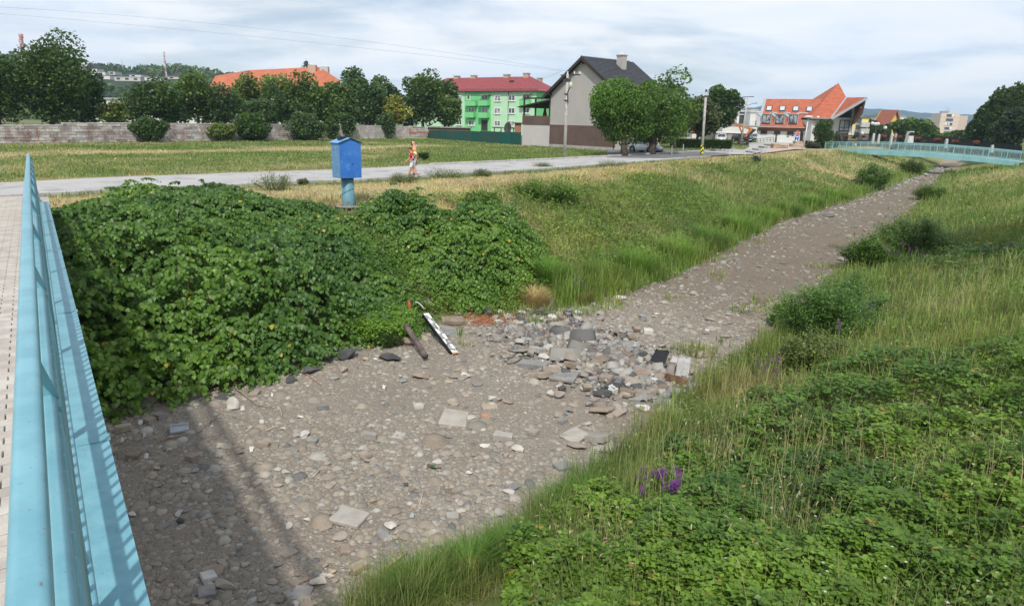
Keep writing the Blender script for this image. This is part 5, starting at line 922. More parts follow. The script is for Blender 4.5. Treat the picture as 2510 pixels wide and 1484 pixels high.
# natural stone blocks by the square
SB = mat('sandstone_block', (.30,.22,.13), (.42,.32,.2), 2, .9, .5, 6, vary=.15); GB = mat('grey_stair_block', (.25,.24,.24), (.36,.35,.34), 3, .9, .4, 8, vary=.15)
def blockthing(name, lab, cat, x0, x1, y0, y1, mt, dep=.9, grp=None, zg=2.58, conv=ZW, k=None):
    a = at(*conv(x0, y1), zg); kk = k or pr(a)[2]; a = atd(*conv(x0, y1), kk); b = atd(*conv(x1, y1), kk); t = atd(*conv(x0, y0), kk); mb = MB(); w_ = b[0]-a[0]; h_ = t[2]-a[2]
    j = lambda: random.uniform(-.05, .05)*w_; mb.add([(a[0]+x*w_+j(), a[1]+y*dep, a[2]+z*h_*(1+j()*.5)) for x in (0, 1) for y in (0, 1) for z in (0, 1)], [(0,1,3,2),(4,6,7,5),(0,4,5,1),(2,3,7,6),(0,2,6,4),(1,5,7,3)]); o = mb.build(name, mt, bevel=.04); return tag(o, lab, cat, grp)
for i, (x0, x1, y0, y1, l) in enumerate([(1395,1440,848,870,'small sandstone block left of the larger ones by the square'),(1440,1520,846,896,'largest brown sandstone block by the paved square'),(1520,1610,858,897,'brown sandstone block right of the largest one'),(1658,1770,846,880,'long low sandstone slab at right of the paved square'),(1690,1780,815,850,'sandstone block behind the low slab near signs')]): blockthing('sandstone_block', l, 'stone block', x0, x1, y0, y1, SB, 1.2, 'stone blocks by the paved square')
for i, (x0, x1, y0, y1, l) in enumerate([(1205,1245,930,953,'dark grey kerb block, lowest step of four at junction'),(1275,1318,902,924,'dark grey kerb block, second step at the junction'),(1338,1380,875,898,'dark grey kerb block, third step at the junction'),(1395,1450,850,868,'dark grey kerb block, top step at the junction')]): blockthing('kerb_block', l, 'stone block', x0, x1, y0, y1, GB, 2.5, 'stepped kerb blocks at the junction', 2.56)
# low things round the parking place
blockthing('concrete_box', 'weathered concrete wall section behind the hedge', 'wall', 435, 610, 775, 840, CONC, .6, None, 2.5); 
tf = empty('tent', atd(*ZW(560, 735), 140), 'small orange and white pointed tent roof behind the linden', 'tent'); mb = MB(); mb.prism([atd(*ZW(515, 732), 140), atd(*ZW(598, 732), 140), atd(*ZW(548, 668), 140)], (.5, 3, .3)); mb.build('roof', mat('tent_orange', (.6,.13,.05), None), tf); mb = MB(); p = atd(*ZW(515, 732), 140); q = atd(*ZW(598, 732), 140); mb.prism([(p[0], p[1], 2.4), (q[0], q[1], 2.4), q, p], (0, 3, 0)); mb.build('side', WHT, tf)
mf = empty('wire_fence', at(*ZW(620, 855), 2.5), 'thin dark wire fence posts on the grass behind the hedge', 'fence')
pa_, pb_ = at(*ZW(330, 850), 2.5), at(*ZW(960, 835), 2.5); FM_ = mat('fence_wire', (.12,.13,.12), None)
for i in range(13): q = pa_*(1-i/12)+pb_*i/12; mb = MB(); mb.tube([q, q+np.array([0, 0, 1.7])], .035, 5); mb.build('post', FM_, mf)
for z in (.3, .8, 1.3, 1.65): mb = MB(); mb.tube([pa_+np.array([0, 0, z]), pb_+np.array([0, 0, z])], .012, 4); mb.build('rail', FM_, mf)
for x, y0, y1, l in ((288,865,968,'thin grey steel post by the road beside white car'),(418,850,922,'thin grey post before left end of hedge')):
    a = at(*ZW(x, y1), 2.56); b = atd(*ZW(x+2, y0), pr(a)[2]); mb = MB(); mb.tube([a, b], .05, 6); tag(mb.build('steel_post', ZINC), l, 'post')
rb2 = ZC(1900, 400, 6.275); blockthing('red_bench', 'low red item under the trees right of white car', 'bench', 1145, 1255, 330, 352, mat('red_paint', (.45,.03,.03), None), .5, None, 2.56, rb2, 84)
# ------------------------------------------------------------------ road bridge beyond with iron railing, stone posts and flower boxes
ib = empty('iron_railing', atd(*ZF(1200, 850), 108), 'black iron railing of the road bridge behind the far footbridge', 'railing'); IR = mat('black_iron', (.018,.02,.02), None, rough=.5)
def ipos(x): # track of the bridge railing
    k = np.interp(x, [150, 2400], [128, 92]); yt = np.interp(x, [150, 800, 1500, 2400], [770, 785, 800, 905]); yb = np.interp(x, [150, 800, 1500, 2400], [842, 850, 885, 960]); return atd(*ZF(x, yt), k), atd(*ZF(x, yb), k)
xs = np.linspace(170, 2380, 140)
for i in range(len(xs)-1):
    a, b = ipos(xs[i]); a2, b2 = ipos(xs[i+1]); mb = MB(); mb.bar(b, a, .03, .03, (0, 1, 0)); mb.bar((b+b2)/2, (a+a2)/2, .03, .03, (0, 1, 0)); mb.bar(b*.75+b2*.25, a*.75+a2*.25, .03, .03, (0, 1, 0)); mb.bar(b*.25+b2*.75, a*.25+a2*.75, .03, .03, (0, 1, 0)); mb.bar(a, a2, .06, .08); mb.bar(b+np.array([0,0,.1]), b2+np.array([0,0,.1]), .05, .05); mb.build('railing_panel', IR, ib)
mb = MB(); top = [ipos(x)[1] for x in np.linspace(150, 2400, 12)]
for a, b in zip(top[:-1], top[1:]): mb.prism([a+np.array([0, .1, 0]), b+np.array([0, .1, 0]), b+np.array([0, .1, -1.1]), a+np.array([0, .1, -1.1])], (.8, 7, 0))
rbr = mb.build('road_bridge', mat('bridge_concrete', (.16,.155,.15), (.24,.23,.22), .5, .9)); tag(rbr, 'grey concrete road bridge crossing behind the far footbridge', 'bridge')
OBM = mat('obelisk_stone', (.42,.42,.41), (.5,.5,.48), 1, .9)
for i, (x, y0, y1, w_) in enumerate([(612,748,840,26),(676,757,840,24),(822,757,850,26),(1468,813,885,30),(2005,885,935,30),(405,870,915,24)]):
    k = np.interp(x, [150, 2400], [126, 90]); a = atd(*ZF(x, y1), k); b = atd(*ZF(x, y0), k); s_ = w_/3.709*.773*k/F/2; mb = MB(); h_ = b[2]-a[2]; c = (a[0], a[1]-.3, a[2])
    mb.add([(c[0]+sx_*s_, c[1]+sy_*s_, a[2]-.5) for sx_, sy_ in ((-1,-1),(1,-1),(1,1),(-1,1))]+[(c[0]+sx_*s_*.75, c[1]+sy_*s_*.75, a[2]+h_*.9) for sx_, sy_ in ((-1,-1),(1,-1),(1,1),(-1,1))]+[(c[0], c[1], a[2]+h_)], [(0,1,5,4),(1,2,6,5),(2,3,7,6),(3,0,4,7),(4,5,8),(5,6,8),(6,7,8),(7,4,8),(3,2,1,0)])
    tag(mb.build('obelisk', OBM), ['grey stone obelisk post, leftmost of the close pair on the bridge', 'grey stone obelisk post, right one of the close pair', 'grey stone obelisk post left of the pedestrian', 'grey stone obelisk post right of the notched pylon', 'short pale stone post far right on the bridge', 'pale pillar seen through left part of far footbridge'][i], 'stone post', 'stone posts along the road bridge')
k = 106; pts = [atd(*ZF(x, y), k) for x, y in ((1028,862),(1062,728),(1085,742),(1108,728),(1098,862))]; o = empty('pylon', pts[0], 'grey notched stone pylon with dark round disc', 'monument'); mb = MB(); mb.prism(pts, (0, .9, 0)); mb.build('shaft', OBM, o); c = atd(*ZF(1078, 768), k); mb = MB(); mb.prism([c+np.array([.42*math.cos(t), -.05, .42*math.sin(t)]) for t in np.linspace(0, 6.28, 17)[:-1]], (0, .1, 0)); mb.build('disc', IR, o)
FLW = mat('orange_flowers', (.42,.07,.03), (.30,.12,.04), 8, .8)
fcs = [(308,782),(395,790),(512,780),(740,785),(935,795),(1150,807),(1370,822),(1588,840),(1830,852)]
for i, (x, y) in enumerate(fcs):
    k = np.interp(x, [150, 2400], [127.5, 91.5]); c = atd(*ZF(x, y), k); w_ = (48 if x < 600 else 72)/3.709*.773*k/F; o = empty('flower_box', c, 'hanging flower box number'.replace(' number', '')+[' before the white building window, leftmost', ' with dark foliage, second from left on railing', ' before the yellow block', ' right of the obelisk pair, orange red', ' right of the pedestrian, orange red', ' right of the notched pylon, orange', ' left of the lone obelisk, orange', ' right of the lone obelisk, orange', ' farthest right on the railing'][i], 'flower box', 'flower boxes hanging on the bridge railing')
    mb = MB(); mb.box(c[0]-w_*.4, c[1]-.3, c[2]-.35, c[0]+w_*.4, c[1], c[2]-.1); mb.build('box', IR, o); n = 150; d = RS.normal(size=(n, 3))*np.array([w_*.24, .2, .11]); colr = (.42,.10,.05) if i != 1 else (.04,.05,.03); scatter(LEAF4[0], LEAF4[1], c[None]+d+np.array([0, -.2, 0]), frames(RS.uniform(0, 6.28, n), RS.uniform(-1, 1, n)), np.full(n, .17), mixc(colr, GA1, (RS.rand(n) < .25)*1.), 'flowers', LEAF, o)
# ------------------------------------------------------------------ blue river gauge cabinet on its pillar
BLUE = mat('blue_paint', (.035,.155,.52), (.05,.19,.57), 1.5, .35, .03, 40, spec=.5, coords='obj', c3=(.08,.26,.62), s3=6); BLUE2 = mat('grey_blue_paint', (.10,.25,.46), (.14,.30,.50), 3, .45, coords='obj', c3=(.3,.42,.55), s3=14)  # second blue is greyer with paler blotches, for side panel and fittings
PIL = mat('pillar_paint', (.09,.22,.28), (.13,.28,.34), 3, .5, .1, 30, coords='obj', c3=(.17,.14,.10), s3=5); BLK = mat('black_sheet', (.02,.02,.022), None, rough=.5); RUST = mat('rust', (.10,.05,.035), (.16,.08,.05), 5, .9, .4, 20)
kb_ = 24.6; base = atd(*ZB(562, 1235), kb_); gz0 = base[2]; top = vtop(*ZB(537, 748), base)
gc = empty('gauge_cabinet', (base[0], base[1], gz0-.4), 'bright blue steel cabinet with pitched roof on a thick blue pillar', 'cabinet')
mb = MB(); mb.tube([base-np.array([0, 0, 1.3]), base, top], .225, 24); mb.build('pillar', PIL, gc, True)
az_ = math.radians(141.5); fnv = np.array([math.sin(az_), math.cos(az_), 0]); fr_ = np.array([-fnv[1], fnv[0], 0]); upv = np.array(top-base); upv /= np.linalg.norm(upv); Mc = frame(top, fr_, upv)   # x to the right seen from outside? checked below
if fr_@R0 < 0: Mc = frame(top, -fr_, upv)
sgn = 1 if (np.array([Mc[0][1], Mc[1][1], Mc[2][1]])@fnv) < 0 else -1
w2, dp, h1, h2 = .41, .36, 1.22, 1.37
def cbx(x0, y0, z0, x1, y1, z1, nm, mt, par=gc, bv=0): mb = MB(); mb.box(x0, y0, z0, x1, y1, z1, Mc); return mb.build(nm, mt, par, bevel=bv)
mb = MB(); pts = [(-w2,h1),(0,h2),(w2,h1),(w2*.97,0),(-w2*.97,0)]; mb.prism([Mc @ Vector((x, -dp, z)) for x, z in pts], (Mc.col[1].xyz)*2*dp); body = mb.build('box', BLUE, gc, bevel=.006)
mb = MB(); mb.prism([Mc @ Vector(q) for q in ((-w2-.004,-dp+.01,.0),(-w2-.004,dp-.01,.0),(-w2-.004,dp-.01,h1-.02),(-w2-.004,-dp+.01,h1-.02))], (Mc.col[0].xyz)*.004); mb.build('side_panel', BLUE2, gc)
for s_ in (-1, 1):
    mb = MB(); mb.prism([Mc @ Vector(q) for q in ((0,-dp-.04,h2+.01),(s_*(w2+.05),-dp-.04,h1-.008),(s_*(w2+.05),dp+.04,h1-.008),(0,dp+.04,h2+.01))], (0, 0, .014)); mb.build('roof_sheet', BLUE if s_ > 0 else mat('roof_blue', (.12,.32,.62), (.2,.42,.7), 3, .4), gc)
    mb = MB(); mb.prism([Mc @ Vector(q) for q in ((0,-dp-.043,h2+.02),(s_*(w2+.05),-dp-.043,h1+.002),(s_*(w2+.05),-dp-.043,h1-.018),(0,-dp-.043,h2))], (Mc.col[1].xyz)*.004); mb.build('roof_edge', BLK, gc)
cbx(-.27, -.12, h2-.07, .05, .12, h2+.06, 'vent_box', BLK); cbx(-w2*.98, -dp*.98, -.012, w2*.98, dp*.98, 0, 'base_plate', BLUE2)
for x, z, r in ((.08,.43+.05,.026),(-.02,.85,.007),(.27,.85,.007),(.0,.43+.05,.006),(.16,.43+.05,.006)):
    mb = MB(); c = Mc @ Vector((x, -dp-.001, z)); d = Mc.col[1].xyz; mb.tube([c, c-d*.004], r, 12); mb.build('hole', BLK, gc)
mb = MB(); mb.box(-w2-.012, -dp*.6, .97, -w2-.004, dp*.75, .99, Mc); h_ = mb.build('handle_bar', BLUE2, gc)
for y in (-dp*.55, dp*.7): mb = MB(); mb.box(-w2-.01, y-.01, .88, -w2-.004, y+.01, .99, Mc); mb.build('hinge', BLUE2, gc)
for y in (-dp*.5, dp*.45): mb = MB(); mb.box(-w2-.008, y-.006, .72, -w2-.004, y+.006, .735, Mc); mb.build('bolt', BLK, gc)
th = np.linspace(2.7, 5.9, 16); P_ = [np.array([base[0]+.238*math.cos(t), base[1]+.238*math.sin(t), 0])+upv*0 for t in th]; z0c = atd(*ZB(455, 1085), kb_)[2]; z1c = atd(*ZB(645, 905), kb_)[2]
mb = MB(); mb.tube([(p[0]+(top[0]-base[0])*((z0c+(z1c-z0c)*i/15)-base[2])/(top[2]-base[2]), p[1], z0c+(z1c-z0c)*i/15) for i, p in enumerate(P_)], .009, 6); mb.build('cable', mat('cable_teal', (.16,.36,.40), None), gc)
# rust marks on the pillar
for (x, y, r) in ((603,1048,.016),(616,985,.012),(480,1105,.01),(600,1150,.01)):
    q = atd(*ZB(x, y), kb_-.22); mb = MB(); mb.ball(q, r, 8, 4, (1, .3, 1.4)); mb.build('rust_spot', mat('red_rust', (.35,.05,.03), None) if r > .015 else RUST, gc)
pf = empty('platform', (base[0], base[1], gz0-.05), 'round weathered plank platform around foot of the blue pillar', 'platform'); PLK = mat('grey_plank', (.22,.20,.18), (.32,.29,.26), 6, .9, .5, 30, vary=.25)
mb = MB(); mb.tube([(base[0]+.76*math.cos(t), base[1]+.76*math.sin(t)*.85, gz0+.0) for t in np.linspace(0, 6.283, 25)], .035, 6, caps=False); mb.build('rim', BLK, pf)
for i in range(9):
    y = -.56+i*.14; hw = math.sqrt(max(.7**2-(y/.85)**2, .02))*.98
    for a, b in (((-hw, -.24) if abs(y) < .26 else (-hw, hw)), ((.24, hw) if abs(y) < .26 else None)) if False else ([(-hw, -.24), (.24, hw)] if abs(y) < .26 else [(-hw, hw)]):
        mb = MB(); mb.box(base[0]+a, base[1]+y-.055, gz0-.0, base[0]+b, base[1]+y+.055, gz0+.03); mb.build('plank', PLK, pf)
# ------------------------------------------------------------------ tilted staff gauge
sgb = at(*ZS(1425, 1215), .08); sgt = atd(*ZS(770, 345), pr(sgb)[2]+1.55); ax = sgt-sgb; Ls = np.linalg.norm(ax); ax /= Ls; rt_ = np.cross(ax, np.array([0, 0, 1.])); rt_ /= np.linalg.norm(rt_); rt_ = rt_ if rt_[0] > 0 else -rt_; nu = np.cross(rt_, ax); nu = nu if nu[2] > 0 else -nu
Ms = Matrix.Identity(4)
for i in range(3): Ms[i][0] = rt_[i]; Ms[i][1] = ax[i]; Ms[i][2] = nu[i]; Ms[i][3] = sgb[i]
sg_ = empty('staff_gauge', sgb, 'white and black water level staff lying slanted on the bank foot', 'gauge'); SWH2 = mat('gauge_white', (.72,.72,.70), (.62,.61,.58), 6, .5, coords='obj'); SBK = mat('gauge_black', (.012,.012,.012), None, rough=.5)
WS = .075; mb = MB(); mb.box(-WS, -.06, -.012, WS, Ls*1.04, 0, Ms); mb.build('board', SWH2, sg_); mb = MB(); mb.box(-WS-.03, -.0, -.10, -WS, Ls*1.04, -.004, Ms); mb.box(-WS+.01, 0, -.10, WS-.01, Ls*1.04, -.012, Ms); mb.build('backing_beam', SBK, sg_)
DM = Ls/7.3; dig = ['8', '9', '1.', '1', '2', '3', '4', '5', '6']
for i in range(7):
    y0 = .06+i*DM; side = 1 if i % 2 else -1
    for j in range(3):
        yy = y0+DM*(.18+j*.3); a, b = (-WS-.001, .02) if side < 0 else (-.02, WS+.001); mb = MB(); mb.box(a, yy, .001, b, yy+DM*.15, .003, Ms); mb.build('mark', SBK, sg_)
    mb = MB(); a, b = ((.0, .02) if side < 0 else (-.02, 0)); mb.box(a, y0+DM*.18, .0035, b, y0+DM*.93, .0055, Ms); mb.build('mark_spine', SBK if i % 3 == 1 else SWH2, sg_)
    text(dig[i], None, DM*.62, SBK, 'numeral', sg_, Ms @ Matrix.Translation((-side*.042, y0+DM*.1, .006)) @ Matrix.Rotation(math.pi/2 if side > 0 else math.pi/2, 4, 'Z'), .001)
mb = MB(); mb.box(-WS, -.075, -.013, WS, .0, .002, Ms); mb.build('rusty_end', mat('rust_end', (.55,.28,.16), (.6,.5,.42), 20, .8), sg_)
# rusty pipe
pa_ = hit(*ZS(255, 600)); pbt = at(*ZS(740, 1335), .12); pa_ = np.array(atd(*ZS(265, 600), pr(pbt)[2]+1.0)); mb = MB(); mb.tube([pa_, (pa_+pbt)/2+np.array([0, 0, .02]), pbt], .068, 16, .068, caps=False); mb.tube([pbt+(pa_-pbt)*.001, pbt+(pa_-pbt)*.12], .056, 14); tag(mb.build('rusty_pipe', mat('rusty_iron', (.085,.06,.055), (.15,.12,.11), 5, .8, .5, 15), None, True), 'rusty dark iron pipe lying beside the slanted staff gauge', 'pipe')
# ------------------------------------------------------------------ stones, slabs, bricks: shapes
def rockmesh(seed, sc=(1, .75, .5), rough=.22, sub=2):
    rs = np.random.RandomState(seed); bm = bmesh.new(); bmesh.ops.create_icosphere(bm, subdivisions=sub, radius=.5); V = np.array([v.co[:] for v in bm.verts]); ph = rs.uniform(0, 6, (5, 3)); fr = rs.uniform(2, 7, (5, 3)); d = sum(np.sin(V@(fr[i])+ph[i, 0]) for i in range(5))/5
    for _ in range(9): n = rs.normal(size=3); n /= np.linalg.norm(n); t = V@n; cut = rs.uniform(.20, .36); V = V-np.maximum(t-cut, 0)[:, None]*n[None]*.96
    V = V*(1+rough*d[:, None])*np.array(sc)[None]
    for v, p in zip(bm.verts, V): v.co = p
    me = bpy.data.meshes.new('rock'); bm.to_mesh(me); bm.free(); return me
def slabmesh(seed, th=.1, n=5, brick=False):
    rs = np.random.RandomState(seed); mb = MB()
    if brick: pts = [(-.5,-.24),(.5,-.24),(.5,.24),(-.5,.24)]; pts = [(x+rs.uniform(-.03,.03), y+rs.uniform(-.02,.02)) for x, y in pts]; th = .32
    else:
        pts = [(-.5,-.38),(.48,-.42),(.5,.36),(-.46,.42)]; pts = [(x+rs.uniform(-.07,.07), y+rs.uniform(-.07,.07)) for x, y in pts]
        if n > 4: i = rs.randint(4); a, b = pts[i], pts[(i+1) % 4]; pts.insert(i+1, ((a[0]+b[0])/2+rs.uniform(-.1,.1), (a[1]+b[1])/2+rs.uniform(-.12,.12)))
    mb.prism([(x, y, 0) for x, y in pts], (0, 0, th)); me = bpy.data.meshes.new('slab'); me.from_pydata(mb.v, [], mb.f); bm = bmesh.new(); bm.from_mesh(me); bmesh.ops.bevel(bm, geom=bm.edges[:], offset=.025, segments=1, affect='EDGES'); bmesh.ops.recalc_face_normals(bm, faces=bm.faces); bm.to_mesh(me); bm.free(); return me
SCOL = {'d': ((.055,.055,.058), (.09,.088,.085)), 'g': ((.20,.195,.185), (.28,.27,.255)), 'b': ((.26,.21,.165), (.34,.285,.23)), 'w': ((.44,.41,.36), (.54,.51,.46)), 'c': ((.31,.285,.25), (.38,.35,.31)), 't': ((.34,.27,.18), (.42,.35,.25)), 'r': ((.28,.155,.11), (.36,.22,.16)), 'o': ((.20,.155,.115), (.28,.22,.17))}
SM = {k: mat('stone_'+n_, *SCOL[k], 4, .9, .6, 25, vary=.14) for k, n_ in zip('dgbwctro', ('dark', 'grey', 'beige', 'white', 'concrete', 'tan', 'reddish', 'brown'))}
MESHES = {}
def piece(kind, col, p, w, d, h, rz, tilt, parent=None, name=None):
    """kind: r rock, l flat rock, s slab, k brick or block"""
    v = random.randrange(6); key = (kind, v, col)
    if key not in MESHES:
        me = rockmesh(v*7+3, (1, .78, .62), .16) if kind == 'r' else rockmesh(v*5+40, (1, .7, .30), .18) if kind == 'l' else slabmesh(v+70, .14) if kind == 's' else slabmesh(v+90, brick=True)
        me.materials.clear(); me.materials.append(SM[col]); me.name = {'r': 'rock', 'l': 'stone', 's': 'slab', 'k': 'brick'}[kind]; MESHES[key] = me
    o = bpy.data.objects.new(name or MESHES[key].name, MESHES[key]); COL.objects.link(o)
    if parent is not None: wparent(o, parent)
    hz = {'r': .62, 'l': .30, 's': .14, 'k': .32}[kind]; dz_ = {'r': .78, 'l': .7, 's': .8, 'k': .48}[kind]
    o.location = [float(q) for q in p]; o.rotation_euler = (tilt*math.sin(rz*3+1), tilt*math.cos(rz*5), rz); o.scale = (w, d/dz_, h/hz); return o
def place(conv, cx, cy, wpx, hpx, kind, col, rz=None, parent=None, name=None, sc=None, lift=0., tilt=.08):
    if conv is Z2: wpx *= 1.18; hpx *= 1.18
    s = {Z1: 2.967, Z2: 2.699, Z3: 2.699, Z4: 2.603}[conv]; u, v = conv(cx, cy+hpx*.25); p = hit(u, v); k = pr(p)[2]; w = wpx/s*.773*k/F
    rng = math.hypot(p[0], p[1]); sinel = max((CZ-p[2])/math.hypot(rng, CZ), .2); hh = hpx/s*.773*k/F
    if kind in 'sl': d = min(hh/sinel*.9, w*1.1); h = w*.13 if kind == 's' else w*.22
    elif kind == 'k': h = min(w*.5, .12); d = max(min((hh-h*.85)/sinel, w*.8), w*.42)
    else: h = hh*.85; d = w*.8
    rz = random.uniform(-.5, .5) if rz is None else rz
    if kind in 'rl': z = p[2]+h*.2
    else: z = p[2]
    return piece(kind, col, (p[0], p[1], z+lift), w, d, h, rz, tilt, parent, name)
# single stones one can point at
SINGLES = [(Z1,300,800,285,190,'r','d','large black boulder under the leaves, left of tan stone','boulder'),(Z1,478,855,74,74,'r','t','round tan stone between two dark boulders','stone'),(Z1,568,858,54,56,'r','w','small whitish stone left of the faceted dark boulder','stone'),(Z1,702,832,225,118,'r','d','faceted dark boulder right of the tan stone','boulder'),(Z1,865,690,140,150,'r','o','brown rounded rock behind the rusty pipe','rock'),
    (Z1,1005,1000,220,100,'r','o','brown black boulder alone on the gravel below the pipe','boulder'),(Z1,1402,1000,124,84,'r','w','white jagged stone on gravel right of brown boulder','stone'),(Z1,1245,1060,112,52,'l','t','flat orange tan stone on the gravel','stone'),(Z1,1300,1385,245,165,'s','c','broken concrete slab in middle of the gravel','slab'),(Z1,1600,1412,92,74,'k','r','reddish brick chunk right of the middle slab','brick'),
    (Z1,1662,1225,114,86,'r','w','pale stone above the reddish brick chunk','stone'),(Z1,1262,590,205,110,'s','g','flat grey stone plate right of the staff gauge','slab'),(Z1,1290,495,205,74,'k','o','long brownish stone block above the grey plate','stone block'),(Z1,1620,402,118,185,'r','d','pointed dark boulder standing at the bank foot','boulder'),(Z1,1698,465,84,104,'r','g','grey boulder leaning right of the pointed dark one','boulder'),(Z1,1742,402,112,64,'r','w','cream stone behind the grey leaning boulder','stone'),
    (Z1,2112,418,170,78,'r','d','wide dark flat boulder at upper edge of rubble','boulder'),(Z4,540,712,318,215,'s','c','large square concrete slab lying alone in the foreground','slab'),(Z4,735,612,98,72,'r','t','orange tan stone just right of the large square slab','stone'),(Z4,330,755,86,66,'k','b','small wedge stone left of the large square slab','stone'),(Z4,290,1265,168,165,'r','w','big whitish rock at bottom edge of gravel','rock'),(Z4,150,1345,160,200,'s','g','grey flat rock left of the big whitish rock','rock'),(Z4,405,1208,94,62,'r','t','small brownish stone right of the big whitish rock','stone'),
    (Z4,195,1460,90,60,'r','t','light brown stone cut by the bottom picture edge','stone'),(Z3,1195,345,185,190,'r','w','cream orange rock at foot of the leaves, near branches','rock'),(Z3,1120,255,120,170,'s','d','dark leaning slab behind the cream orange rock','slab'),(Z3,1850,60,230,110,'r','d','dark rock under the leaves left of black boulder','rock'),(Z3,1690,140,160,80,'r','d','low dark rock under overhanging leaves','rock'),(Z2,120,1400,115,98,'r','w','cream round stone below the rubble, lower left','stone'),(Z2,1225,410,66,44,'k','w','single pale block on the brown gravel beyond the rubble','block'),
    (Z2,1305,252,48,36,'r','w','small pale stone on the far brown gravel','stone'),(Z2,1175,270,50,50,'r','g','small grey stone near the small pale one','stone'),(Z2,995,108,110,50,'l','w','long pale stone at the grass edge beyond rubble','stone'),(Z2,620,232,90,44,'l','w','pale oblong stone at upper left of rubble','stone'),(Z1,1810,0,1,1,None,None,None,None)]
for q in SINGLES:
    if q[5] is None: continue
    nm = q[8].replace(' ', '_'); o = place(q[0], q[1], q[2], q[3], q[4], q[5], q[6], name=nm, rz=-.0 if q[5] in 'sk' else None); tag(o, q[7], q[8].split()[-1])
    if q[7].startswith('large square'): o.rotation_euler = (0, .02, -.28+math.radians(0)); o.scale = (.50, .40/.8, .065/.14)
    if q[7].startswith('long brownish'): o.rotation_euler = (.1, .03, .22)
# the rubble heap
rc = hit(*Z2(900, 780)); rh = empty('rubble_heap', rc, 'heap of broken bricks, concrete pieces and rocks dumped on the river bed', 'rubble')
RUB = [(600,450,195,125,'s','c'),(725,445,125,92,'s','c'),(840,450,100,60,'s','b'),(320,300,90,54,'r','w'),(412,290,95,52,'r','w'),(375,550,100,82,'r','w'),(340,633,102,72,'r','w'),(1057,532,92,62,'k','g'),(920,573,135,64,'r','w'),(1180,620,210,120,'r','d'),(950,637,114,50,'k','g'),(1048,635,84,54,'k','o'),(1022,690,114,74,'k','g'),(840,648,60,60,'k','o'),(250,695,210,62,'k','g'),(385,760,114,60,'k','o'),(315,785,122,84,'k','b'),(515,775,180,130,'s','g'),(435,708,84,62,'s','b'),(580,710,104,84,'k','o'),(1150,790,165,100,'k','o'),(1300,715,225,105,'r','d'),
    (1545,740,155,84,'r','b'),(1275,822,84,94,'r','w'),(1600,872,180,115,'r','g'),(940,880,124,92,'k','d'),(870,820,94,74,'k','o'),(990,830,84,60,'k','g'),(840,930,120,72,'s','d'),(1055,935,124,48,'k','o'),(1195,945,134,62,'s','b'),(1280,912,104,84,'k','o'),(1470,945,124,84,'k','g'),(1385,975,84,74,'k','g'),(1365,912,114,62,'r','w'),(1135,995,235,42,'l','g'),(1165,1045,155,62,'l','w'),(1450,1025,134,84,'r','g'),(1575,1035,94,94,'s','g'),(1500,1105,114,84,'r','w'),(1340,1110,84,60,'k','b'),(1400,1185,114,80,'s','b'),(1490,1180,84,64,'s','b'),(835,1085,144,62,'s','b'),(960,1100,114,45,'s','b'),(720,1030,84,54,'r','g'),(565,1080,74,50,'r','g'),(395,942,64,94,'r','w'),(475,950,104,94,'r','b'),(480,882,94,62,'r','w'),
    (600,1285,144,104,'s','c'),(800,1310,155,112,'k','c'),(905,1378,195,134,'s','c'),(460,1110,64,64,'s','b'),(870,758,84,52,'r','w'),(770,570,80,50,'k','o'),(1095,725,70,46,'k','b'),(690,560,90,60,'r','b'),(560,600,120,60,'l','g'),(480,650,140,64,'r','g'),(150,580,110,50,'s','c'),(280,580,100,56,'k','c'),(660,655,70,50,'k','w'),(750,785,60,50,'k','r'),(640,640,80,44,'s','b'),(700,690,90,50,'r','g'),(760,640,90,44,'r','w'),(445,480,100,50,'k','o'),(300,505,90,50,'r','b'),(180,490,84,40,'k','g'),(110,330,80,60,'r','t'),(90,435,70,50,'r','b'),(280,370,70,60,'r','g'),(250,430,90,50,'r','g'),(230,240,90,60,'l','d'),(150,240,80,50,'r','w'),(280,330,110,50,'r','d'),(650,770,60,60,'k','g'),(590,765,44,34,'k','t'),(710,1180,0,0,'',''),(1000,600,70,44,'r','b'),(1110,670,70,44,'r','g'),(1210,690,90,60,'r','w'),(1420,840,50,90,'k','w'),(1370,830,40,90,'k','o'),(1330,830,50,80,'k','d'),(1610,960,60,44,'r','d'),(1650,1060,90,60,'r','g'),(1560,1180,60,44,'k','g'),(905,745,60,40,'k','g'),(960,770,90,50,'k','b'),(1080,750,60,60,'r','b'),(785,520,0,0,'','')]
for q in RUB:
    if q[4]: place(Z2, *q[:4], q[4], q[5], None if q[4] in 'rl' else random.choice([-.6,-.35,.1,.4,.7,-.9]), rh, lift=random.uniform(.0, .05), tilt=.22)
for i in range(235):                          # smaller broken bits filling the heap
    x = random.gauss(900, 400); y = 330+(x-200)*.45+random.gauss(0, 150)
    if not (120 < x < 1700 and 240 < y < 1130) or sum(1 for c_ in rh.children) > 292: continue
    k_ = random.choice('kkkksssl'); s_ = random.uniform(26, 66); place(Z2, x, y, s_, s_*.7, k_, random.choice('gggdgobcdg'), None, rh, lift=random.uniform(0, .08), tilt=.4)
WHP = mat('crumpled_panel', (.30,.29,.275), (.42,.40,.38), 3, .8, .5, 8)
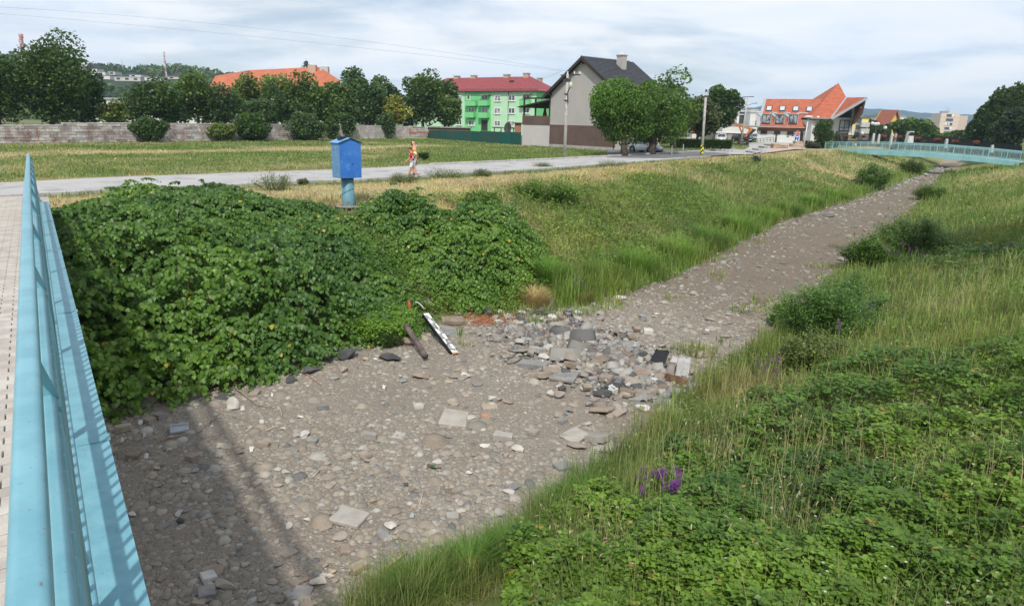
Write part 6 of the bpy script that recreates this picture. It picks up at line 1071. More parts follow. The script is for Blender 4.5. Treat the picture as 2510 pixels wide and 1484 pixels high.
def crumple(lab, conv, pts, mt, name, cat, lift=.12, seed=1, parent=None):
    rs = np.random.RandomState(seed); P = [hit(*conv(x, y)) for x, y in pts]; c = sum(P)/len(P); V = []; n = 7
    for i in range(n+1):
        for j in range(n+1): a = P[0]*(1-i/n)+P[1]*i/n; b = P[3]*(1-i/n)+P[2]*i/n; p = a*(1-j/n)+b*j/n; V.append(p+np.array([0, 0, lift*(.35+.9*i/n)+(rs.rand()-.5)*min(.05, lift*.5)]))
    I = np.arange((n+1)**2).reshape(n+1, n+1); V = np.array(V); Fq = np.stack([I[:-1, :-1].ravel(), I[:-1, 1:].ravel(), I[1:, 1:].ravel(), I[1:, :-1].ravel()], 1); o = npmesh(name, V, Fq, mt); s = o.modifiers.new('thick', 'SOLIDIFY'); s.thickness = .012; return tag(o, lab, cat)
crumple('crumpled pale grey sheet panel on right end of the rubble', Z2, [(1450,830),(1480,735),(1590,750),(1560,860)], WHP, 'sheet_panel', 'panel', .28)
crumple('second crumpled beige sheet beyond the pale grey one', Z2, [(1370,770),(1430,725),(1500,745),(1420,790)], WHP, 'sheet_panel', 'panel', .25, 5)
crumple('rusty metal strip across the right end of rubble', Z2, [(1360,860),(1370,850),(1560,915),(1545,925)], RUST, 'rusty_strip', 'metal strip', .2, 7)
crumple('black plastic sheet wedged in the rubble, right', Z2, [(1230,720),(1290,680),(1400,700),(1350,770)], BLK, 'plastic_sheet', 'sheet', .3, 9)
TUBW = mat('white_plastic', (.75,.75,.73), None, rough=.35)
def tub(lab, conv, x, y, w, d, h, mt, rz):
    p = hit(*conv(x, y)); mb = MB(); M = Matrix.Translation((p[0], p[1], p[2]+.05)) @ Matrix.Rotation(rz, 4, 'Z') @ Matrix.Rotation(.3, 4, 'X')
    for (a, b, c, e) in ((-w,-d,w,-d+.008),(-w,d-.008,w,d),(-w,-d+.008,-w+.008,d-.008),(w-.008,-d+.008,w,d-.008)): mb.box(a, b, 0, c, e, h, M)
    mb.box(-w, -d, -.006, w, d, 0, M); mb.box(-w-.012, -d-.012, h, w+.012, -d, h+.006, M); mb.box(-w-.012, d, h, w+.012, d+.012, h+.006, M); return tag(mb.build('plastic_tub', mt), lab, 'tub')
tub('white rectangular plastic tub in upper middle of rubble', Z2, 532, 548, .13, .06, .06, TUBW, .1); tub('white plastic cup lying in lower middle of rubble', Z2, 918, 935, .06, .07, .09, TUBW, .8)
tub('clear plastic food tray among the branches at left', Z3, 732, 590, .15, .09, .04, mat('clear_plastic', (.55,.6,.65), None, rough=.15, alpha=.45), .45)
for i, (conv, x, y, s_, lab) in enumerate([(Z2,1730,415,60,'white paper scrap on the brown gravel beyond rubble'),(Z3,240,680,44,'white paper shred in the bridge shade near leaves'),(Z3,428,635,36,'small white paper ball below the leaves'),(Z3,395,532,70,'pale torn paper under the leaves, far left'),(Z3,445,815,60,'whitish crumpled rag on the shaded gravel'),(Z3,1520,295,34,'small white scrap right of the cream orange rock'),(Z3,1345,755,54,'greyish crumpled paper on the gravel'),(Z4,1232,900,50,'white scrap beside the near grass, upper one'),(Z4,1380,1015,60,'white plastic wrapper in the near grass'),(Z2,335,680,70,'bluish white plastic bag piece in the rubble'),(Z1,645,1135,44,'white chip of stone like litter on the gravel'),(Z4,1060,765,60,'grey foil scrap on the near gravel')]):
    q = 1; crumple(lab, conv, [(x-s_*.36, y+s_*.16), (x-s_*.22, y-s_*.22), (x+s_*.38, y-s_*.10), (x+s_*.16, y+s_*.2)], mat('litter%d' % i, (.62,.66,.74) if i == 9 else (.3,.33,.36) if i == 11 else (.55,.55,.53), None), 'paper_scrap', 'litter', .05, i+3)
p = hit(*Z4(1230, 362)); mb = MB(); mb.tube([p+np.array([-.09, .03, .04]), p+np.array([.04, -.01, .04]), p+np.array([.07, -.02, .04]), p+np.array([.14, -.04, .04])], [.032, .032, .014, .012], 12); tag(mb.build('glass_bottle', mat('green_glass', (.03,.10,.03), (.25,.12,.1), 12, .2), None, True), 'green glass bottle lying on the gravel', 'bottle')
p = hit(*Z4(1012, 495)); o = piece('r', 'd', p+np.array([0, 0, .02]), .1, .09, .09, .3, .1, None, 'burnt_lump'); tag(o, 'small black burnt lump alone on the gravel', 'lump')
mb = MB(); hz_ = [(1860,760),(1895,810),(1860,850),(1800,860),(1778,890),(1800,915),(1850,915),(1930,880),(1935,840),(1990,830),(2050,850)]
pts = [hit(*Z1(x, y))+np.array([0, 0, .035]) for x, y in hz_]; pts = [pts[0]]+[(pts[i]*.75+pts[min(i+1, len(pts)-1)]*.25) for i in range(len(pts))]; mb.tube(pts, .014, 6); tag(mb.build('hose', mat('grey_hose', (.12,.12,.11), None), None, True), 'looped grey hose lying at left edge of rubble', 'hose')
STK = mat('dead_stick', (.20,.14,.10), (.32,.26,.2), 8, .9); STW = mat('bleached_stick', (.5,.45,.36), None)
stk = [(Z3,[(80,700),(250,590),(420,440),(480,370)],.012,STK,'long dead branch reaching up into the leaves, far left'),(Z3,[(100,730),(420,700),(700,650),(800,620)],.009,STK,'thin dead branch lying across the shaded gravel'),(Z3,[(560,690),(800,640),(1050,665)],.009,STK,'thin dead branch ending near pale pebbles'),(Z3,[(870,620),(1000,520),(1080,440)],.012,STK,'reddish dead branch near the plastic tray'),(Z3,[(1130,180),(1260,280),(1400,385),(1560,410)],.016,STK,'thick brown branch leaning on the cream orange rock'),(Z3,[(1180,470),(1290,520),(1360,535)],.007,STK,'short curved twig below the cream orange rock'),(Z3,[(1465,592),(1580,563)],.01,STW,'straight white stick below the leaning branch'),(Z3,[(1295,600),(1405,528)],.008,STW,'pale twig left of the straight white stick'),(Z3,[(1590,390),(1605,480)],.008,STW,'short pale twig upright in view near leaves'),(Z3,[(1740,70),(1935,212)],.009,mat('red_stick', (.38,.12,.08), None),'reddish straight stick under the overhanging leaves'),
    (Z3,[(555,1050),(700,970)],.009,STK,'thin stick in the bridge shade'),(Z4,[(243,445),(303,385)],.009,STW,'pale straw stick left of the foreground slab'),(Z4,[(840,1200),(930,1140),(1015,1065)],.03,mat('dry_reed', (.45,.36,.2), None),'thick dry reed stalk at near grass edge'),(Z4,[(1120,670),(1160,550)],.007,STW,'thin pale stalk on the near gravel'),(Z2,[(855,245),(925,305)],.012,STW,'bleached stick on the gravel beyond the rubble'),(Z2,[(1140,190),(1168,150)],.012,STW,'short bleached stick on the far gravel'),(Z2,[(995,78),(1085,52)],.012,STW,'pale stick at the far grass edge'),(Z2,[(540,765),(630,855)],.01,TUBW,'thin white rod across a concrete piece in rubble'),(Z2,[(1535,1025),(1645,1115)],.012,STK,'dark rod leaning at lower right of rubble'),(Z2,[(1310,620),(1395,690)],.014,STK,'dark stick beyond the big dark rubble rock'),(Z1,[(1050,205),(935,315),(1015,372)],0,None,None)]
for conv, pts, r, mt_, lab in stk:
    if mt_ is None: continue
    mb = MB(); P = [hit(*conv(x, y))+np.array([0, 0, .03+.04*(i % 2)]) for i, (x, y) in enumerate(pts)]; mb.tube(P, r, 5, r*.5); tag(mb.build('stick' if r < .03 else 'reed_stalk', mt_, None, True), lab, 'stick')
mb = MB(); P = [hit(*ZS(x, y))+np.array([0, 0, .75]) for x, y in ((495,55),(560,60),(640,110),(685,190))]; 
# ------------------------------------------------------------------ loose stones of the bed: the 300 largest single, the rest as gravel
nst = 0
LST = [(Z3,1450,710,112,62,'k','b'),(Z3,840,805,94,94,'k','o'),(Z3,335,795,104,84,'k','o'),(Z3,145,775,104,60,'k','b'),(Z3,1870,680,84,54,'k','g'),(Z3,1740,1170,114,104,'l','g'),(Z3,1385,1040,60,54,'k','b'),(Z3,1575,1045,84,60,'r','b'),(Z3,1820,1330,74,60,'r','w'),(Z3,585,1390,84,104,'s','g'),(Z3,740,1350,94,84,'r','d'),(Z3,325,1290,84,64,'r','w'),(Z3,640,740,74,44,'r','w'),(Z3,1080,695,64,54,'r','w'),(Z3,1435,505,64,70,'r','w'),(Z3,1615,555,62,54,'r','w'),(Z3,1765,455,62,44,'r','w'),(Z3,1270,390,70,90,'r','w'),(Z3,1830,455,60,60,'s','b'),(Z3,1080,805,64,50,'r','g'),(Z3,1140,945,70,60,'r','g'),(Z3,1035,945,80,50,'r','g'),(Z3,465,1075,84,60,'r','g'),(Z3,550,1185,54,60,'r','b'),(Z3,780,1018,60,40,'r','w'),(Z3,470,490,90,90,'k','b'),(Z3,560,460,90,80,'k','g'),(Z3,250,570,120,60,'k','b'),(Z3,430,885,100,60,'r','b'),
    (Z4,40,1040,120,84,'s','b'),(Z4,160,1080,84,70,'l','g'),(Z4,1080,665,78,58,'r','b'),(Z4,1230,580,78,54,'l','b'),(Z4,895,595,78,54,'l','b'),(Z4,1810,95,155,84,'k','c'),(Z4,1935,178,104,94,'r','w'),(Z4,1530,382,64,64,'r','w'),(Z4,720,100,112,62,'k','c'),(Z4,950,65,98,74,'s','c'),(Z4,2010,790,120,170,'s','c'),(Z4,240,135,84,62,'k','g'),(Z4,110,600,110,104,'l','g'),(Z4,680,445,80,48,'l','g'),(Z4,430,1285,84,60,'r','b'),(Z4,880,1090,100,54,'l','b'),(Z4,1400,770,110,60,'l','b'),(Z4,840,735,70,40,'l','b'),(Z4,495,890,62,50,'l','b'),(Z4,370,495,84,50,'s','b'),(Z4,745,290,74,50,'s','b'),(Z4,360,315,64,48,'r','b'),(Z4,940,665,60,48,'r','b'),(Z4,1545,330,100,34,'l','b'),(Z4,1150,1450,80,50,'r','b'),(Z1,1790,430,90,50,'r','w'),(Z1,1470,495,74,74,'r','t'),(Z1,1880,628,70,50,'r','t'),(Z1,1820,1252,112,70,'r','b'),(Z1,1415,1185,60,60,'s','b'),(Z1,400,1045,1,1,'',''),(Z1,265,950,120,110,'r','b'),(Z1,180,1030,100,50,'r','g'),(Z1,1640,1300,140,50,'s','b'),(Z1,1530,1080,120,54,'l','g'),(Z1,70,1310,90,74,'k','g'),(Z1,640,700,90,60,'r','t'),(Z1,1040,665,90,60,'r','b'),(Z1,1130,610,84,54,'k','g'),(Z1,1350,420,90,40,'r','g'),(Z1,1110,240,90,60,'s','g'),(Z1,1040,300,120,60,'s','g'),(Z1,1020,180,130,70,'k','b'),(Z1,960,110,110,60,'k','b'),(Z1,1215,335,90,50,'r','g')]
for q in LST:
    if q[5]: place(*q[:7], rz=None if q[5] in 'rl' else random.uniform(-.6, .6), parent=BED); nst += 1
n = 6000; X, Y, r = polar(n, 6.5, 48, -40, 46); ok = inbed(X, Y, .25); X, Y, r = X[ok], Y[ok], r[ok]; size = np.exp(RS.normal(size=len(X))*.4)*.085*(1+r*.02); ordr = np.argsort(-size/r)[:300-nst-4]
for i in ordr:
    s_ = size[i]*1.0; kd = random.choice('llllrrs'); z = bedz(X[i:i+1], Y[i:i+1])[0]
    piece(kd, random.choice('bbbbggcwo'), (X[i], Y[i], z+(.0 if kd == 's' else s_*.1)), s_, s_*random.uniform(.6, .9), s_*random.uniform(.25, .45), random.uniform(0, 6.28), .12, BED)
# pebbles: template rings
def pebtemplate(n=6):
    V = []; 
    for rr_, z in ((.5, .03), (.34, .24)):
        for j in range(n): a = 2*math.pi*(j+.3*(rr_ < .4))/n; V.append((rr_*math.cos(a), rr_*math.sin(a), z))
    V.append((0, 0, .29)); Fc = []
    for k_ in range(1):
        for j in range(n): a, b, c, d = k_*n+j, k_*n+(j+1) % n, (k_+1)*n+(j+1) % n, (k_+1)*n+j; Fc += [(a, b, c), (a, c, d)]
    for j in range(n): Fc.append((n+j, n+(j+1) % n, 2*n))
    return np.array(V), np.array(Fc)
pv_, pf_ = pebtemplate()
PCOL = np.array([(.31,.27,.22),(.275,.245,.205),(.335,.295,.245),(.245,.228,.20),(.36,.33,.285),(.295,.25,.20),(.42,.40,.355),(.18,.175,.165)]); PW = np.array([.26,.2,.14,.12,.1,.1,.03,.05]); PW = PW/PW.sum()
sv_ = np.array([(.5*math.cos(a), .5*math.sin(a), 0) for a in np.linspace(0, 2*math.pi, 6)[:-1]]+[(.28*math.cos(a+.3), .28*math.sin(a+.3), .26) for a in (0, 2.1, 4.2)]); sf_ = np.array([(0,1,5),(1,6,5),(1,2,6),(2,3,6),(3,7,6),(3,4,7),(4,5,7),(4,0,5),(5,6,7)])
def pebbles(name, n, r0, r1, sz, sg, flat=(.5, 1.1), p=1.0, mg=.0, dens=None, small=False):
    X, Y, r = polar(n, r0, r1, -42, 48, p); ok = inbed(X, Y, mg)
    if dens is not None: ok &= RS.rand(len(X)) < dens(X, Y)
    X, Y, r = X[ok], Y[ok], r[ok]; n = len(X); S = sz*np.exp(RS.normal(size=n)*sg)*(1+np.maximum(r-12, 0)*.035); R = frames(RS.uniform(0, 6.28, n), RS.normal(size=n)*.10, RS.normal(size=n)*.12)
    A = np.stack([S*RS.uniform(.6, .95, n), S, S*RS.uniform(*flat, n)], 1); z = bedz(X, Y)-.008; tn = PCOL[RS.choice(8, n, p=PW)]*RS.uniform(.82, 1.18, (n, 1))*(.90-.26*sm(17, 24, .67*X+.74*Y))[:, None]
    return scatter(*((sv_, sf_) if small else (pv_, pf_)), np.stack([X, Y, z], 1), R, A, tn, name, STONE, BED)
dn = lambda X, Y: np.clip(.32+1.2*sm(.38, .62, fbm(X*.55, Y*.55, 77)), 0, 1)*np.where(Y > 19+.6*np.maximum(X, 0), .45, 1)
o = pebbles('cobbles', 98000, 6, 60, .078, .48, (.45, 1.0), dens=dn); o['kind'] = 'stuff'
o = pebbles('pebbles', 150000, 6, 26, .036, .40, (.5, 1.2), small=True, dens=lambda X, Y: .35+.65*dn(X, Y)); o['kind'] = 'stuff'
dr = hit(*Z2(800, 700)); 
n = 4200; a = RS.rand(n)*1.0; cx = RS.normal(size=n); cy = RS.normal(size=n); A_, B_ = hit(*Z2(200, 350)), hit(*Z2(1550, 950)); P = A_[None, :2]*(1-a)[:, None]+B_[None, :2]*a[:, None]+np.stack([cx, cy], 1)*.75; X, Y = P[:, 0], P[:, 1]; ok = inbed(X, Y, .1); X, Y = X[ok], Y[ok]; n = len(X)
S = .075*np.exp(RS.normal(size=n)*.4); o = scatter(pv_, pf_, np.stack([X, Y, bedz(X, Y)-.005+RS.rand(n)*.05], 1), frames(RS.uniform(0, 6.28, n), RS.normal(size=n)*.3, RS.normal(size=n)*.3), np.stack([S*.8, S, S*RS.uniform(.8, 1.6, n)], 1), np.array([(.2,.195,.185),(.27,.25,.225),(.32,.28,.235),(.13,.13,.125),(.42,.40,.36)])[RS.choice(5, n, p=[.3,.28,.25,.11,.06])], 'rubble_gravel', STONE, rh); o['kind'] = 'stuff'
n = 2300; a = RS.rand(n); P = A_[None, :2]*(1-a)[:, None]+B_[None, :2]*a[:, None]+np.stack([RS.normal(size=n), RS.normal(size=n)], 1)*.6; X, Y = P[:, 0], P[:, 1]; ok = inbed(X, Y, .05); X, Y = X[ok], Y[ok]; n = len(X); S = .10*np.exp(RS.normal(size=n)*.45)
bxv = np.array([(x, y, z) for x in (-.5, .5) for y in (-.5, .5) for z in (0, 1)], float)*np.array([1, 1, 1]); bxv[1::2, :2] *= .88; bxf = np.array([(0,1,3),(0,3,2),(4,6,7),(4,7,5),(0,4,5),(0,5,1),(2,3,7),(2,7,6),(1,5,7),(1,7,3)])
o = scatter(bxv, bxf, np.stack([X, Y, bedz(X, Y)-.01+RS.rand(n)*.12*np.exp(-((a[ok]-.55)/.4)**2)], 1), frames(RS.uniform(0, 6.28, n), RS.normal(size=n)*.35, RS.normal(size=n)*.35), np.stack([S*RS.uniform(.5, .9, n), S*RS.uniform(.9, 1.7, n), S*RS.uniform(.25, .7, n)], 1), np.array([(.19,.185,.175),(.27,.24,.205),(.22,.175,.14),(.11,.108,.105),(.34,.325,.295),(.24,.23,.21)])[RS.choice(6, n)]*RS.uniform(.8, 1.2, (n, 1)), 'rubble_chips', STONE, rh); o['kind'] = 'stuff'
# pale stones along both foot lines farther down the river
n = 3000; q = RS.rand(n)**1.6; A_, B_ = fl(.12+q*.35), fr(.12+q*.35); t = np.abs(RS.normal(size=n))*.24; side = RS.rand(n) < .72; P = np.where(side[:, None], A_*(1-t)[:, None]+B_*t[:, None], A_*t[:, None]+B_*(1-t)[:, None]); X, Y = P.T; r = np.hypot(X, Y); S = .07*np.exp(RS.normal(size=n)*.5)*(1+r*.015)
o = scatter(pv_, pf_, np.stack([X, Y, bedz(X, Y)-.01], 1), frames(RS.uniform(0, 6.28, n), RS.normal(size=n)*.2, RS.normal(size=n)*.2), np.stack([S*.75, S, S*RS.uniform(.7, 1.5, n)], 1), np.array([(.27,.25,.22),(.33,.31,.28),(.22,.20,.175),(.17,.165,.155)])[RS.choice(4, n)]*RS.uniform(.8, 1.15, (n, 1)), 'edge_stones', STONE, BED); o['kind'] = 'stuff'
# dark stone sill across the bed beyond the bridge
a, b = at(*ZF(1245, 1150), .0), at(*ZF(1545, 1165), .0); w_ = empty('stone_sill', (a+b)/2, 'low dark stone sill crossing the river bed below the far footbridge', 'sill')
for i in range(12): p_, q_ = a+(b-a)*i/12, a+(b-a)*(i+.92)/12; mb = MB(); mb.bar(p_+np.array([0, .6, .1]), q_+np.array([0, .6, .1]), 1.6, .5+.1*random.random()); mb.build('stone_block', SM['d'], w_, bevel=.05)
# ------------------------------------------------------------------ people
def skinmesh(name, J, E, mt, parent, sub=2, M=None):
    """J: {joint: (x, y, z, radius)}, E: edges; grown with a Skin modifier"""
    keys = list(J); me = bpy.data.meshes.new(name); me.from_pydata([tuple((M @ Vector(J[k][:3])) if M else J[k][:3]) for k in keys], [(keys.index(a), keys.index(b)) for a, b in E], [])
    o = bpy.data.objects.new(name, me); COL.objects.link(o); s = o.modifiers.new('skin', 'SKIN'); s.use_smooth_shade = True
    if not me.skin_vertices: me.skin_vertices.new() if hasattr(me.skin_vertices, 'new') else None
    sc_ = (M.to_scale()[0] if M else 1.)
    for i, k in enumerate(keys): r = J[k][3]*sc_; r2 = (J[k][4] if len(J[k]) > 4 else J[k][3])*sc_; me.skin_vertices[0].data[i].radius = (r, r2); me.skin_vertices[0].data[i].use_root = (i == 0)
    m2 = o.modifiers.new('sub', 'SUBSURF'); m2.levels = m2.render_levels = sub; me.materials.append(mt)
    if parent is not None: wparent(o, parent)
    return o
SKIN = mat('skin', (.55,.30,.21), (.60,.34,.24), 5, .6, coords='obj')
def hand(J, E, wrist, w, d, r=.009, spread=.018):
    """palm and five fingers from a wrist; d = pointing direction"""
    w = np.array(w); d = np.array(d, float); d /= np.linalg.norm(d); sd_ = np.cross(d, (0, 1, 0)); sd_ /= max(np.linalg.norm(sd_), 1e-6); pw = w+d*.05; pk = wrist+'_palm'; J[pk] = (*pw, .032, .022); E.append((wrist, pk))
    for i, (off, L_) in enumerate(((-1.5,.075),(-.5,.09),(.5,.085),(1.5,.065))):
        a = pw+d*.035+sd_*off*spread; b = a+d*L_*.55+np.array([0, .008, 0]); c = b+d*L_*.45+np.array([0, .022, -.004]); ks = [f'{wrist}_f{i}{j}' for j in range(3)]
        for k_, q in zip(ks, (a, b, c)): J[k_] = (*q, r)
        E += [(pk, ks[0]), (ks[0], ks[1]), (ks[1], ks[2])]
    a = w+d*.02+sd_*-.035; b = a+d*.035-sd_*.02; J[wrist+'_t0'] = (*a, r*1.1); J[wrist+'_t1'] = (*b, r); E += [(wrist, wrist+'_t0'), (wrist+'_t0', wrist+'_t1')]
def person(lab, pos, s, face, pose, shirt, shorts, hair, shoe, beard=False, long_short=.42, jeans=None, hairlong=False, glasses=False):
    """figure walking towards -x (face=-1); s: scale for a 1.8 m body"""
    o = empty('person', pos, lab, 'person'); M = Matrix.Translation([float(q) for q in pos]) @ Matrix.Diagonal((s, s, s, 1)); J = {}; E = []
    lean = pose.get('lean', -.03); hx = pose.get('head', -.06)
    J['pelvis'] = (0,0,.94,.135,.10); J['belly'] = (lean*.5,0,1.10,.12,.10); J['chest'] = (lean,0,1.32,.155,.115); J['neck'] = (lean+.0,0,1.50,.055); J['head0'] = (lean+hx*.6,0,1.60,.075); J['head1'] = (lean+hx,0,1.68,.10,.082); J['crown'] = (lean+hx*.9,0,1.755,.07,.06)
    E += [('pelvis','belly'),('belly','chest'),('chest','neck'),('neck','head0'),('head0','head1'),('head1','crown')]
    for sd_, nm in ((-1,'n'),(1,'f')):
        hp, kn, an = pose['leg'+nm]; J['hip'+nm] = (0,sd_*.10,.90,.092); J['knee'+nm] = (kn[0],sd_*.10,kn[1],.056); J['calf'+nm] = ((kn[0]*.65+an[0]*.35),sd_*.10,kn[1]*.65+an[1]*.35,.056); J['ank'+nm] = (an[0],sd_*.10,an[1],.034); J['toe'+nm] = (an[0]-.14,sd_*.11,an[1]-.055,.03)
        E += [('pelvis','hip'+nm),('hip'+nm,'knee'+nm),('knee'+nm,'calf'+nm),('calf'+nm,'ank'+nm),('ank'+nm,'toe'+nm)]
        el, wr = pose['arm'+nm]; J['sho'+nm] = (lean,sd_*.17,1.42,.058); J['elb'+nm] = (el[0],sd_*(.22+el[2]),el[1],.040); J['wri'+nm] = (wr[0],sd_*.2+wr[2],wr[1],.026); E += [('chest','sho'+nm),('sho'+nm,'elb'+nm),('elb'+nm,'wri'+nm)]
        hand(J, E, 'wri'+nm, J['wri'+nm][:3], (wr[0]-el[0], 0, wr[1]-el[1]))
    b = skinmesh('body', J, E, SKIN, o, 2, M)
    def seg(nm, ks, gr, mt, cut=None):
        J2 = {}; E2 = []
        for a, b_ in ks:
            for k_ in (a, b_):
                if k_ not in J2:
                    q = J.get(k_) or cut[k_]; J2[k_] = (*q[:3], q[3]+gr, (q[4] if len(q) > 4 else q[3])+gr)
            E2.append((a, b_))
        return skinmesh(nm, J2, E2, mt, o, 2, M)
    mid = lambda a, b_, t, r: (*(np.array(J[a][:3])*(1-t)+np.array(J[b_][:3])*t), r)
    cut = {'slL': mid('shon','elbn',.62,.062), 'slR': mid('shof','elbf',.62,.062), 'hem': (0,0,.86,.135,.11), 'col': (lean,0,1.47,.07), 'shL': mid('hipn','kneen',1-long_short*.3,.088), 'shR': mid('hipf','kneef',1-long_short*.3,.088)}
    seg('shirt', [('belly','pelvis'),('pelvis','hem'),('belly','chest'),('chest','col'),('chest','shon'),('chest','shof'),('shon','slL'),('shof','slR')], .018, shirt, cut)
    seg('shorts', [('pelvis','hipn'),('pelvis','hipf'),('hipn','shL'),('hipf','shR')], .02, shorts, cut)
    for nm in 'nf': seg('shoe', [('ank'+nm+'s','toe'+nm)], .018, shoe, {'ank'+nm+'s': (J['ank'+nm][0]+.03, J['ank'+nm][1], J['ank'+nm][2]-.045, .036)})
    hc = np.array(J['head1'][:3])
    if hair:
        mb = MB(); mb.ball(hc+np.array([.022, 0, .045]), .108, 14, 9, (1.02, .88, .92)); 
        if hairlong: mb.tube([hc+np.array([.06, 0, .02]), hc+np.array([.10, 0, -.08]), hc+np.array([.085, 0, -.16])], [.05, .045, .015], 8)
        h_ = mb.build('hair', hair, None, True, weld=False); h_.data.transform(M); wparent(h_, o)
    for nm, c, r, sc_, mt_ in (('nose', (-.104,0,-.012), .018, (1,.8,1.2), SKIN), ('ear', (.01,-.085,-.005), .022, (.7,.4,1.2), SKIN), ('ear', (.01,.085,-.005), .022, (.7,.4,1.2), SKIN), ('eye', (-.088,-.034,.015), .011, (1,1,1), BLK), ('eye', (-.088,.034,.015), .011, (1,1,1), BLK), ('mouth', (-.09,0,-.062), .014, (.6,1.6,.4), mat('lips', (.35,.13,.1), None) if 'lips' not in bpy.data.materials else bpy.data.materials['lips'])):
        mb = MB(); mb.ball(hc+np.array(c), r, 8, 6, sc_); q = mb.build(nm, mt_, None, True); q.data.transform(M); wparent(q, o)
    if beard: mb = MB(); mb.ball(hc+np.array([-.045, 0, -.085]), .062, 10, 7, (1, .95, 1.1)); q = mb.build('beard', beard, None, True); q.data.transform(M); wparent(q, o)
    if glasses: mb = MB(); mb.box(-.118, -.072, .005, -.05, .072, .04, Matrix.Translation([float(c) for c in hc])); q = mb.build('sunglasses', BLK, None, bevel=.008); q.data.transform(M); wparent(q, o)
    return o, J, M
ZP = ZC(1200, 420, 9.275)
mp = at(*ZP(1090, 1262), 2.57); cp_ = at(*ZP(1010, 1318), 2.57); kp = at(*ZP(985, 1272), 2.57)
STR = dict(legn=((0,0),(-.05,.50),(.10,.10)), legf=((0,0),(-.20,.52),(-.30,.09)))
person('bald bearded man in orange shirt and grey shorts walking left', mp, pr(mp)[2]*1020/9.275*.773/F/1.83, 1, dict(legn=((0,0),(-.02,.5),(.07,.09)), legf=((0,0),(-.14,.5),(-.06,.12)), armn=((.06,1.16,.02),(.09,.93,0)), armf=((-.02,1.16,.02),(-.12,1.0,0)), head=-.07), mat('orange_shirt', (.80,.30,.14), (.85,.36,.18), 4, .8), mat('grey_shorts', (.10,.12,.17), (.5,.5,.55), 12, .9, lo=.55, hi=.65), None, mat('dark_shoe', (.05,.06,.09), None), beard=mat('dark_beard', (.03,.02,.015), None), glasses=True)
hc_ = mat('brown_hair', (.07,.035,.02), (.12,.06,.03), 20, .6)
person('child in light blue denim shorts half hidden behind the red shirt', kp+np.array([0, .3, 0]), pr(kp)[2]*735/9.275*.773/F/1.83, 1, dict(legn=((0,0),(-.06,.5),(.12,.12)), legf=((0,0),(-.14,.5),(-.2,.09)), armn=((-.06,1.14,.02),(-.14,.95,0)), armf=((-.15,1.2,.0),(-.2,1.42,-.05)), head=-.06), mat('white_shirt', (.7,.68,.66), None), mat('denim_shorts', (.22,.34,.55), (.28,.4,.6), 8, .9), hc_, mat('navy_shoe', (.05,.07,.14), None), long_short=.0)
_, J, M = person('child in dark red shirt and white shorts carrying a ball', cp_, pr(cp_)[2]*875/9.275*.773/F/1.83, 1, dict(legn=((0,0),(-.14,.50),(-.30,.09)), legf=((0,0),(.02,.5),(.22,.11)), armn=((.10,1.20,.04),(-.02,1.10,-.08)), armf=((-.17,1.18,.03),(-.38,.98,0)), head=-.1, lean=-.05), mat('red_shirt', (.42,.015,.03), (.48,.02,.04), 4, .8), mat('pale_shorts', (.62,.66,.74), None), hc_, mat('white_shoe', (.7,.7,.7), None), hairlong=True)
bc = atd(*ZP(1075, 628), pr(cp_)[2]-.22); br = 62/9.275*.773*pr(cp_)[2]/F; o = empty('ball', bc-np.array([0, 0, br]), 'yellow green football with black patches under the child\'s arm', 'ball'); mb = MB(); mb.ball(bc, br, 20, 14); mb.build('shell', mat('ball_yellow', (.62,.72,.22), (.75,.78,.5), 5, .4, coords='obj'), o, True)
for x, y, r_ in ((1055,625,.33),(1105,672,.28),(1100,598,.2),(1048,592,.18)):
    q = atd(*ZP(x, y), pr(cp_)[2]-.22-br*.8); d = q-bc; d /= np.linalg.norm(d); mb = MB(); e1_ = np.cross(d, (0, 0, 1)); e1_ /= np.linalg.norm(e1_); e2_ = np.cross(d, e1_); c_ = bc+d*br*.955; mb.prism([c_+(e1_*math.cos(t)+e2_*math.sin(t))*br*r_ for t in np.linspace(0, 2*math.pi, 6)[:-1]], d*br*.06); mb.build('patch', BLK, o)
wp2 = at(*ZW(1627, 826), 2.58); person('distant person in white shirt walking before the white building', wp2, 1.02, 1, dict(legn=((0,0),(-.1,.5),(.16,.12)), legf=((0,0),(-.12,.5),(-.28,.09)), armn=((.06,1.16,.02),(-.08,1.0,0)), armf=((-.1,1.16,.02),(-.26,1.05,0))), mat('white_tee', (.75,.75,.75), None), mat('dark_trousers', (.05,.05,.06), None), hc_, BLK, long_short=-1.5)
wp3 = atd(*ZF(882, 850), 113); person('distant person in pale patterned shirt on the road bridge', (wp3[0], wp3[1], wp3[2]-.3), 1.05, 1, dict(legn=((0,0),(-.04,.5),(.06,.1)), legf=((0,0),(-.08,.5),(-.1,.09)), armn=((.06,1.16,.02),(.02,.95,0)), armf=((-.04,1.16,.02),(-.12,1.0,0))), mat('pale_shirt', (.55,.55,.62), None), mat('grey_trousers', (.15,.15,.18), None), hc_, BLK)
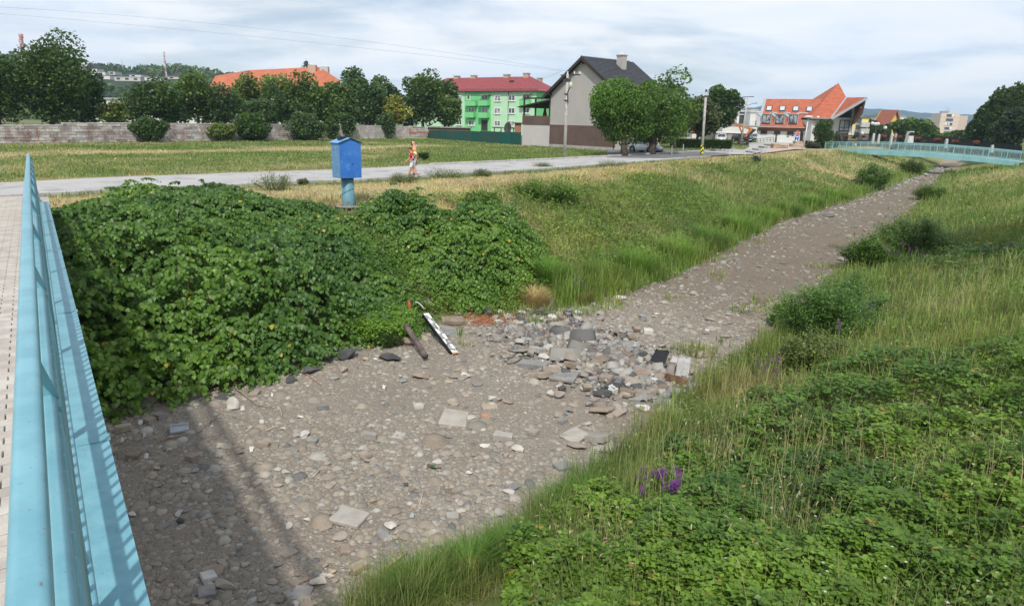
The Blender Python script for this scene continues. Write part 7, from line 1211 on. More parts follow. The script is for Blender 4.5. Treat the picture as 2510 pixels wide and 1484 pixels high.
# ------------------------------------------------------------------ cars
def car(lab, pos, ang, paint, s=1.0, wagon=True):
    o = empty('parked_car', pos, lab, 'car', None, None); M = Matrix.Translation([float(q) for q in pos]) @ Matrix.Rotation(ang, 4, 'Z') @ Matrix.Scale(s, 4)
    st = [(-2.28,.70,.45,.86),(-2.2,.82,.34,.98),(-1.9,.89,.26,1.0),(-1.0,.91,.22,.99),(.0,.915,.22,.98),(.9,.91,.22,.96),(1.35,.90,.24,.90),(1.9,.87,.27,.80),(2.2,.78,.32,.68),(2.33,.62,.40,.58)]
    mb = MB(); vs = []; fs = []; k = 8
    for x, w, z0, z1 in st: vs += [(x,-w*.9,z0),(x,-w,z0+.12),(x,-w,z1-.18),(x,-w*.9,z1),(x,w*.9,z1),(x,w,z1-.18),(x,w,z0+.12),(x,w*.9,z0)]
    for i in range(len(st)-1):
        for j in range(k): fs.append((i*k+j, i*k+(j+1) % k, (i+1)*k+(j+1) % k, (i+1)*k+j))
    fs += [tuple(range(k)), tuple((len(st)-1)*k+j for j in range(k))]; mb.add([M @ Vector(v) for v in vs], fs); mb.build('body', paint, o, True)
    gs = [(-2.15,.72,.62,.98,1.12),(-1.75,.80,.62,.98,1.48),(-.9,.82,.63,.98,1.53),(.0,.82,.63,.97,1.52),(.45,.81,.62,.96,1.44),(1.15,.76,.60,.90,.98)]; mb = MB(); vs = []; fs = []
    for x, wl_, wt, z0, z1 in gs: vs += [(x,-wl_,z0-.03),(x,-wt-(.1 if z1 < 1.2 else 0),z1),(x,wt+(.1 if z1 < 1.2 else 0),z1),(x,wl_,z0-.03)]
    for i in range(len(gs)-1):
        for j in range(4): fs.append((i*4+j, i*4+(j+1) % 4, (i+1)*4+(j+1) % 4, (i+1)*4+j))
    fs += [(0,1,2,3), (20,21,22,23)]; mb.add([M @ Vector(v) for v in vs], fs); mb.build('windows', GLASS, o)
    mb = MB(); mb.add([M @ Vector(v) for v in ((-2.0,-.6,1.27),(-1.75,-.615,1.5),(-.9,-.625,1.55),(.0,-.625,1.54),(.5,-.61,1.45),(-2.0,.6,1.27),(-1.75,.615,1.5),(-.9,.625,1.55),(.0,.625,1.54),(.5,.61,1.45))], [(i, i+1, i+6, i+5) for i in range(4)]); rf = mb.build('roof', paint, o, True); mm = rf.modifiers.new('t', 'SOLIDIFY'); mm.thickness = .03
    for sy in (-1, 1):
        for xa, za, wa, xb, zb, wb_ in ((1.12,.96,.77,.45,1.45,.62),(.12,.97,.825,.05,1.5,.64),(-.95,.98,.83,-.98,1.5,.64),(-2.12,1.0,.74,-1.78,1.48,.63)): mb = MB(); mb.bar(M @ Vector((xa, sy*wa, za)), M @ Vector((xb, sy*wb_, zb)), .07, .05); mb.build('pillar', paint, o)
        mb = MB(); mb.bar(M @ Vector((-1.7, sy*.56, 1.56)), M @ Vector((.1, sy*.56, 1.57)), .04, .04); mb.build('roof_rail', ZINC, o)
        for x in (-1.42, 1.42):
            c = M @ Vector((x, sy*.80, .33)); ax_ = (M.to_3x3() @ Vector((0, sy, 0))).normalized(); mb = MB(); mb.tube([c-ax_*.08, c+ax_*.115], .335, 20); w_ = mb.build('wheel', mat('tyre', (.02,.02,.02), None) if 'tyre' not in bpy.data.materials else bpy.data.materials['tyre'], o, False); mb = MB()
            for j in range(5): a = j*2*math.pi/5; d = Vector((math.cos(a), 0, math.sin(a))); mb.bar(c+ax_*.122, c+ax_*.122+(M.to_3x3() @ d)*.25, .09, .02, tuple(ax_))
            mb.tube([c+ax_*.10, c+ax_*.125], .07, 10); mb.build('rim', ZINC, w_)
            mb = MB(); mb.tube([c+ax_*.0, c+ax_*.108], .40, 20); mb.build('wheel_arch', BLK, o)
        mb = MB(); mb.ball((2.12, sy*.62, .66), .16, 10, 6, (1, .9, .5)); h_ = mb.build('headlight', mat('headlight', (.5,.55,.6), None, rough=.1, spec=.8) if 'headlight' not in bpy.data.materials else bpy.data.materials['headlight'], None, True); h_.data.transform(M); wparent(h_, o)
        mb = MB(); mb.ball((-2.2, sy*.72, .82), .12, 8, 6, (.6, .9, 1.2)); h_ = mb.build('tail_light', mat('tail_light', (.4,.02,.02), None) if 'tail_light' not in bpy.data.materials else bpy.data.materials['tail_light'], None, True); h_.data.transform(M); wparent(h_, o)
        mb = MB(); mb.box(.75, sy*.95-.07, .93, .95, sy*.95+.07, 1.07, M); mb.build('mirror', paint, o)
        for x in (.12, -.95): mb = MB(); mb.box(x-.3, sy*.915-.012, .80, x-.12, sy*.915+.012, .83, M); mb.build('door_handle', ZINC, o)
    mb = MB(); mb.box(2.25, -.5, .40, 2.345, .5, .50, M); mb.build('grille', BLK, o); mb = MB(); mb.box(2.33, -.26, .42, 2.36, .26, .53, M); mb.build('number_plate', SWH, o); mb = MB(); mb.box(-2.2, -.86, .18, 2.25, .86, .26, M); mb.build('sill', BLK, o)
    return o
ZK = ZC(1900, 400, 6.275); rw = at(*ZK(645, 508), 2.58); fwp = at(*ZK(985, 530), 2.58); d = fwp-rw; WPT = mat('white_car_paint', (.72,.73,.74), None, rough=.25, spec=.6)
ang = math.atan2(d[1], d[0]); ctr = (rw+fwp)/2; nrm_ = np.array([-math.sin(ang), math.cos(ang), 0]); nrm_ = nrm_ if nrm_@ctr > 0 else -nrm_
car('white estate car parked behind the two ash trunks', ctr+nrm_*.85, ang, WPT, max(.85, min(1.05, np.linalg.norm(d)/2.84)))
c2_ = at(*ZW(850, 822), 2.5); car('pale car with white roof seen behind the wire fence', (c2_[0], c2_[1], 2.5), -1.9, mat('silver_paint', (.55,.56,.58), None, rough=.3)); c3_ = at(*ZW(1085, 824), 2.5); car('black car parked under the carport', (c3_[0], c3_[1], 2.5), -1.2, mat('black_paint', (.015,.015,.018), None, rough=.2))
c4_ = atd(*ZW(1203, 828), 150); car('small grey car far behind the ramp railing', (c4_[0], c4_[1], 2.5), -1.4, mat('grey_car_paint', (.25,.27,.3), None, rough=.3), .9)
# ------------------------------------------------------------------ living green on the banks and in the field
def gcol(X, Y, L, dark=1.):
    w = dryness(X, Y, L); return w
def blades(name, X, Y, h, w, cols, lean=.35, tmpl=BS, parent=None, z=None, wind=None):
    n = len(X); yaw = RS.uniform(0, 2*math.pi, n)+0; z = Hh(X, Y)-.02 if z is None else z; cl = vnoise(X*2.1, Y*2.1, 141); cm_ = fbm(X*1.1, Y*1.1, 143, 2); h = h*(.5+1.0*cl); cols = np.clip(cols*(.62+.76*cm_)[:, None]*np.stack([.85+.3*vnoise(X*.9, Y*.9, 145), np.ones(n), np.ones(n)], 1), 0, 1); yaw = np.where(RS.rand(n) < .6, cl*9+RS.normal(size=n)*.5, yaw); up = RS.normal(size=n)*lean; R = frames(yaw, up*.6); # template: y = bend, z = height
    return scatter(tmpl[0], tmpl[1], np.stack([X, Y, z], 1), R, np.stack([w, h*RS.uniform(.25, .9, n), h], 1), cols, name, BLADE, parent)
DGR = np.array([.42,.37,.19]); OGR = np.array([.24,.26,.07]); FGR = np.array([.13,.20,.045]); LGR = np.array([.13,.25,.035])
def gtint(X, Y, w, n):
    c = mixc(FGR, DGR, np.clip(w+RS.normal(size=n)*.22, 0, 1)); k = np.clip(fbm(X*.4, Y*.4, 91)*1.6-.5, 0, 1)[:, None]; g = mixc(LGR, OGR, RS.rand(n)); m_ = (w < .45)[:, None]; c = np.where(m_, c*(1-k*.7)+g*k*.7, c); return np.clip(c*RS.uniform(.7, 1.3, (n, 1)), 0, 1)
def st(o, lab=None): o['kind'] = 'stuff'; return o
# meadow beyond the road, verge between road and bank
X, Y, r = polar(210000, 20, 125, -52, 34, .6); L = lay(X, Y); rdN = sdist(ROADN, X, Y); rdF = sdist(ROADF, X, Y); ok = (L[1] > -.5) & ((rdF > .15) | (rdN < -.0))
u_, v_ = Mw.inverted().row[0], Mw.inverted().row[1]; wl_ = np.array([Mw[0][1], Mw[1][1]]); ok &= ((X-WA2[0])*wl_[0]+(Y-WA2[1])*wl_[1] < 0) & ((X-A0[0])*hn[0]+(Y-A0[1])*hn[1] > -.2)
ok &= ~((rdF > 0) & (X > 12)); X, Y, r = X[ok], Y[ok], r[ok]; L = lay(X, Y); w = dryness(X, Y, L); n = len(X); far = sdist(ROADF, X, Y) > 0
st(blades('meadow_grass', X, Y, np.where(far, .10, .11)*RS.uniform(.5, 1.5, n)*(1+.4*(1-w)), .014+.0012*r, gtint(X, Y, w, n), .9))
# white flower heads dotted over the meadow
n = 5000; X, Y, r = polar(n, 28, 90, -50, 10, 1); ok = (sdist(ROADF, X, Y) > .6) & (fbm(X*.35, Y*.35, 97) > .54) & ((X-WA2[0])*wl_[0]+(Y-WA2[1])*wl_[1] < 0); X, Y, r = X[ok], Y[ok], r[ok]; n = len(X); o = scatter(LEAF4[0], LEAF4[1], np.stack([X, Y, Hh(X, Y)+.2], 1), frames(RS.uniform(0, 6, n), RS.uniform(-.2, .2, n)), .05+.0012*r, np.where((RS.rand(n) < .75)[:, None], (.62,.62,.52), (.5,.5,.12)), 'meadow_flowers', BLADE); st(o)
# left bank slope
X, Y, r = polar(260000, 15, 120, -30, 42, .9); L = lay(X, Y); ok = (L[0] > -.35) & (L[1] < 1.2) & ~((X < -2.2) & (L[0] < 4.5) & (Y < 21)) & ~((X < 1.3) & (L[0] < 2.8) & (Y < 22)); X, Y, r = X[ok], Y[ok], r[ok]; L = lay(X, Y); w = dryness(X, Y, L); n = len(X); toe = np.exp(-(L[0]/1.6)**2)
w = w*(1-.75*toe); hgt = (.17+.28*fbm(X*.5, Y*.5, 71)*(1-w*.5)+.38*toe)*RS.uniform(.6, 1.3, n); c = gtint(X, Y, w, n); c = c*(1-toe[:, None]*.6)+np.array([.135,.225,.035])[None]*toe[:, None]*.6*RS.uniform(.6, 1.4, (n, 1))
st(blades('bank_grass', X, Y, hgt, .011+.00105*r, c, .6))
# weeds that have crept out onto the gravel margins
X, Y, r = polar(60000, 16, 90, -5, 44, 1.0); L = lay(X, Y); dl, dr = -L[0], L[2]; mg = np.where(dl < dr, dl, dr); ok = (mg > -.1) & (mg < 1.9) & (fbm(X*.9, Y*.9, 161) > .53+.10*mg); X, Y, r = X[ok], Y[ok], r[ok]; n = len(X)
st(blades('margin_weeds', X, Y, RS.uniform(.10, .38, n), .011+.001*r, gtint(X, Y, np.full(n, .25), n), 1.0, z=bedz(X, Y)-.01))
# leafy patches (bindweed, brambles) on the left slope
n = 120000; X, Y, r = polar(n, 17, 90, -14, 40, 1); L = lay(X, Y); pch = fbm(X*.22, Y*.22, 73); 
bl = 0
for u, v, rr_, k in ((1440,620,3.2,.35),(1640,500,5,.2),(1340,480,1.6,.35),(1560,560,3.2,.3),(1480,520,3,.2),(1850,440,4,.1)): p = hit(u, v); bl = bl+k*np.exp(-((X-p[0])**2+(Y-p[1])**2)/rr_**2)
ok = (L[0] > .6) & (L[1] < -.8) & (pch+bl > .53); X, Y, r = X[ok], Y[ok], r[ok]; n = len(X); h = RS.rand(n)**.6*(.25+.35*fbm(X*.8, Y*.8, 79)); c = mixc((.07,.15,.025), (.21,.29,.04), np.clip(fbm(X*.5, Y*.5, 81)*1.5-.3, 0, 1))*RS.uniform(.65, 1.3, (n, 1))
st(scatter(LEAF4[0], LEAF4[1], np.stack([X, Y, Hh(X, Y)+h], 1), frames(RS.uniform(0, 6.28, n), RS.uniform(-.6, .5, n), RS.normal(size=n)*.4), (.06+.0022*r)*RS.uniform(.7, 1.3, n), c, 'slope_leaves', LEAF))
# right bank: grass
BR = []                                       # bramble and bindweed cover, as spots on the slope
for u, v, rr_, k in ((2100,1400,2.6,1.),(1700,1420,1.6,1.),(1400,1440,1.0,.7),(2450,1350,2.8,1.),(2300,1150,2.2,.9),(2480,1050,2.4,.9),(2100,1200,1.6,.75),(1880,1300,1.2,.8),(2420,900,1.6,.45),(2150,950,1.2,.45),(1950,1050,.8,.4),(1850,1000,.5,.4),(2430,640,3,.45),(2300,800,.6,.2),(1600,1250,.5,.45),(1180,1440,.6,.6),(1330,1370,.6,.6),(1480,1290,.5,.5),(1020,1480,.4,.5),(2000,880,.6,.3)): p = hit(u, v); BR.append((p[0], p[1], rr_, k))
def brw(X, Y): 
    b = (fbm(X*.7, Y*.7, 101)-.5)*.9
    for x, y, rr_, k in BR: b = b+k*np.exp(-((X-x)**2+(Y-y)**2)/rr_**2)
    return b
X, Y, r = polar(330000, 2.6, 110, 2, 62, 1.0); L = lay(X, Y); ok = (L[2] < .25) & (L[3] > -14); ok &= ~((Y < 8) & (X < -.2)); X, Y, r = X[ok], Y[ok], r[ok]; b = brw(X, Y); ok = RS.rand(len(X)) < np.clip(1.15-b*1.0, .12, 1); X, Y, r, b = X[ok], Y[ok], r[ok], b[ok]
L = lay(X, Y); w = np.clip(dryness(X, Y, L)-.32, 0, 1); n = len(X); toe = np.exp(-(L[2]/.9)**2); w = w*(1-.3*toe); hgt = (.22+.34*fbm(X*.6, Y*.6, 103)+.1*toe)*RS.uniform(.5, 1.35, n); c = gtint(X, Y, w, n); c = c*(1-toe[:, None]*.3)+np.array([.13,.19,.04])[None]*toe[:, None]*.3
near = r < 12
st(blades('slope_grass', X[near], Y[near], hgt[near], .0062+.0007*r[near], c[near], 1.1, BL)); st(blades('slope_grass_far', X[~near], Y[~near], hgt[~near], .005+.0010*r[~near], c[~near], 1.0))
# mixed broad leaved weeds between the grasses
n = 110000; X, Y, r = polar(n, 3.0, 80, 2, 62, 1.0); L = lay(X, Y); pt = fbm(X*.45, Y*.45, 131); ok = (L[2] < .1) & (RS.rand(n) < sm(.42, .62, pt)) & ~((Y < 7.5) & (X < -.4)); X, Y, r = X[ok], Y[ok], r[ok]; n = len(X); c = mixc((.07,.15,.025), (.19,.26,.05), RS.rand(n))*RS.uniform(.7, 1.25, (n, 1))
st(scatter(LEAF4[0], LEAF4[1], np.stack([X, Y, Hh(X, Y)+RS.rand(n)**.8*(.15+.35*fbm(X*.9, Y*.9, 133))], 1), frames(RS.uniform(0, 6.28, n), RS.uniform(-.4, .8, n), RS.normal(size=n)*.5), (.040+.0026*r)*RS.uniform(.6, 1.3, n), c, 'slope_weeds', LEAF))
# bramble leaves in threes, on arching shoots
n = 175000; X, Y, r = polar(n, 2.6, 60, 0, 62, 1.0); L = lay(X, Y); b = brw(X, Y); ok = (L[2] < -.15) & (RS.rand(n) < np.clip((b-.12)*2.2, 0, 1)) & ~((Y < 7.2) & (X < -.6)); X, Y, r, b = X[ok], Y[ok], r[ok], b[ok]; n = len(X)
mound = .10+.46*np.clip(b+.2, 0, 1)*sm(.3, .68, fbm(X*1.5, Y*1.5, 107)); h = mound*(1-.6*RS.rand(n)**2.2); Z = Hh(X, Y)+h; base_yaw = RS.uniform(0, 6.28, n); S = (.044+.0026*r)*RS.uniform(.6, 1.35, n); kk = fbm(X*.9, Y*.9, 109); c = mixc((.055,.125,.020), (.155,.26,.032), np.clip(kk*2.2-.65+RS.normal(size=n)*.12, 0, 1)); c = c*RS.uniform(.7, 1.25, (n, 1)); yl = RS.rand(n) < .012; c[yl] = (.30,.24,.05)
Px, Cx, Sx, Rx = [], [], [], []
for dy_, sc_ in ((0, 1.15), (1.15, .9), (-1.15, .9)):
    yw = base_yaw+dy_+RS.normal(size=n)*.15; Px.append(np.stack([X+np.cos(yw)*S*.2, Y+np.sin(yw)*S*.2, Z], 1)); Rx.append(frames(yw, RS.uniform(-.35, .45, n), RS.normal(size=n)*.3)); Sx.append(S*sc_); Cx.append(c*RS.uniform(.92, 1.08, (n, 1)))
P_, R_, S_, C_ = [np.concatenate(q) for q in (Px, Rx, Sx, Cx)]; wd_ = np.stack([S_*1.15, S_, S_], 1); st(scatter(LEAF4[0], LEAF4[1], P_, R_, wd_, C_, 'bramble_leaves', LEAF))
# dry seed heads and long stalks over the right slope
n = 22000; X, Y, r = polar(n, 2.8, 50, 2, 60, 1.0); L = lay(X, Y); dz__ = 0
for u, v, rr_ in ((1620,1150,.9),(1850,980,1.0),(2000,1150,1.3),(2350,750,3),(2200,900,1.6),(2450,700,3),(1750,1100,.8),(1900,1330,.7),(2480,1250,1.0),(1450,1400,.7)): p = hit(u, v); dz__ = dz__+np.exp(-((X-p[0])**2+(Y-p[1])**2)/rr_**2)
ok = (L[2] < .1) & (RS.rand(n) < np.clip(dz__*.75+.04, 0, .9)) & ~((Y < 7) & (X < -.3)); X, Y, r = X[ok], Y[ok], r[ok]; n = len(X); yaw = RS.uniform(0, 6.28, n); hh = RS.uniform(.45, .95, n); R = frames(yaw, RS.normal(size=n)*.3); 
st(scatter(BL[0], BL[1], np.stack([X, Y, Hh(X, Y)], 1), R, np.stack([.0028+.0005*r, hh*RS.uniform(.3, .8, n), hh], 1), jit((.31,.29,.135), n, .3), 'dry_stalks', BLADE))
tip = np.stack([X, Y, Hh(X, Y)], 1)+np.einsum('nij,nj->ni', R, np.stack([0*hh, hh*.42, hh*.97], 1)); q = RS.rand(n) < .28; st(scatter(LEAFN[0]*np.array([.9, 1, 1]), LEAFN[1], tip[q], frames(yaw[q]+0, RS.uniform(-1.0, .1, q.sum())), np.full(q.sum(), .075), jit((.44,.38,.22), q.sum(), .2), 'seed_heads', BLADE))
# lush tall grass along the near foot of the right slope
n = 15000; P = [hit(u, v) for u, v in ((880,1484),(980,1440),(1080,1390),(1200,1340),(1300,1310),(1420,1240),(1500,1190))]; k = RS.rand(n)*(len(P)-1); i0 = k.astype(int); f = (k-i0)[:, None]; PA = np.array(P); C0 = PA[i0]*(1-f)+PA[np.minimum(i0+1, len(P)-1)]*f; wv_ = (vnoise(C0[:, 0]*2.2, C0[:, 1]*2.2, 151)-.35)*.7; X = C0[:, 0]+RS.normal(size=n)*.2+wv_+RS.rand(n)*.4; Y = C0[:, 1]+RS.normal(size=n)*.22-.12-RS.rand(n)*.25
z = np.maximum(Hh(X, Y), bedz(X, Y)); st(blades('foot_grass', X, Y, RS.uniform(.16, .50, n), np.full(n, .0085), gtint(X, Y, np.full(n, .22), n), 1.1, BL, None, z-.01))
# ------------------------------------------------------------------ the big-leaved thickets on the left bank
def thicket(name, lab, poly, n_sh, hfun, seed, nlead=300, leafs=(.115, .155)):
    """arching shoots set with large leaves; poly: outline on the ground"""
    rs = np.random.RandomState(seed); poly = np.array(poly); x0, y0 = poly.min(0); x1, y1 = poly.max(0); pts = []
    X = rs.uniform(x0, x1, 60000); Y = rs.uniform(y0, y1, 60000); ins = np.zeros(len(X), bool); j = len(poly)-1
    for i in range(len(poly)):
        a, b = poly[i], poly[j]; cr = ((a[1] > Y) != (b[1] > Y)) & (X < (b[0]-a[0])*(Y-a[1])/(b[1]-a[1]+1e-9)+a[0]); ins ^= cr; j = i
    X, Y = X[ins][:n_sh], Y[ins][:n_sh]; n = len(X); ed = np.full(n, 9.)
    for i in range(len(poly)):
        a, b = poly[i], poly[(i+1) % len(poly)]; d = b-a; t = np.clip(((X-a[0])*d[0]+(Y-a[1])*d[1])/(d@d), 0, 1); ed = np.minimum(ed, np.hypot(X-a[0]-t*d[0], Y-a[1]-t*d[1]))
    Hg = np.maximum(Hh(X, Y), bedz(X, Y)); top = hfun(X, Y, ed)*(.30+.95*sm(.22, .72, fbm(X*.8, Y*.8, seed+3))+.35*(vnoise(X*3.1, Y*3.1, seed+5)-.3)); top = top*np.where(rs.rand(n) < .03, 1.35, 1); lay_ = 1-rs.rand(n)**1.7*.85; tz = Hg+top*lay_
    dirx = -RS.normal(size=n)*.0; cy = np.arctan2(-Y-2*0, -X)                         # shoots lean towards the open river side
    yaw = np.arctan2(-.72, .55)+rs.normal(size=n)*1.0; Ls = rs.uniform(.30, .62, n); m_ = 9; P, YW, PT, SS_, CC = [], [], [], [], []
    kk = fbm(X*.55, Y*.55, seed+9); base = mixc((.040,.098,.017), (.110,.205,.026), np.clip(kk*2.-.6+.35*np.clip((1.6-Hg)/1.6, 0, 1)+rs.normal(size=n)*.10, 0, 1))
    for j in range(m_):
        t = (j+.6)/m_; off = Ls*t; x = X+np.cos(yaw)*off; y = Y+np.sin(yaw)*off; z = tz-.30*Ls*t*t*1.1+.12*Ls*math.sin(t*2.2); side = (1 if j % 2 else -1)
        P.append(np.stack([x, y, z], 1)); YW.append(yaw+side*rs.uniform(.7, 1.25, n)*(1-.6*(j == m_-1))); PT.append(-rs.uniform(.3, 1.25, n)); sz = rs.uniform(*leafs, n)*(1.12-.45*t); SS_.append(sz); CC.append(base*rs.uniform(.78, 1.22, (n, 1))*(1+.25*t))
    P, YW, PT, SS_, CC = [np.concatenate(q) for q in (P, YW, PT, SS_, CC)]; yl = rs.rand(len(P)) < .006; CC[yl] = (.42,.36,.05)
    RR_ = frames(YW, PT, rs.normal(size=len(P))*.35); d_ = np.linalg.norm(P-CAM[None], axis=1); uvk = (P-CAM[None]); kf = uvk@FWD; uu = W/2+F*(uvk@RT)/kf; vv = H_/2-F*(uvk@UP)/kf; outer = (np.repeat(lay_[None], m_, 0).ravel() > .93) & (uu > 150) & (uu < W) & (vv < H_) 
    score = np.where(outer, SS_/d_, 0); pick = np.argsort(-score)[:nlead]; mask = np.zeros(len(P), bool); mask[pick] = True
    c = empty(name, (X.mean(), Y.mean(), float(Hg.min())), lab, 'bush')
    st(scatter(LEAF6[0], LEAF6[1], P[~mask], RR_[~mask], np.stack([SS_[~mask]*1.12, SS_[~mask], SS_[~mask]], 1), CC[~mask], 'foliage', LEAF, c))
    lm = {}
    for i in pick:                               # the largest leaves, one by one
        q = int(np.clip((CC[i][1]-.09)/.03, 0, 4))
        if q not in lm:
            me = bpy.data.meshes.new('leaf'); me.from_pydata([tuple(float(c) for c in v) for v in LEAF6[0]*np.array([1.12, 1, 1])], [], [tuple(int(a) for a in f) for f in LEAF6[1]]); at_ = me.attributes.new('tint', 'FLOAT_COLOR', 'POINT')
            for k_ in range(6): at_.data[k_].color = (*np.clip(CC[i], 0, 1), 1)
            me.materials.append(LEAF); lm[q] = me
        o = bpy.data.objects.new('leaf', lm[q]); COL.objects.link(o); wparent(o, c); Mx = Matrix.Identity(4)
        for a in range(3):
            for b in range(3): Mx[a][b] = float(RR_[i][a, b]*SS_[i])
            Mx[a][3] = float(P[i][a])
        o.matrix_basis = Mx
    mb = MB()
    for i in rs.choice(n, min(260, n), replace=False): mb.tube([(X[i], Y[i], Hg[i]-.05), (X[i]+.05, Y[i], (Hg[i]+tz[i])/2), (X[i]+math.cos(yaw[i])*Ls[i]*.7, Y[i]+math.sin(yaw[i])*Ls[i]*.7, tz[i]-.05)], [.012, .009, .004], 4, caps=False)
    s = mb.build('stems', mat('knotweed_stem', (.13,.11,.05), (.2,.08,.05), 5, .7) if 'knotweed_stem' not in bpy.data.materials else bpy.data.materials['knotweed_stem'], c); s['kind'] = 'stuff'
    return c
def gp(u, v): p = hit(u, v); return (float(p[0]), float(p[1]))
big = [(-11.2,7.6),(-8.6,9.6),(-7.6,11.0),(-6.9,12.1),gp(560,962),gp(700,922),gp(790,888),gp(835,845),gp(930,842),gp(995,825),gp(1045,800),gp(1020,745),gp(985,700),gp(955,650),gp(915,600),gp(875,548),gp(850,520),(-7.6,24.6),(-10.5,25.2),(-13.5,24.2),(-14.4,21.4),(-13.0,18.8),(-11.8,16.2),(-10.4,13.6),(-10.6,10.5)]
hb = lambda X, Y, e: (.35+1.0*sm(.0, 1.2, e))*(1-.58*sm(15, 21, Y))
thicket('knotweed_thicket', 'large dense thicket of broad green leaves left of the staff gauge', big, 7600, hb, 21, 299)
sec = [gp(1075,742),gp(1130,765),gp(1200,762),gp(1262,740),gp(1285,690),gp(1330,640),gp(1310,585),gp(1250,555),gp(1200,545),gp(1130,538),gp(1050,530),gp(980,515),gp(930,502),gp(880,512),gp(885,535),gp(935,590),gp(980,650),gp(1035,710)]
hb2 = lambda X, Y, e: (.28+.75*sm(.0, 1.0, e))*(1-.3*sm(22, 27, Y))
thicket('knotweed_thicket', 'smaller dense thicket of broad leaves right of the stone steps', sec, 3900, hb2, 37, 299, (.10, .135))
# leaves and creepers at the foot of the smaller thicket and round the steps
n = 5200; P1_, P2_ = hit(1080, 760), hit(1270, 750); t = RS.rand(n)[:, None]; P = P1_[None]*(1-t)+P2_[None]*t+np.stack([RS.normal(size=n)*.45, RS.normal(size=n)*.4+.3, 0*t[:, 0]], 1); X, Y = P[:, 0], P[:, 1]; st(scatter(LEAF4[0], LEAF4[1], np.stack([X, Y, np.maximum(Hh(X, Y), bedz(X, Y))+RS.rand(n)**1.5*.3], 1), frames(RS.uniform(0, 6.28, n), RS.uniform(-.5, .5, n)), RS.uniform(.05, .10, n), mixc((.10,.19,.03), (.22,.26,.04), RS.rand(n))*RS.uniform(.7, 1.2, (n, 1)), 'creeper_leaves', LEAF))
# bindweed mat, lower right part of the large thicket
n = 16000; PA = np.array([hit(u, v) for u, v in ((870,800),(1000,800),(985,838),(885,845))]); a, b = RS.rand(n)[:, None], RS.rand(n)[:, None]; P = (PA[0]*(1-a)+PA[1]*a)*(1-b)+(PA[3]*(1-a)+PA[2]*a)*b+RS.normal(size=(n, 3))*.18; X, Y = P[:, 0], P[:, 1]; z = np.maximum(Hh(X, Y), bedz(X, Y))+RS.rand(n)**.7*(.55); st(scatter(LEAF4[0], LEAF4[1], np.stack([X, Y, z], 1), frames(RS.uniform(0, 6.28, n), RS.uniform(-.8, .3, n)), RS.uniform(.045, .08, n), mixc((.12,.25,.03), (.2,.32,.04), RS.rand(n))*RS.uniform(.75, 1.2, (n, 1)), 'bindweed_leaves', LEAF))
# white bindweed flowers
WFL = mat('white_petal', (.75,.75,.74), None, rough=.6)
for i, (u, v) in enumerate([(768,744),(836,768),(866,768),(880,664),(2009,1070),(2308,940),(2412,1027),(2188,1286),(2260,1316),(2445,1290),(2372,1104)]):
    p = hit(u, v); d = (CAM-p); d /= np.linalg.norm(d); c = p+np.array([0, 0, .42 if u < 900 else .36]); q = ray(u, v); tt = ((p-CAM)@q)/(q@q)-(.75 if u < 900 else .45); c = CAM+q*tt
    mb = MB(); e1_ = np.cross(d, (0, 0, 1)); e1_ /= np.linalg.norm(e1_); e2_ = np.cross(d, e1_); rim = [c+(e1_*math.cos(t)+e2_*math.sin(t))*.033+d*.012 for t in np.linspace(0, 6.283, 11)[:-1]]; mb.add([c-d*.03]+rim, [(0, j+1, (j+1) % 10+1) for j in range(10)])
    tag(mb.build('bindweed_flower', WFL), 'white funnel flower '+['on the large thicket, left one of three','on the large thicket, lowest of three','on the large thicket, right one of three','high on the large thicket','on right slope beside dry grass','on the right slope among brambles, high','near right edge below the grassy part','low among brambles left of another','low among brambles right of another','low near right picture edge','on right slope above the lowest ones'][i], 'flower', 'white bindweed flowers')
n = 90; X, Y, r = polar(n*9, 4, 14, 18, 58, 1); b = brw(X, Y); L = lay(X, Y); ok = (b > .5) & (L[2] < -.5); X, Y = X[ok][:n], Y[ok][:n]; n = len(X)
o = scatter(LEAFN[0]*np.array([2.2, 1, 1]), LEAFN[1], np.repeat(np.stack([X, Y, Hh(X, Y)+.5], 1), 5, 0), frames(np.tile(np.arange(5)*1.256, n), np.full(5*n, .2)), np.full(5*n, .018), np.full((5*n, 3), .7), 'bramble_blossom', BLADE); st(o)
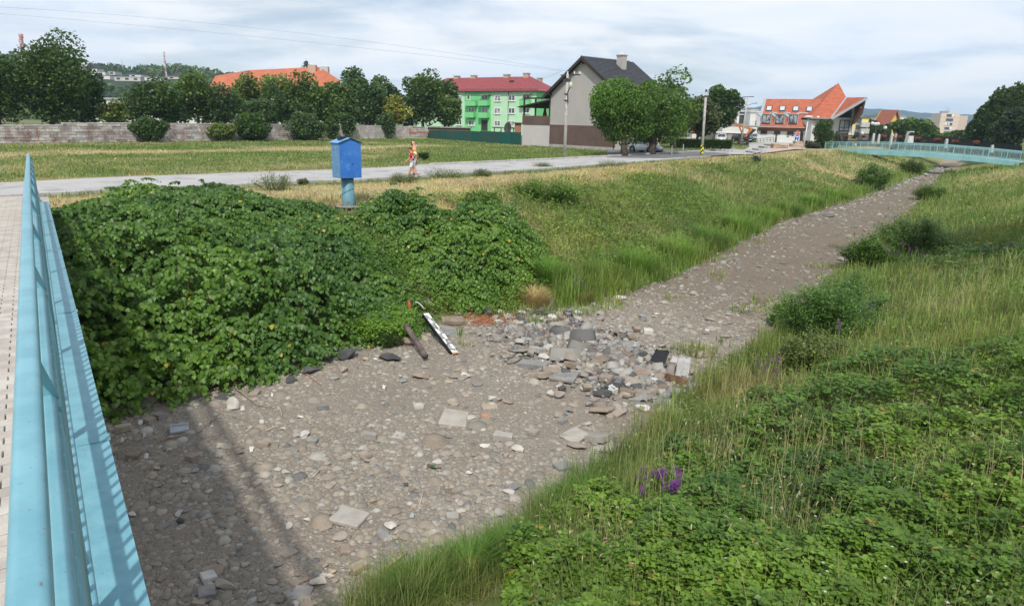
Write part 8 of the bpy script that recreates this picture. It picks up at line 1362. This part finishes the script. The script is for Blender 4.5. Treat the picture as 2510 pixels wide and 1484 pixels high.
# purple loosestrife
PUR = (.21,.065,.27)
def spikes(lab, spots, h, rb, seed=0, leafy=True):
    rs = np.random.RandomState(seed); P0 = [hit(*s) for s in spots]; c0 = sum(P0)/len(P0); o = empty('purple_loosestrife', (c0[0], c0[1], c0[2]), lab, 'wildflower'); V, C, Rr, S_ = [], [], [], []; sv, sc_, sr, ss = [], [], [], []
    mb = MB()
    for p in P0:
        hh = h*rs.uniform(.8, 1.15); q = p+np.array([rs.normal()*.05, rs.normal()*.05, hh]); mb.tube([p, (p+q)/2, q], [.008, .006, .003], 4)
        for i in range(60): t = rs.uniform(.72, 1.0); a = rs.uniform(0, 6.28); c = p*(1-t)+q*t; rr_ = rb*(1.15-(t-.72)*2.2); V.append(c+np.array([math.cos(a)*rr_, math.sin(a)*rr_, 0])); C.append(np.array(PUR)*rs.uniform(.7, 1.5)); Rr.append((a, rs.uniform(-.2, .8))); S_.append(.028)
        for i in range(26): t = rs.uniform(.15, .72); a = rs.uniform(0, 6.28); sv.append(p*(1-t)+q*t); sc_.append(np.array((.07,.14,.025))*rs.uniform(.7, 1.3)); sr.append((a, rs.uniform(-.1, .7))); ss.append(.075)
    mb.build('stems', mat('weed_stem', (.10,.13,.04), None) if 'weed_stem' not in bpy.data.materials else bpy.data.materials['weed_stem'], o); Rr = np.array(Rr); sr = np.array(sr)
    scatter(LEAF4[0], LEAF4[1], np.array(V), frames(Rr[:, 0], Rr[:, 1]), np.array(S_), np.array(C), 'flowers', BLADE, o); scatter(LEAFN[0], LEAFN[1], np.array(sv), frames(sr[:, 0], sr[:, 1]), np.array(ss), np.array(sc_), 'leaves', LEAF, o)
rs_ = random.Random(4); spikes('largest clump of purple flower spikes in the near greenery', [(1552+rs_.uniform(0, 110), 1240+rs_.uniform(-30, 35)) for i in range(22)], .52, .022, 1)
spikes('group of tall purple spikes at edge of rubble and slope', [(1852,935),(1860,955),(1890,930),(1900,925),(1915,900),(1905,950)], .55, .025, 2); spikes('purple spikes on the left bank near the dry tuft', [(1412,735),(1420,730),(1428,742),(1405,745)], .8, .03, 3)
spikes('purple spikes between the two right bank willow bushes', [(2140+i*14, 640+(i*37) % 30) for i in range(9)], .9, .04, 5); spikes('faint purple spikes behind the nearer willow bush', [(2040,870),(2052,860),(2130,800),(2110,812)], .7, .03, 6)
# willow bushes and weed clumps along the foot lines
def bush(lab, u, v, wpx, hpx, col, n, leaf, seed, tmpl=LEAFN, wide=1.8, name='willow_bush', up=.8, cat='bush'):
    p = hit(u, v); k = pr(p)[2]; rx = wpx/2*k/F; hz = hpx*k/F; o = empty(name, p, lab, cat); rs = np.random.RandomState(seed); n_s = 40; V, YW, PT, C = [], [], [], []; mb = MB()
    for i in range(n_s):
        a = rs.uniform(0, 6.28); rr_ = rx*math.sqrt(rs.rand()); b0 = p+np.array([math.cos(a)*rr_*.45, math.sin(a)*rr_*.35, 0]); hh = hz*rs.uniform(.55, 1.05)*(1-.45*(rr_/rx)**2); e = p+np.array([math.cos(a)*rr_, math.sin(a)*rr_*.75, hh]); mb.tube([b0, (b0+e)/2+np.array([0, 0, hh*.12]), e], [.014, .009, .003], 4, caps=False)
        m_ = n//n_s; t = rs.uniform(.12, 1., m_)**.8; Q = b0[None]*(1-t)[:, None]+e[None]*t[:, None]+rs.normal(size=(m_, 3))*rx*.10+np.array([0, 0, 1])*(hh*.24*np.sin(t*math.pi))[:, None]; V.append(Q); YW.append(rs.uniform(0, 6.28, m_)); PT.append(rs.normal(size=m_)*.35+up*.5); C.append(np.asarray(col)[None]*rs.uniform(.65, 1.35, (m_, 1))*rs.uniform(.85, 1.15))
    mb.build('stems', bpy.data.materials['weed_stem'], o); V = np.concatenate(V); m_ = len(V); S = np.full(m_, leaf)*rs.uniform(.7, 1.3, m_); scatter(tmpl[0], tmpl[1], V, frames(np.concatenate(YW), np.concatenate(PT)), np.stack([S*wide, S, S], 1), np.clip(np.concatenate(C), 0, 1), 'foliage', LEAF, o)
bush('large dark green willow bush at the foot of right slope, nearer one', 2010, 840, 250, 150, (.09,.18,.035), 11000, .085, 1); bush('upper leafy crest of the nearer willow bush, right side', 2080, 790, 170, 130, (.11,.20,.045), 6000, .08, 12)
bush('rounded willow bush overhanging the river bed, middle one', 2120, 655, 120, 75, (.09,.17,.03), 7000, .12, 2); bush('light green willow sprouts behind the middle bush', 2240, 620, 200, 85, (.13,.22,.05), 8000, .13, 3); bush('small willow bush at right bank foot, farthest one', 2275, 490, 90, 34, (.10,.17,.03), 3500, .18, 4)
bush('rounded green bush at left bank foot below the far footbridge', 2140, 465, 95, 60, (0.108,0.203,0.041), 6000, .2, 5); bush('low green bush on left bank nearer the stone sill', 2230, 425, 70, 32, (.09,.15,.03), 3000, .25, 6)
bush('broad leafy weed at lower left of nearer willow bush', 1930, 800, 110, 60, (.11,.21,.03), 4500, .08, 7, LEAF4, 1.2, 'leafy_weed'); bush('yellow flowering weed clump before the nearer willow bush', 1990, 905, 190, 90, (.13,.17,.04), 5500, .055, 8, LEAF4, 1.2, 'leafy_weed')
bush('small grey tuft on slope crest above the far bank', 1852, 402, 26, 18, (.11,.11,.12), 900, .14, 9, LEAFN, 1.8, 'weed_clump'); bush('sprig of bramble standing in dry slope, first', 1180, 505, 110, 36, (.13,.21,.04), 2600, .10, 10, LEAF4, 1.2, 'bramble_sprig'); bush('bramble clump on dry slope right of blue pillar', 960, 520, 110, 45, (.11,.19,.035), 3600, .11, 11, LEAF4, 1.2, 'bramble_sprig')
bush('green grass fern like clump beside dark boulders', 955, 850, 70, 36, (.06,.10,.03), 3200, .06, 13, LEAFN, .9, 'weed_clump'); bush('bramble mound high on the slope above smaller thicket', 1340, 490, 190, 42, (.11,.20,.03), 5200, .10, 14, LEAF4, 1.2, 'bramble_mound'); bush('small round bush in meadow behind the walking people', 1038, 391, 32, 20, (.07,.12,.025), 900, .12, 15, LEAF4, 1.3, 'weed_clump')
for i, (u, v, w_, h_) in enumerate([(672,466,110,38),(990,447,80,20),(1090,436,110,20),(1180,432,60,16),(1500,408,80,12),(300,478,50,16),(1330,412,60,10),(742,452,30,14)]): bush(['bushy grey green weed clump by the road left of blue cabinet','feathery weeds at road edge before the walking people','longest row of weeds along road right of the people','weeds by the road, right end of the row','low weeds on the verge before the ash trees','small weed tuft on the verge above the large thicket','low weeds on the verge before the lamp pole','low weed by the road left of cabinet'][i], u, v, w_, h_, (.17,.21,.10), 1800, .09, 30+i, LEAFN, 1.2, 'weed_clump', 1.2)
def tuft(lab, u, v, w_, n, h, col, seed, nm='grass_tuft'):
    p = hit(u, v); k = pr(p)[2]; rx = w_/2*k/F; rs = np.random.RandomState(seed); a = rs.uniform(0, 6.28, n); rr_ = rx*.6*np.sqrt(rs.rand(n)); X = p[0]+np.cos(a)*rr_; Y = p[1]+np.sin(a)*rr_; z = np.maximum(Hh(X, Y), bedz(X, Y)); hh = h*rs.uniform(.6, 1.2, n)
    o = scatter(BL[0], BL[1], np.stack([X, Y, z], 1), frames(a+rs.normal(size=n)*.4, rs.uniform(-.25, .25, n)), np.stack([np.full(n, .008+.0003*k), hh*rs.uniform(.8, 1.5, n), hh], 1), jit(col, n, .3), nm, BLADE); return tag(o, lab, 'grass tuft')
tuft('dry straw coloured drooping tuft at foot of left bank', 1310, 745, 100, 900, .42, (.42,.33,.15), 1); tuft('bright green drooping tuft right of the smaller thicket', 1350, 690, 110, 1100, .62, (0.121,0.23,0.034), 2); tuft('dark green long tuft beside the purple spikes, left bank', 1470, 690, 120, 1000, .6, (0.108,0.189,0.034), 3); tuft('dry reddish tuft at the bank foot right of purple spikes', 1425, 742, 70, 500, .36, (.33,.24,.12), 4)
for i, (u, v, w_) in enumerate([(1560,665,130),(1660,635,130),(1740,600,120),(1810,565,110),(1870,540,100),(1930,525,90),(1990,505,80),(2050,490,70)]): tuft(['nearest','second','third','fourth','fifth','sixth','seventh','farthest'][i]+' of the long bright green grass tufts lining the left bank foot', u, v, w_, 900, .7, [(0.121,0.23,0.034),(0.149,0.257,0.041),(0.108,0.203,0.041)][i % 3], 50+i)
for i, (u, v, w_) in enumerate([(1430,1250,110),(1370,1270,60),(1150,1420,110),(1250,1380,120),(1020,1470,100)]): tuft(['upright green tuft at edge of gravel below purple clump','thin dark tuft standing alone by the near gravel edge','dense green tuft at near gravel edge, middle','dense green tuft right of the middle near one','dense green tuft at bottom picture edge'][i], u, v, w_, 700, .42, (0.115,0.216,0.041), 70+i)
# fallen orange leaves at the boulders
n = 1500; PA = hit(1170, 795); PB = hit(1215, 775); t = RS.rand(n)[:, None]; P = PA[None]*(1-t)+PB[None]*t+np.stack([RS.normal(size=n)*.42, RS.normal(size=n)*.22, 0*t[:, 0]], 1); X, Y = P[:, 0], P[:, 1]; st(scatter(LEAF4[0], LEAF4[1], np.stack([X, Y, np.maximum(Hh(X, Y), bedz(X, Y))+.02+RS.rand(n)*.05], 1), frames(RS.uniform(0, 6.28, n), RS.uniform(-.3, .6, n)), RS.uniform(.03, .06, n), mixc((.55,.17,.07), (.45,.24,.13), RS.rand(n)), 'fallen_leaves', BLADE))
for i, (u, v) in enumerate([(1027,735)]):
    q = [atd(*ZS(x, y), pr(sgb)[2]-.6) for x, y in ((335,10),(355,110),(375,240))]; mb = MB(); mb.tube(q, [.03, .035, .02], 6); tag(mb.build('dead_leaf_spray', mat('red_leaf', (.35,.07,.03), (.45,.15,.06), 20, .8)), 'hanging red brown withered leaf among the green ones', 'leaf')
q = [atd(*ZS(x, y), pr(sgb)[2]-.5) for x, y in ((495,55),(555,60),(600,95),(650,140),(685,190))]; mb = MB(); mb.tube(q, .009, 5); tag(mb.build('white_strap', WFL), 'curved white strap end sticking out of leaves above the gauge', 'strap')
# ------------------------------------------------------------------ haze
hm_ = bpy.data.materials.new('haze_air'); hm_.use_nodes = True; t_ = hm_.node_tree; t_.nodes.clear(); ho = N(t_, 'ShaderNodeOutputMaterial'); pv2 = N(t_, 'ShaderNodeVolumePrincipled'); pv2.inputs['Color'].default_value = (.55,.78,1.0,1); pv2.inputs['Density'].default_value = .00022; pv2.inputs['Anisotropy'].default_value = 0.; t_.links.new(pv2.outputs[0], ho.inputs['Volume'])
mb = MB(); mb.box(-3300, -3300, -1.5, 3300, 3300, 125); hz = mb.build('haze', hm_); hz['kind'] = 'stuff'
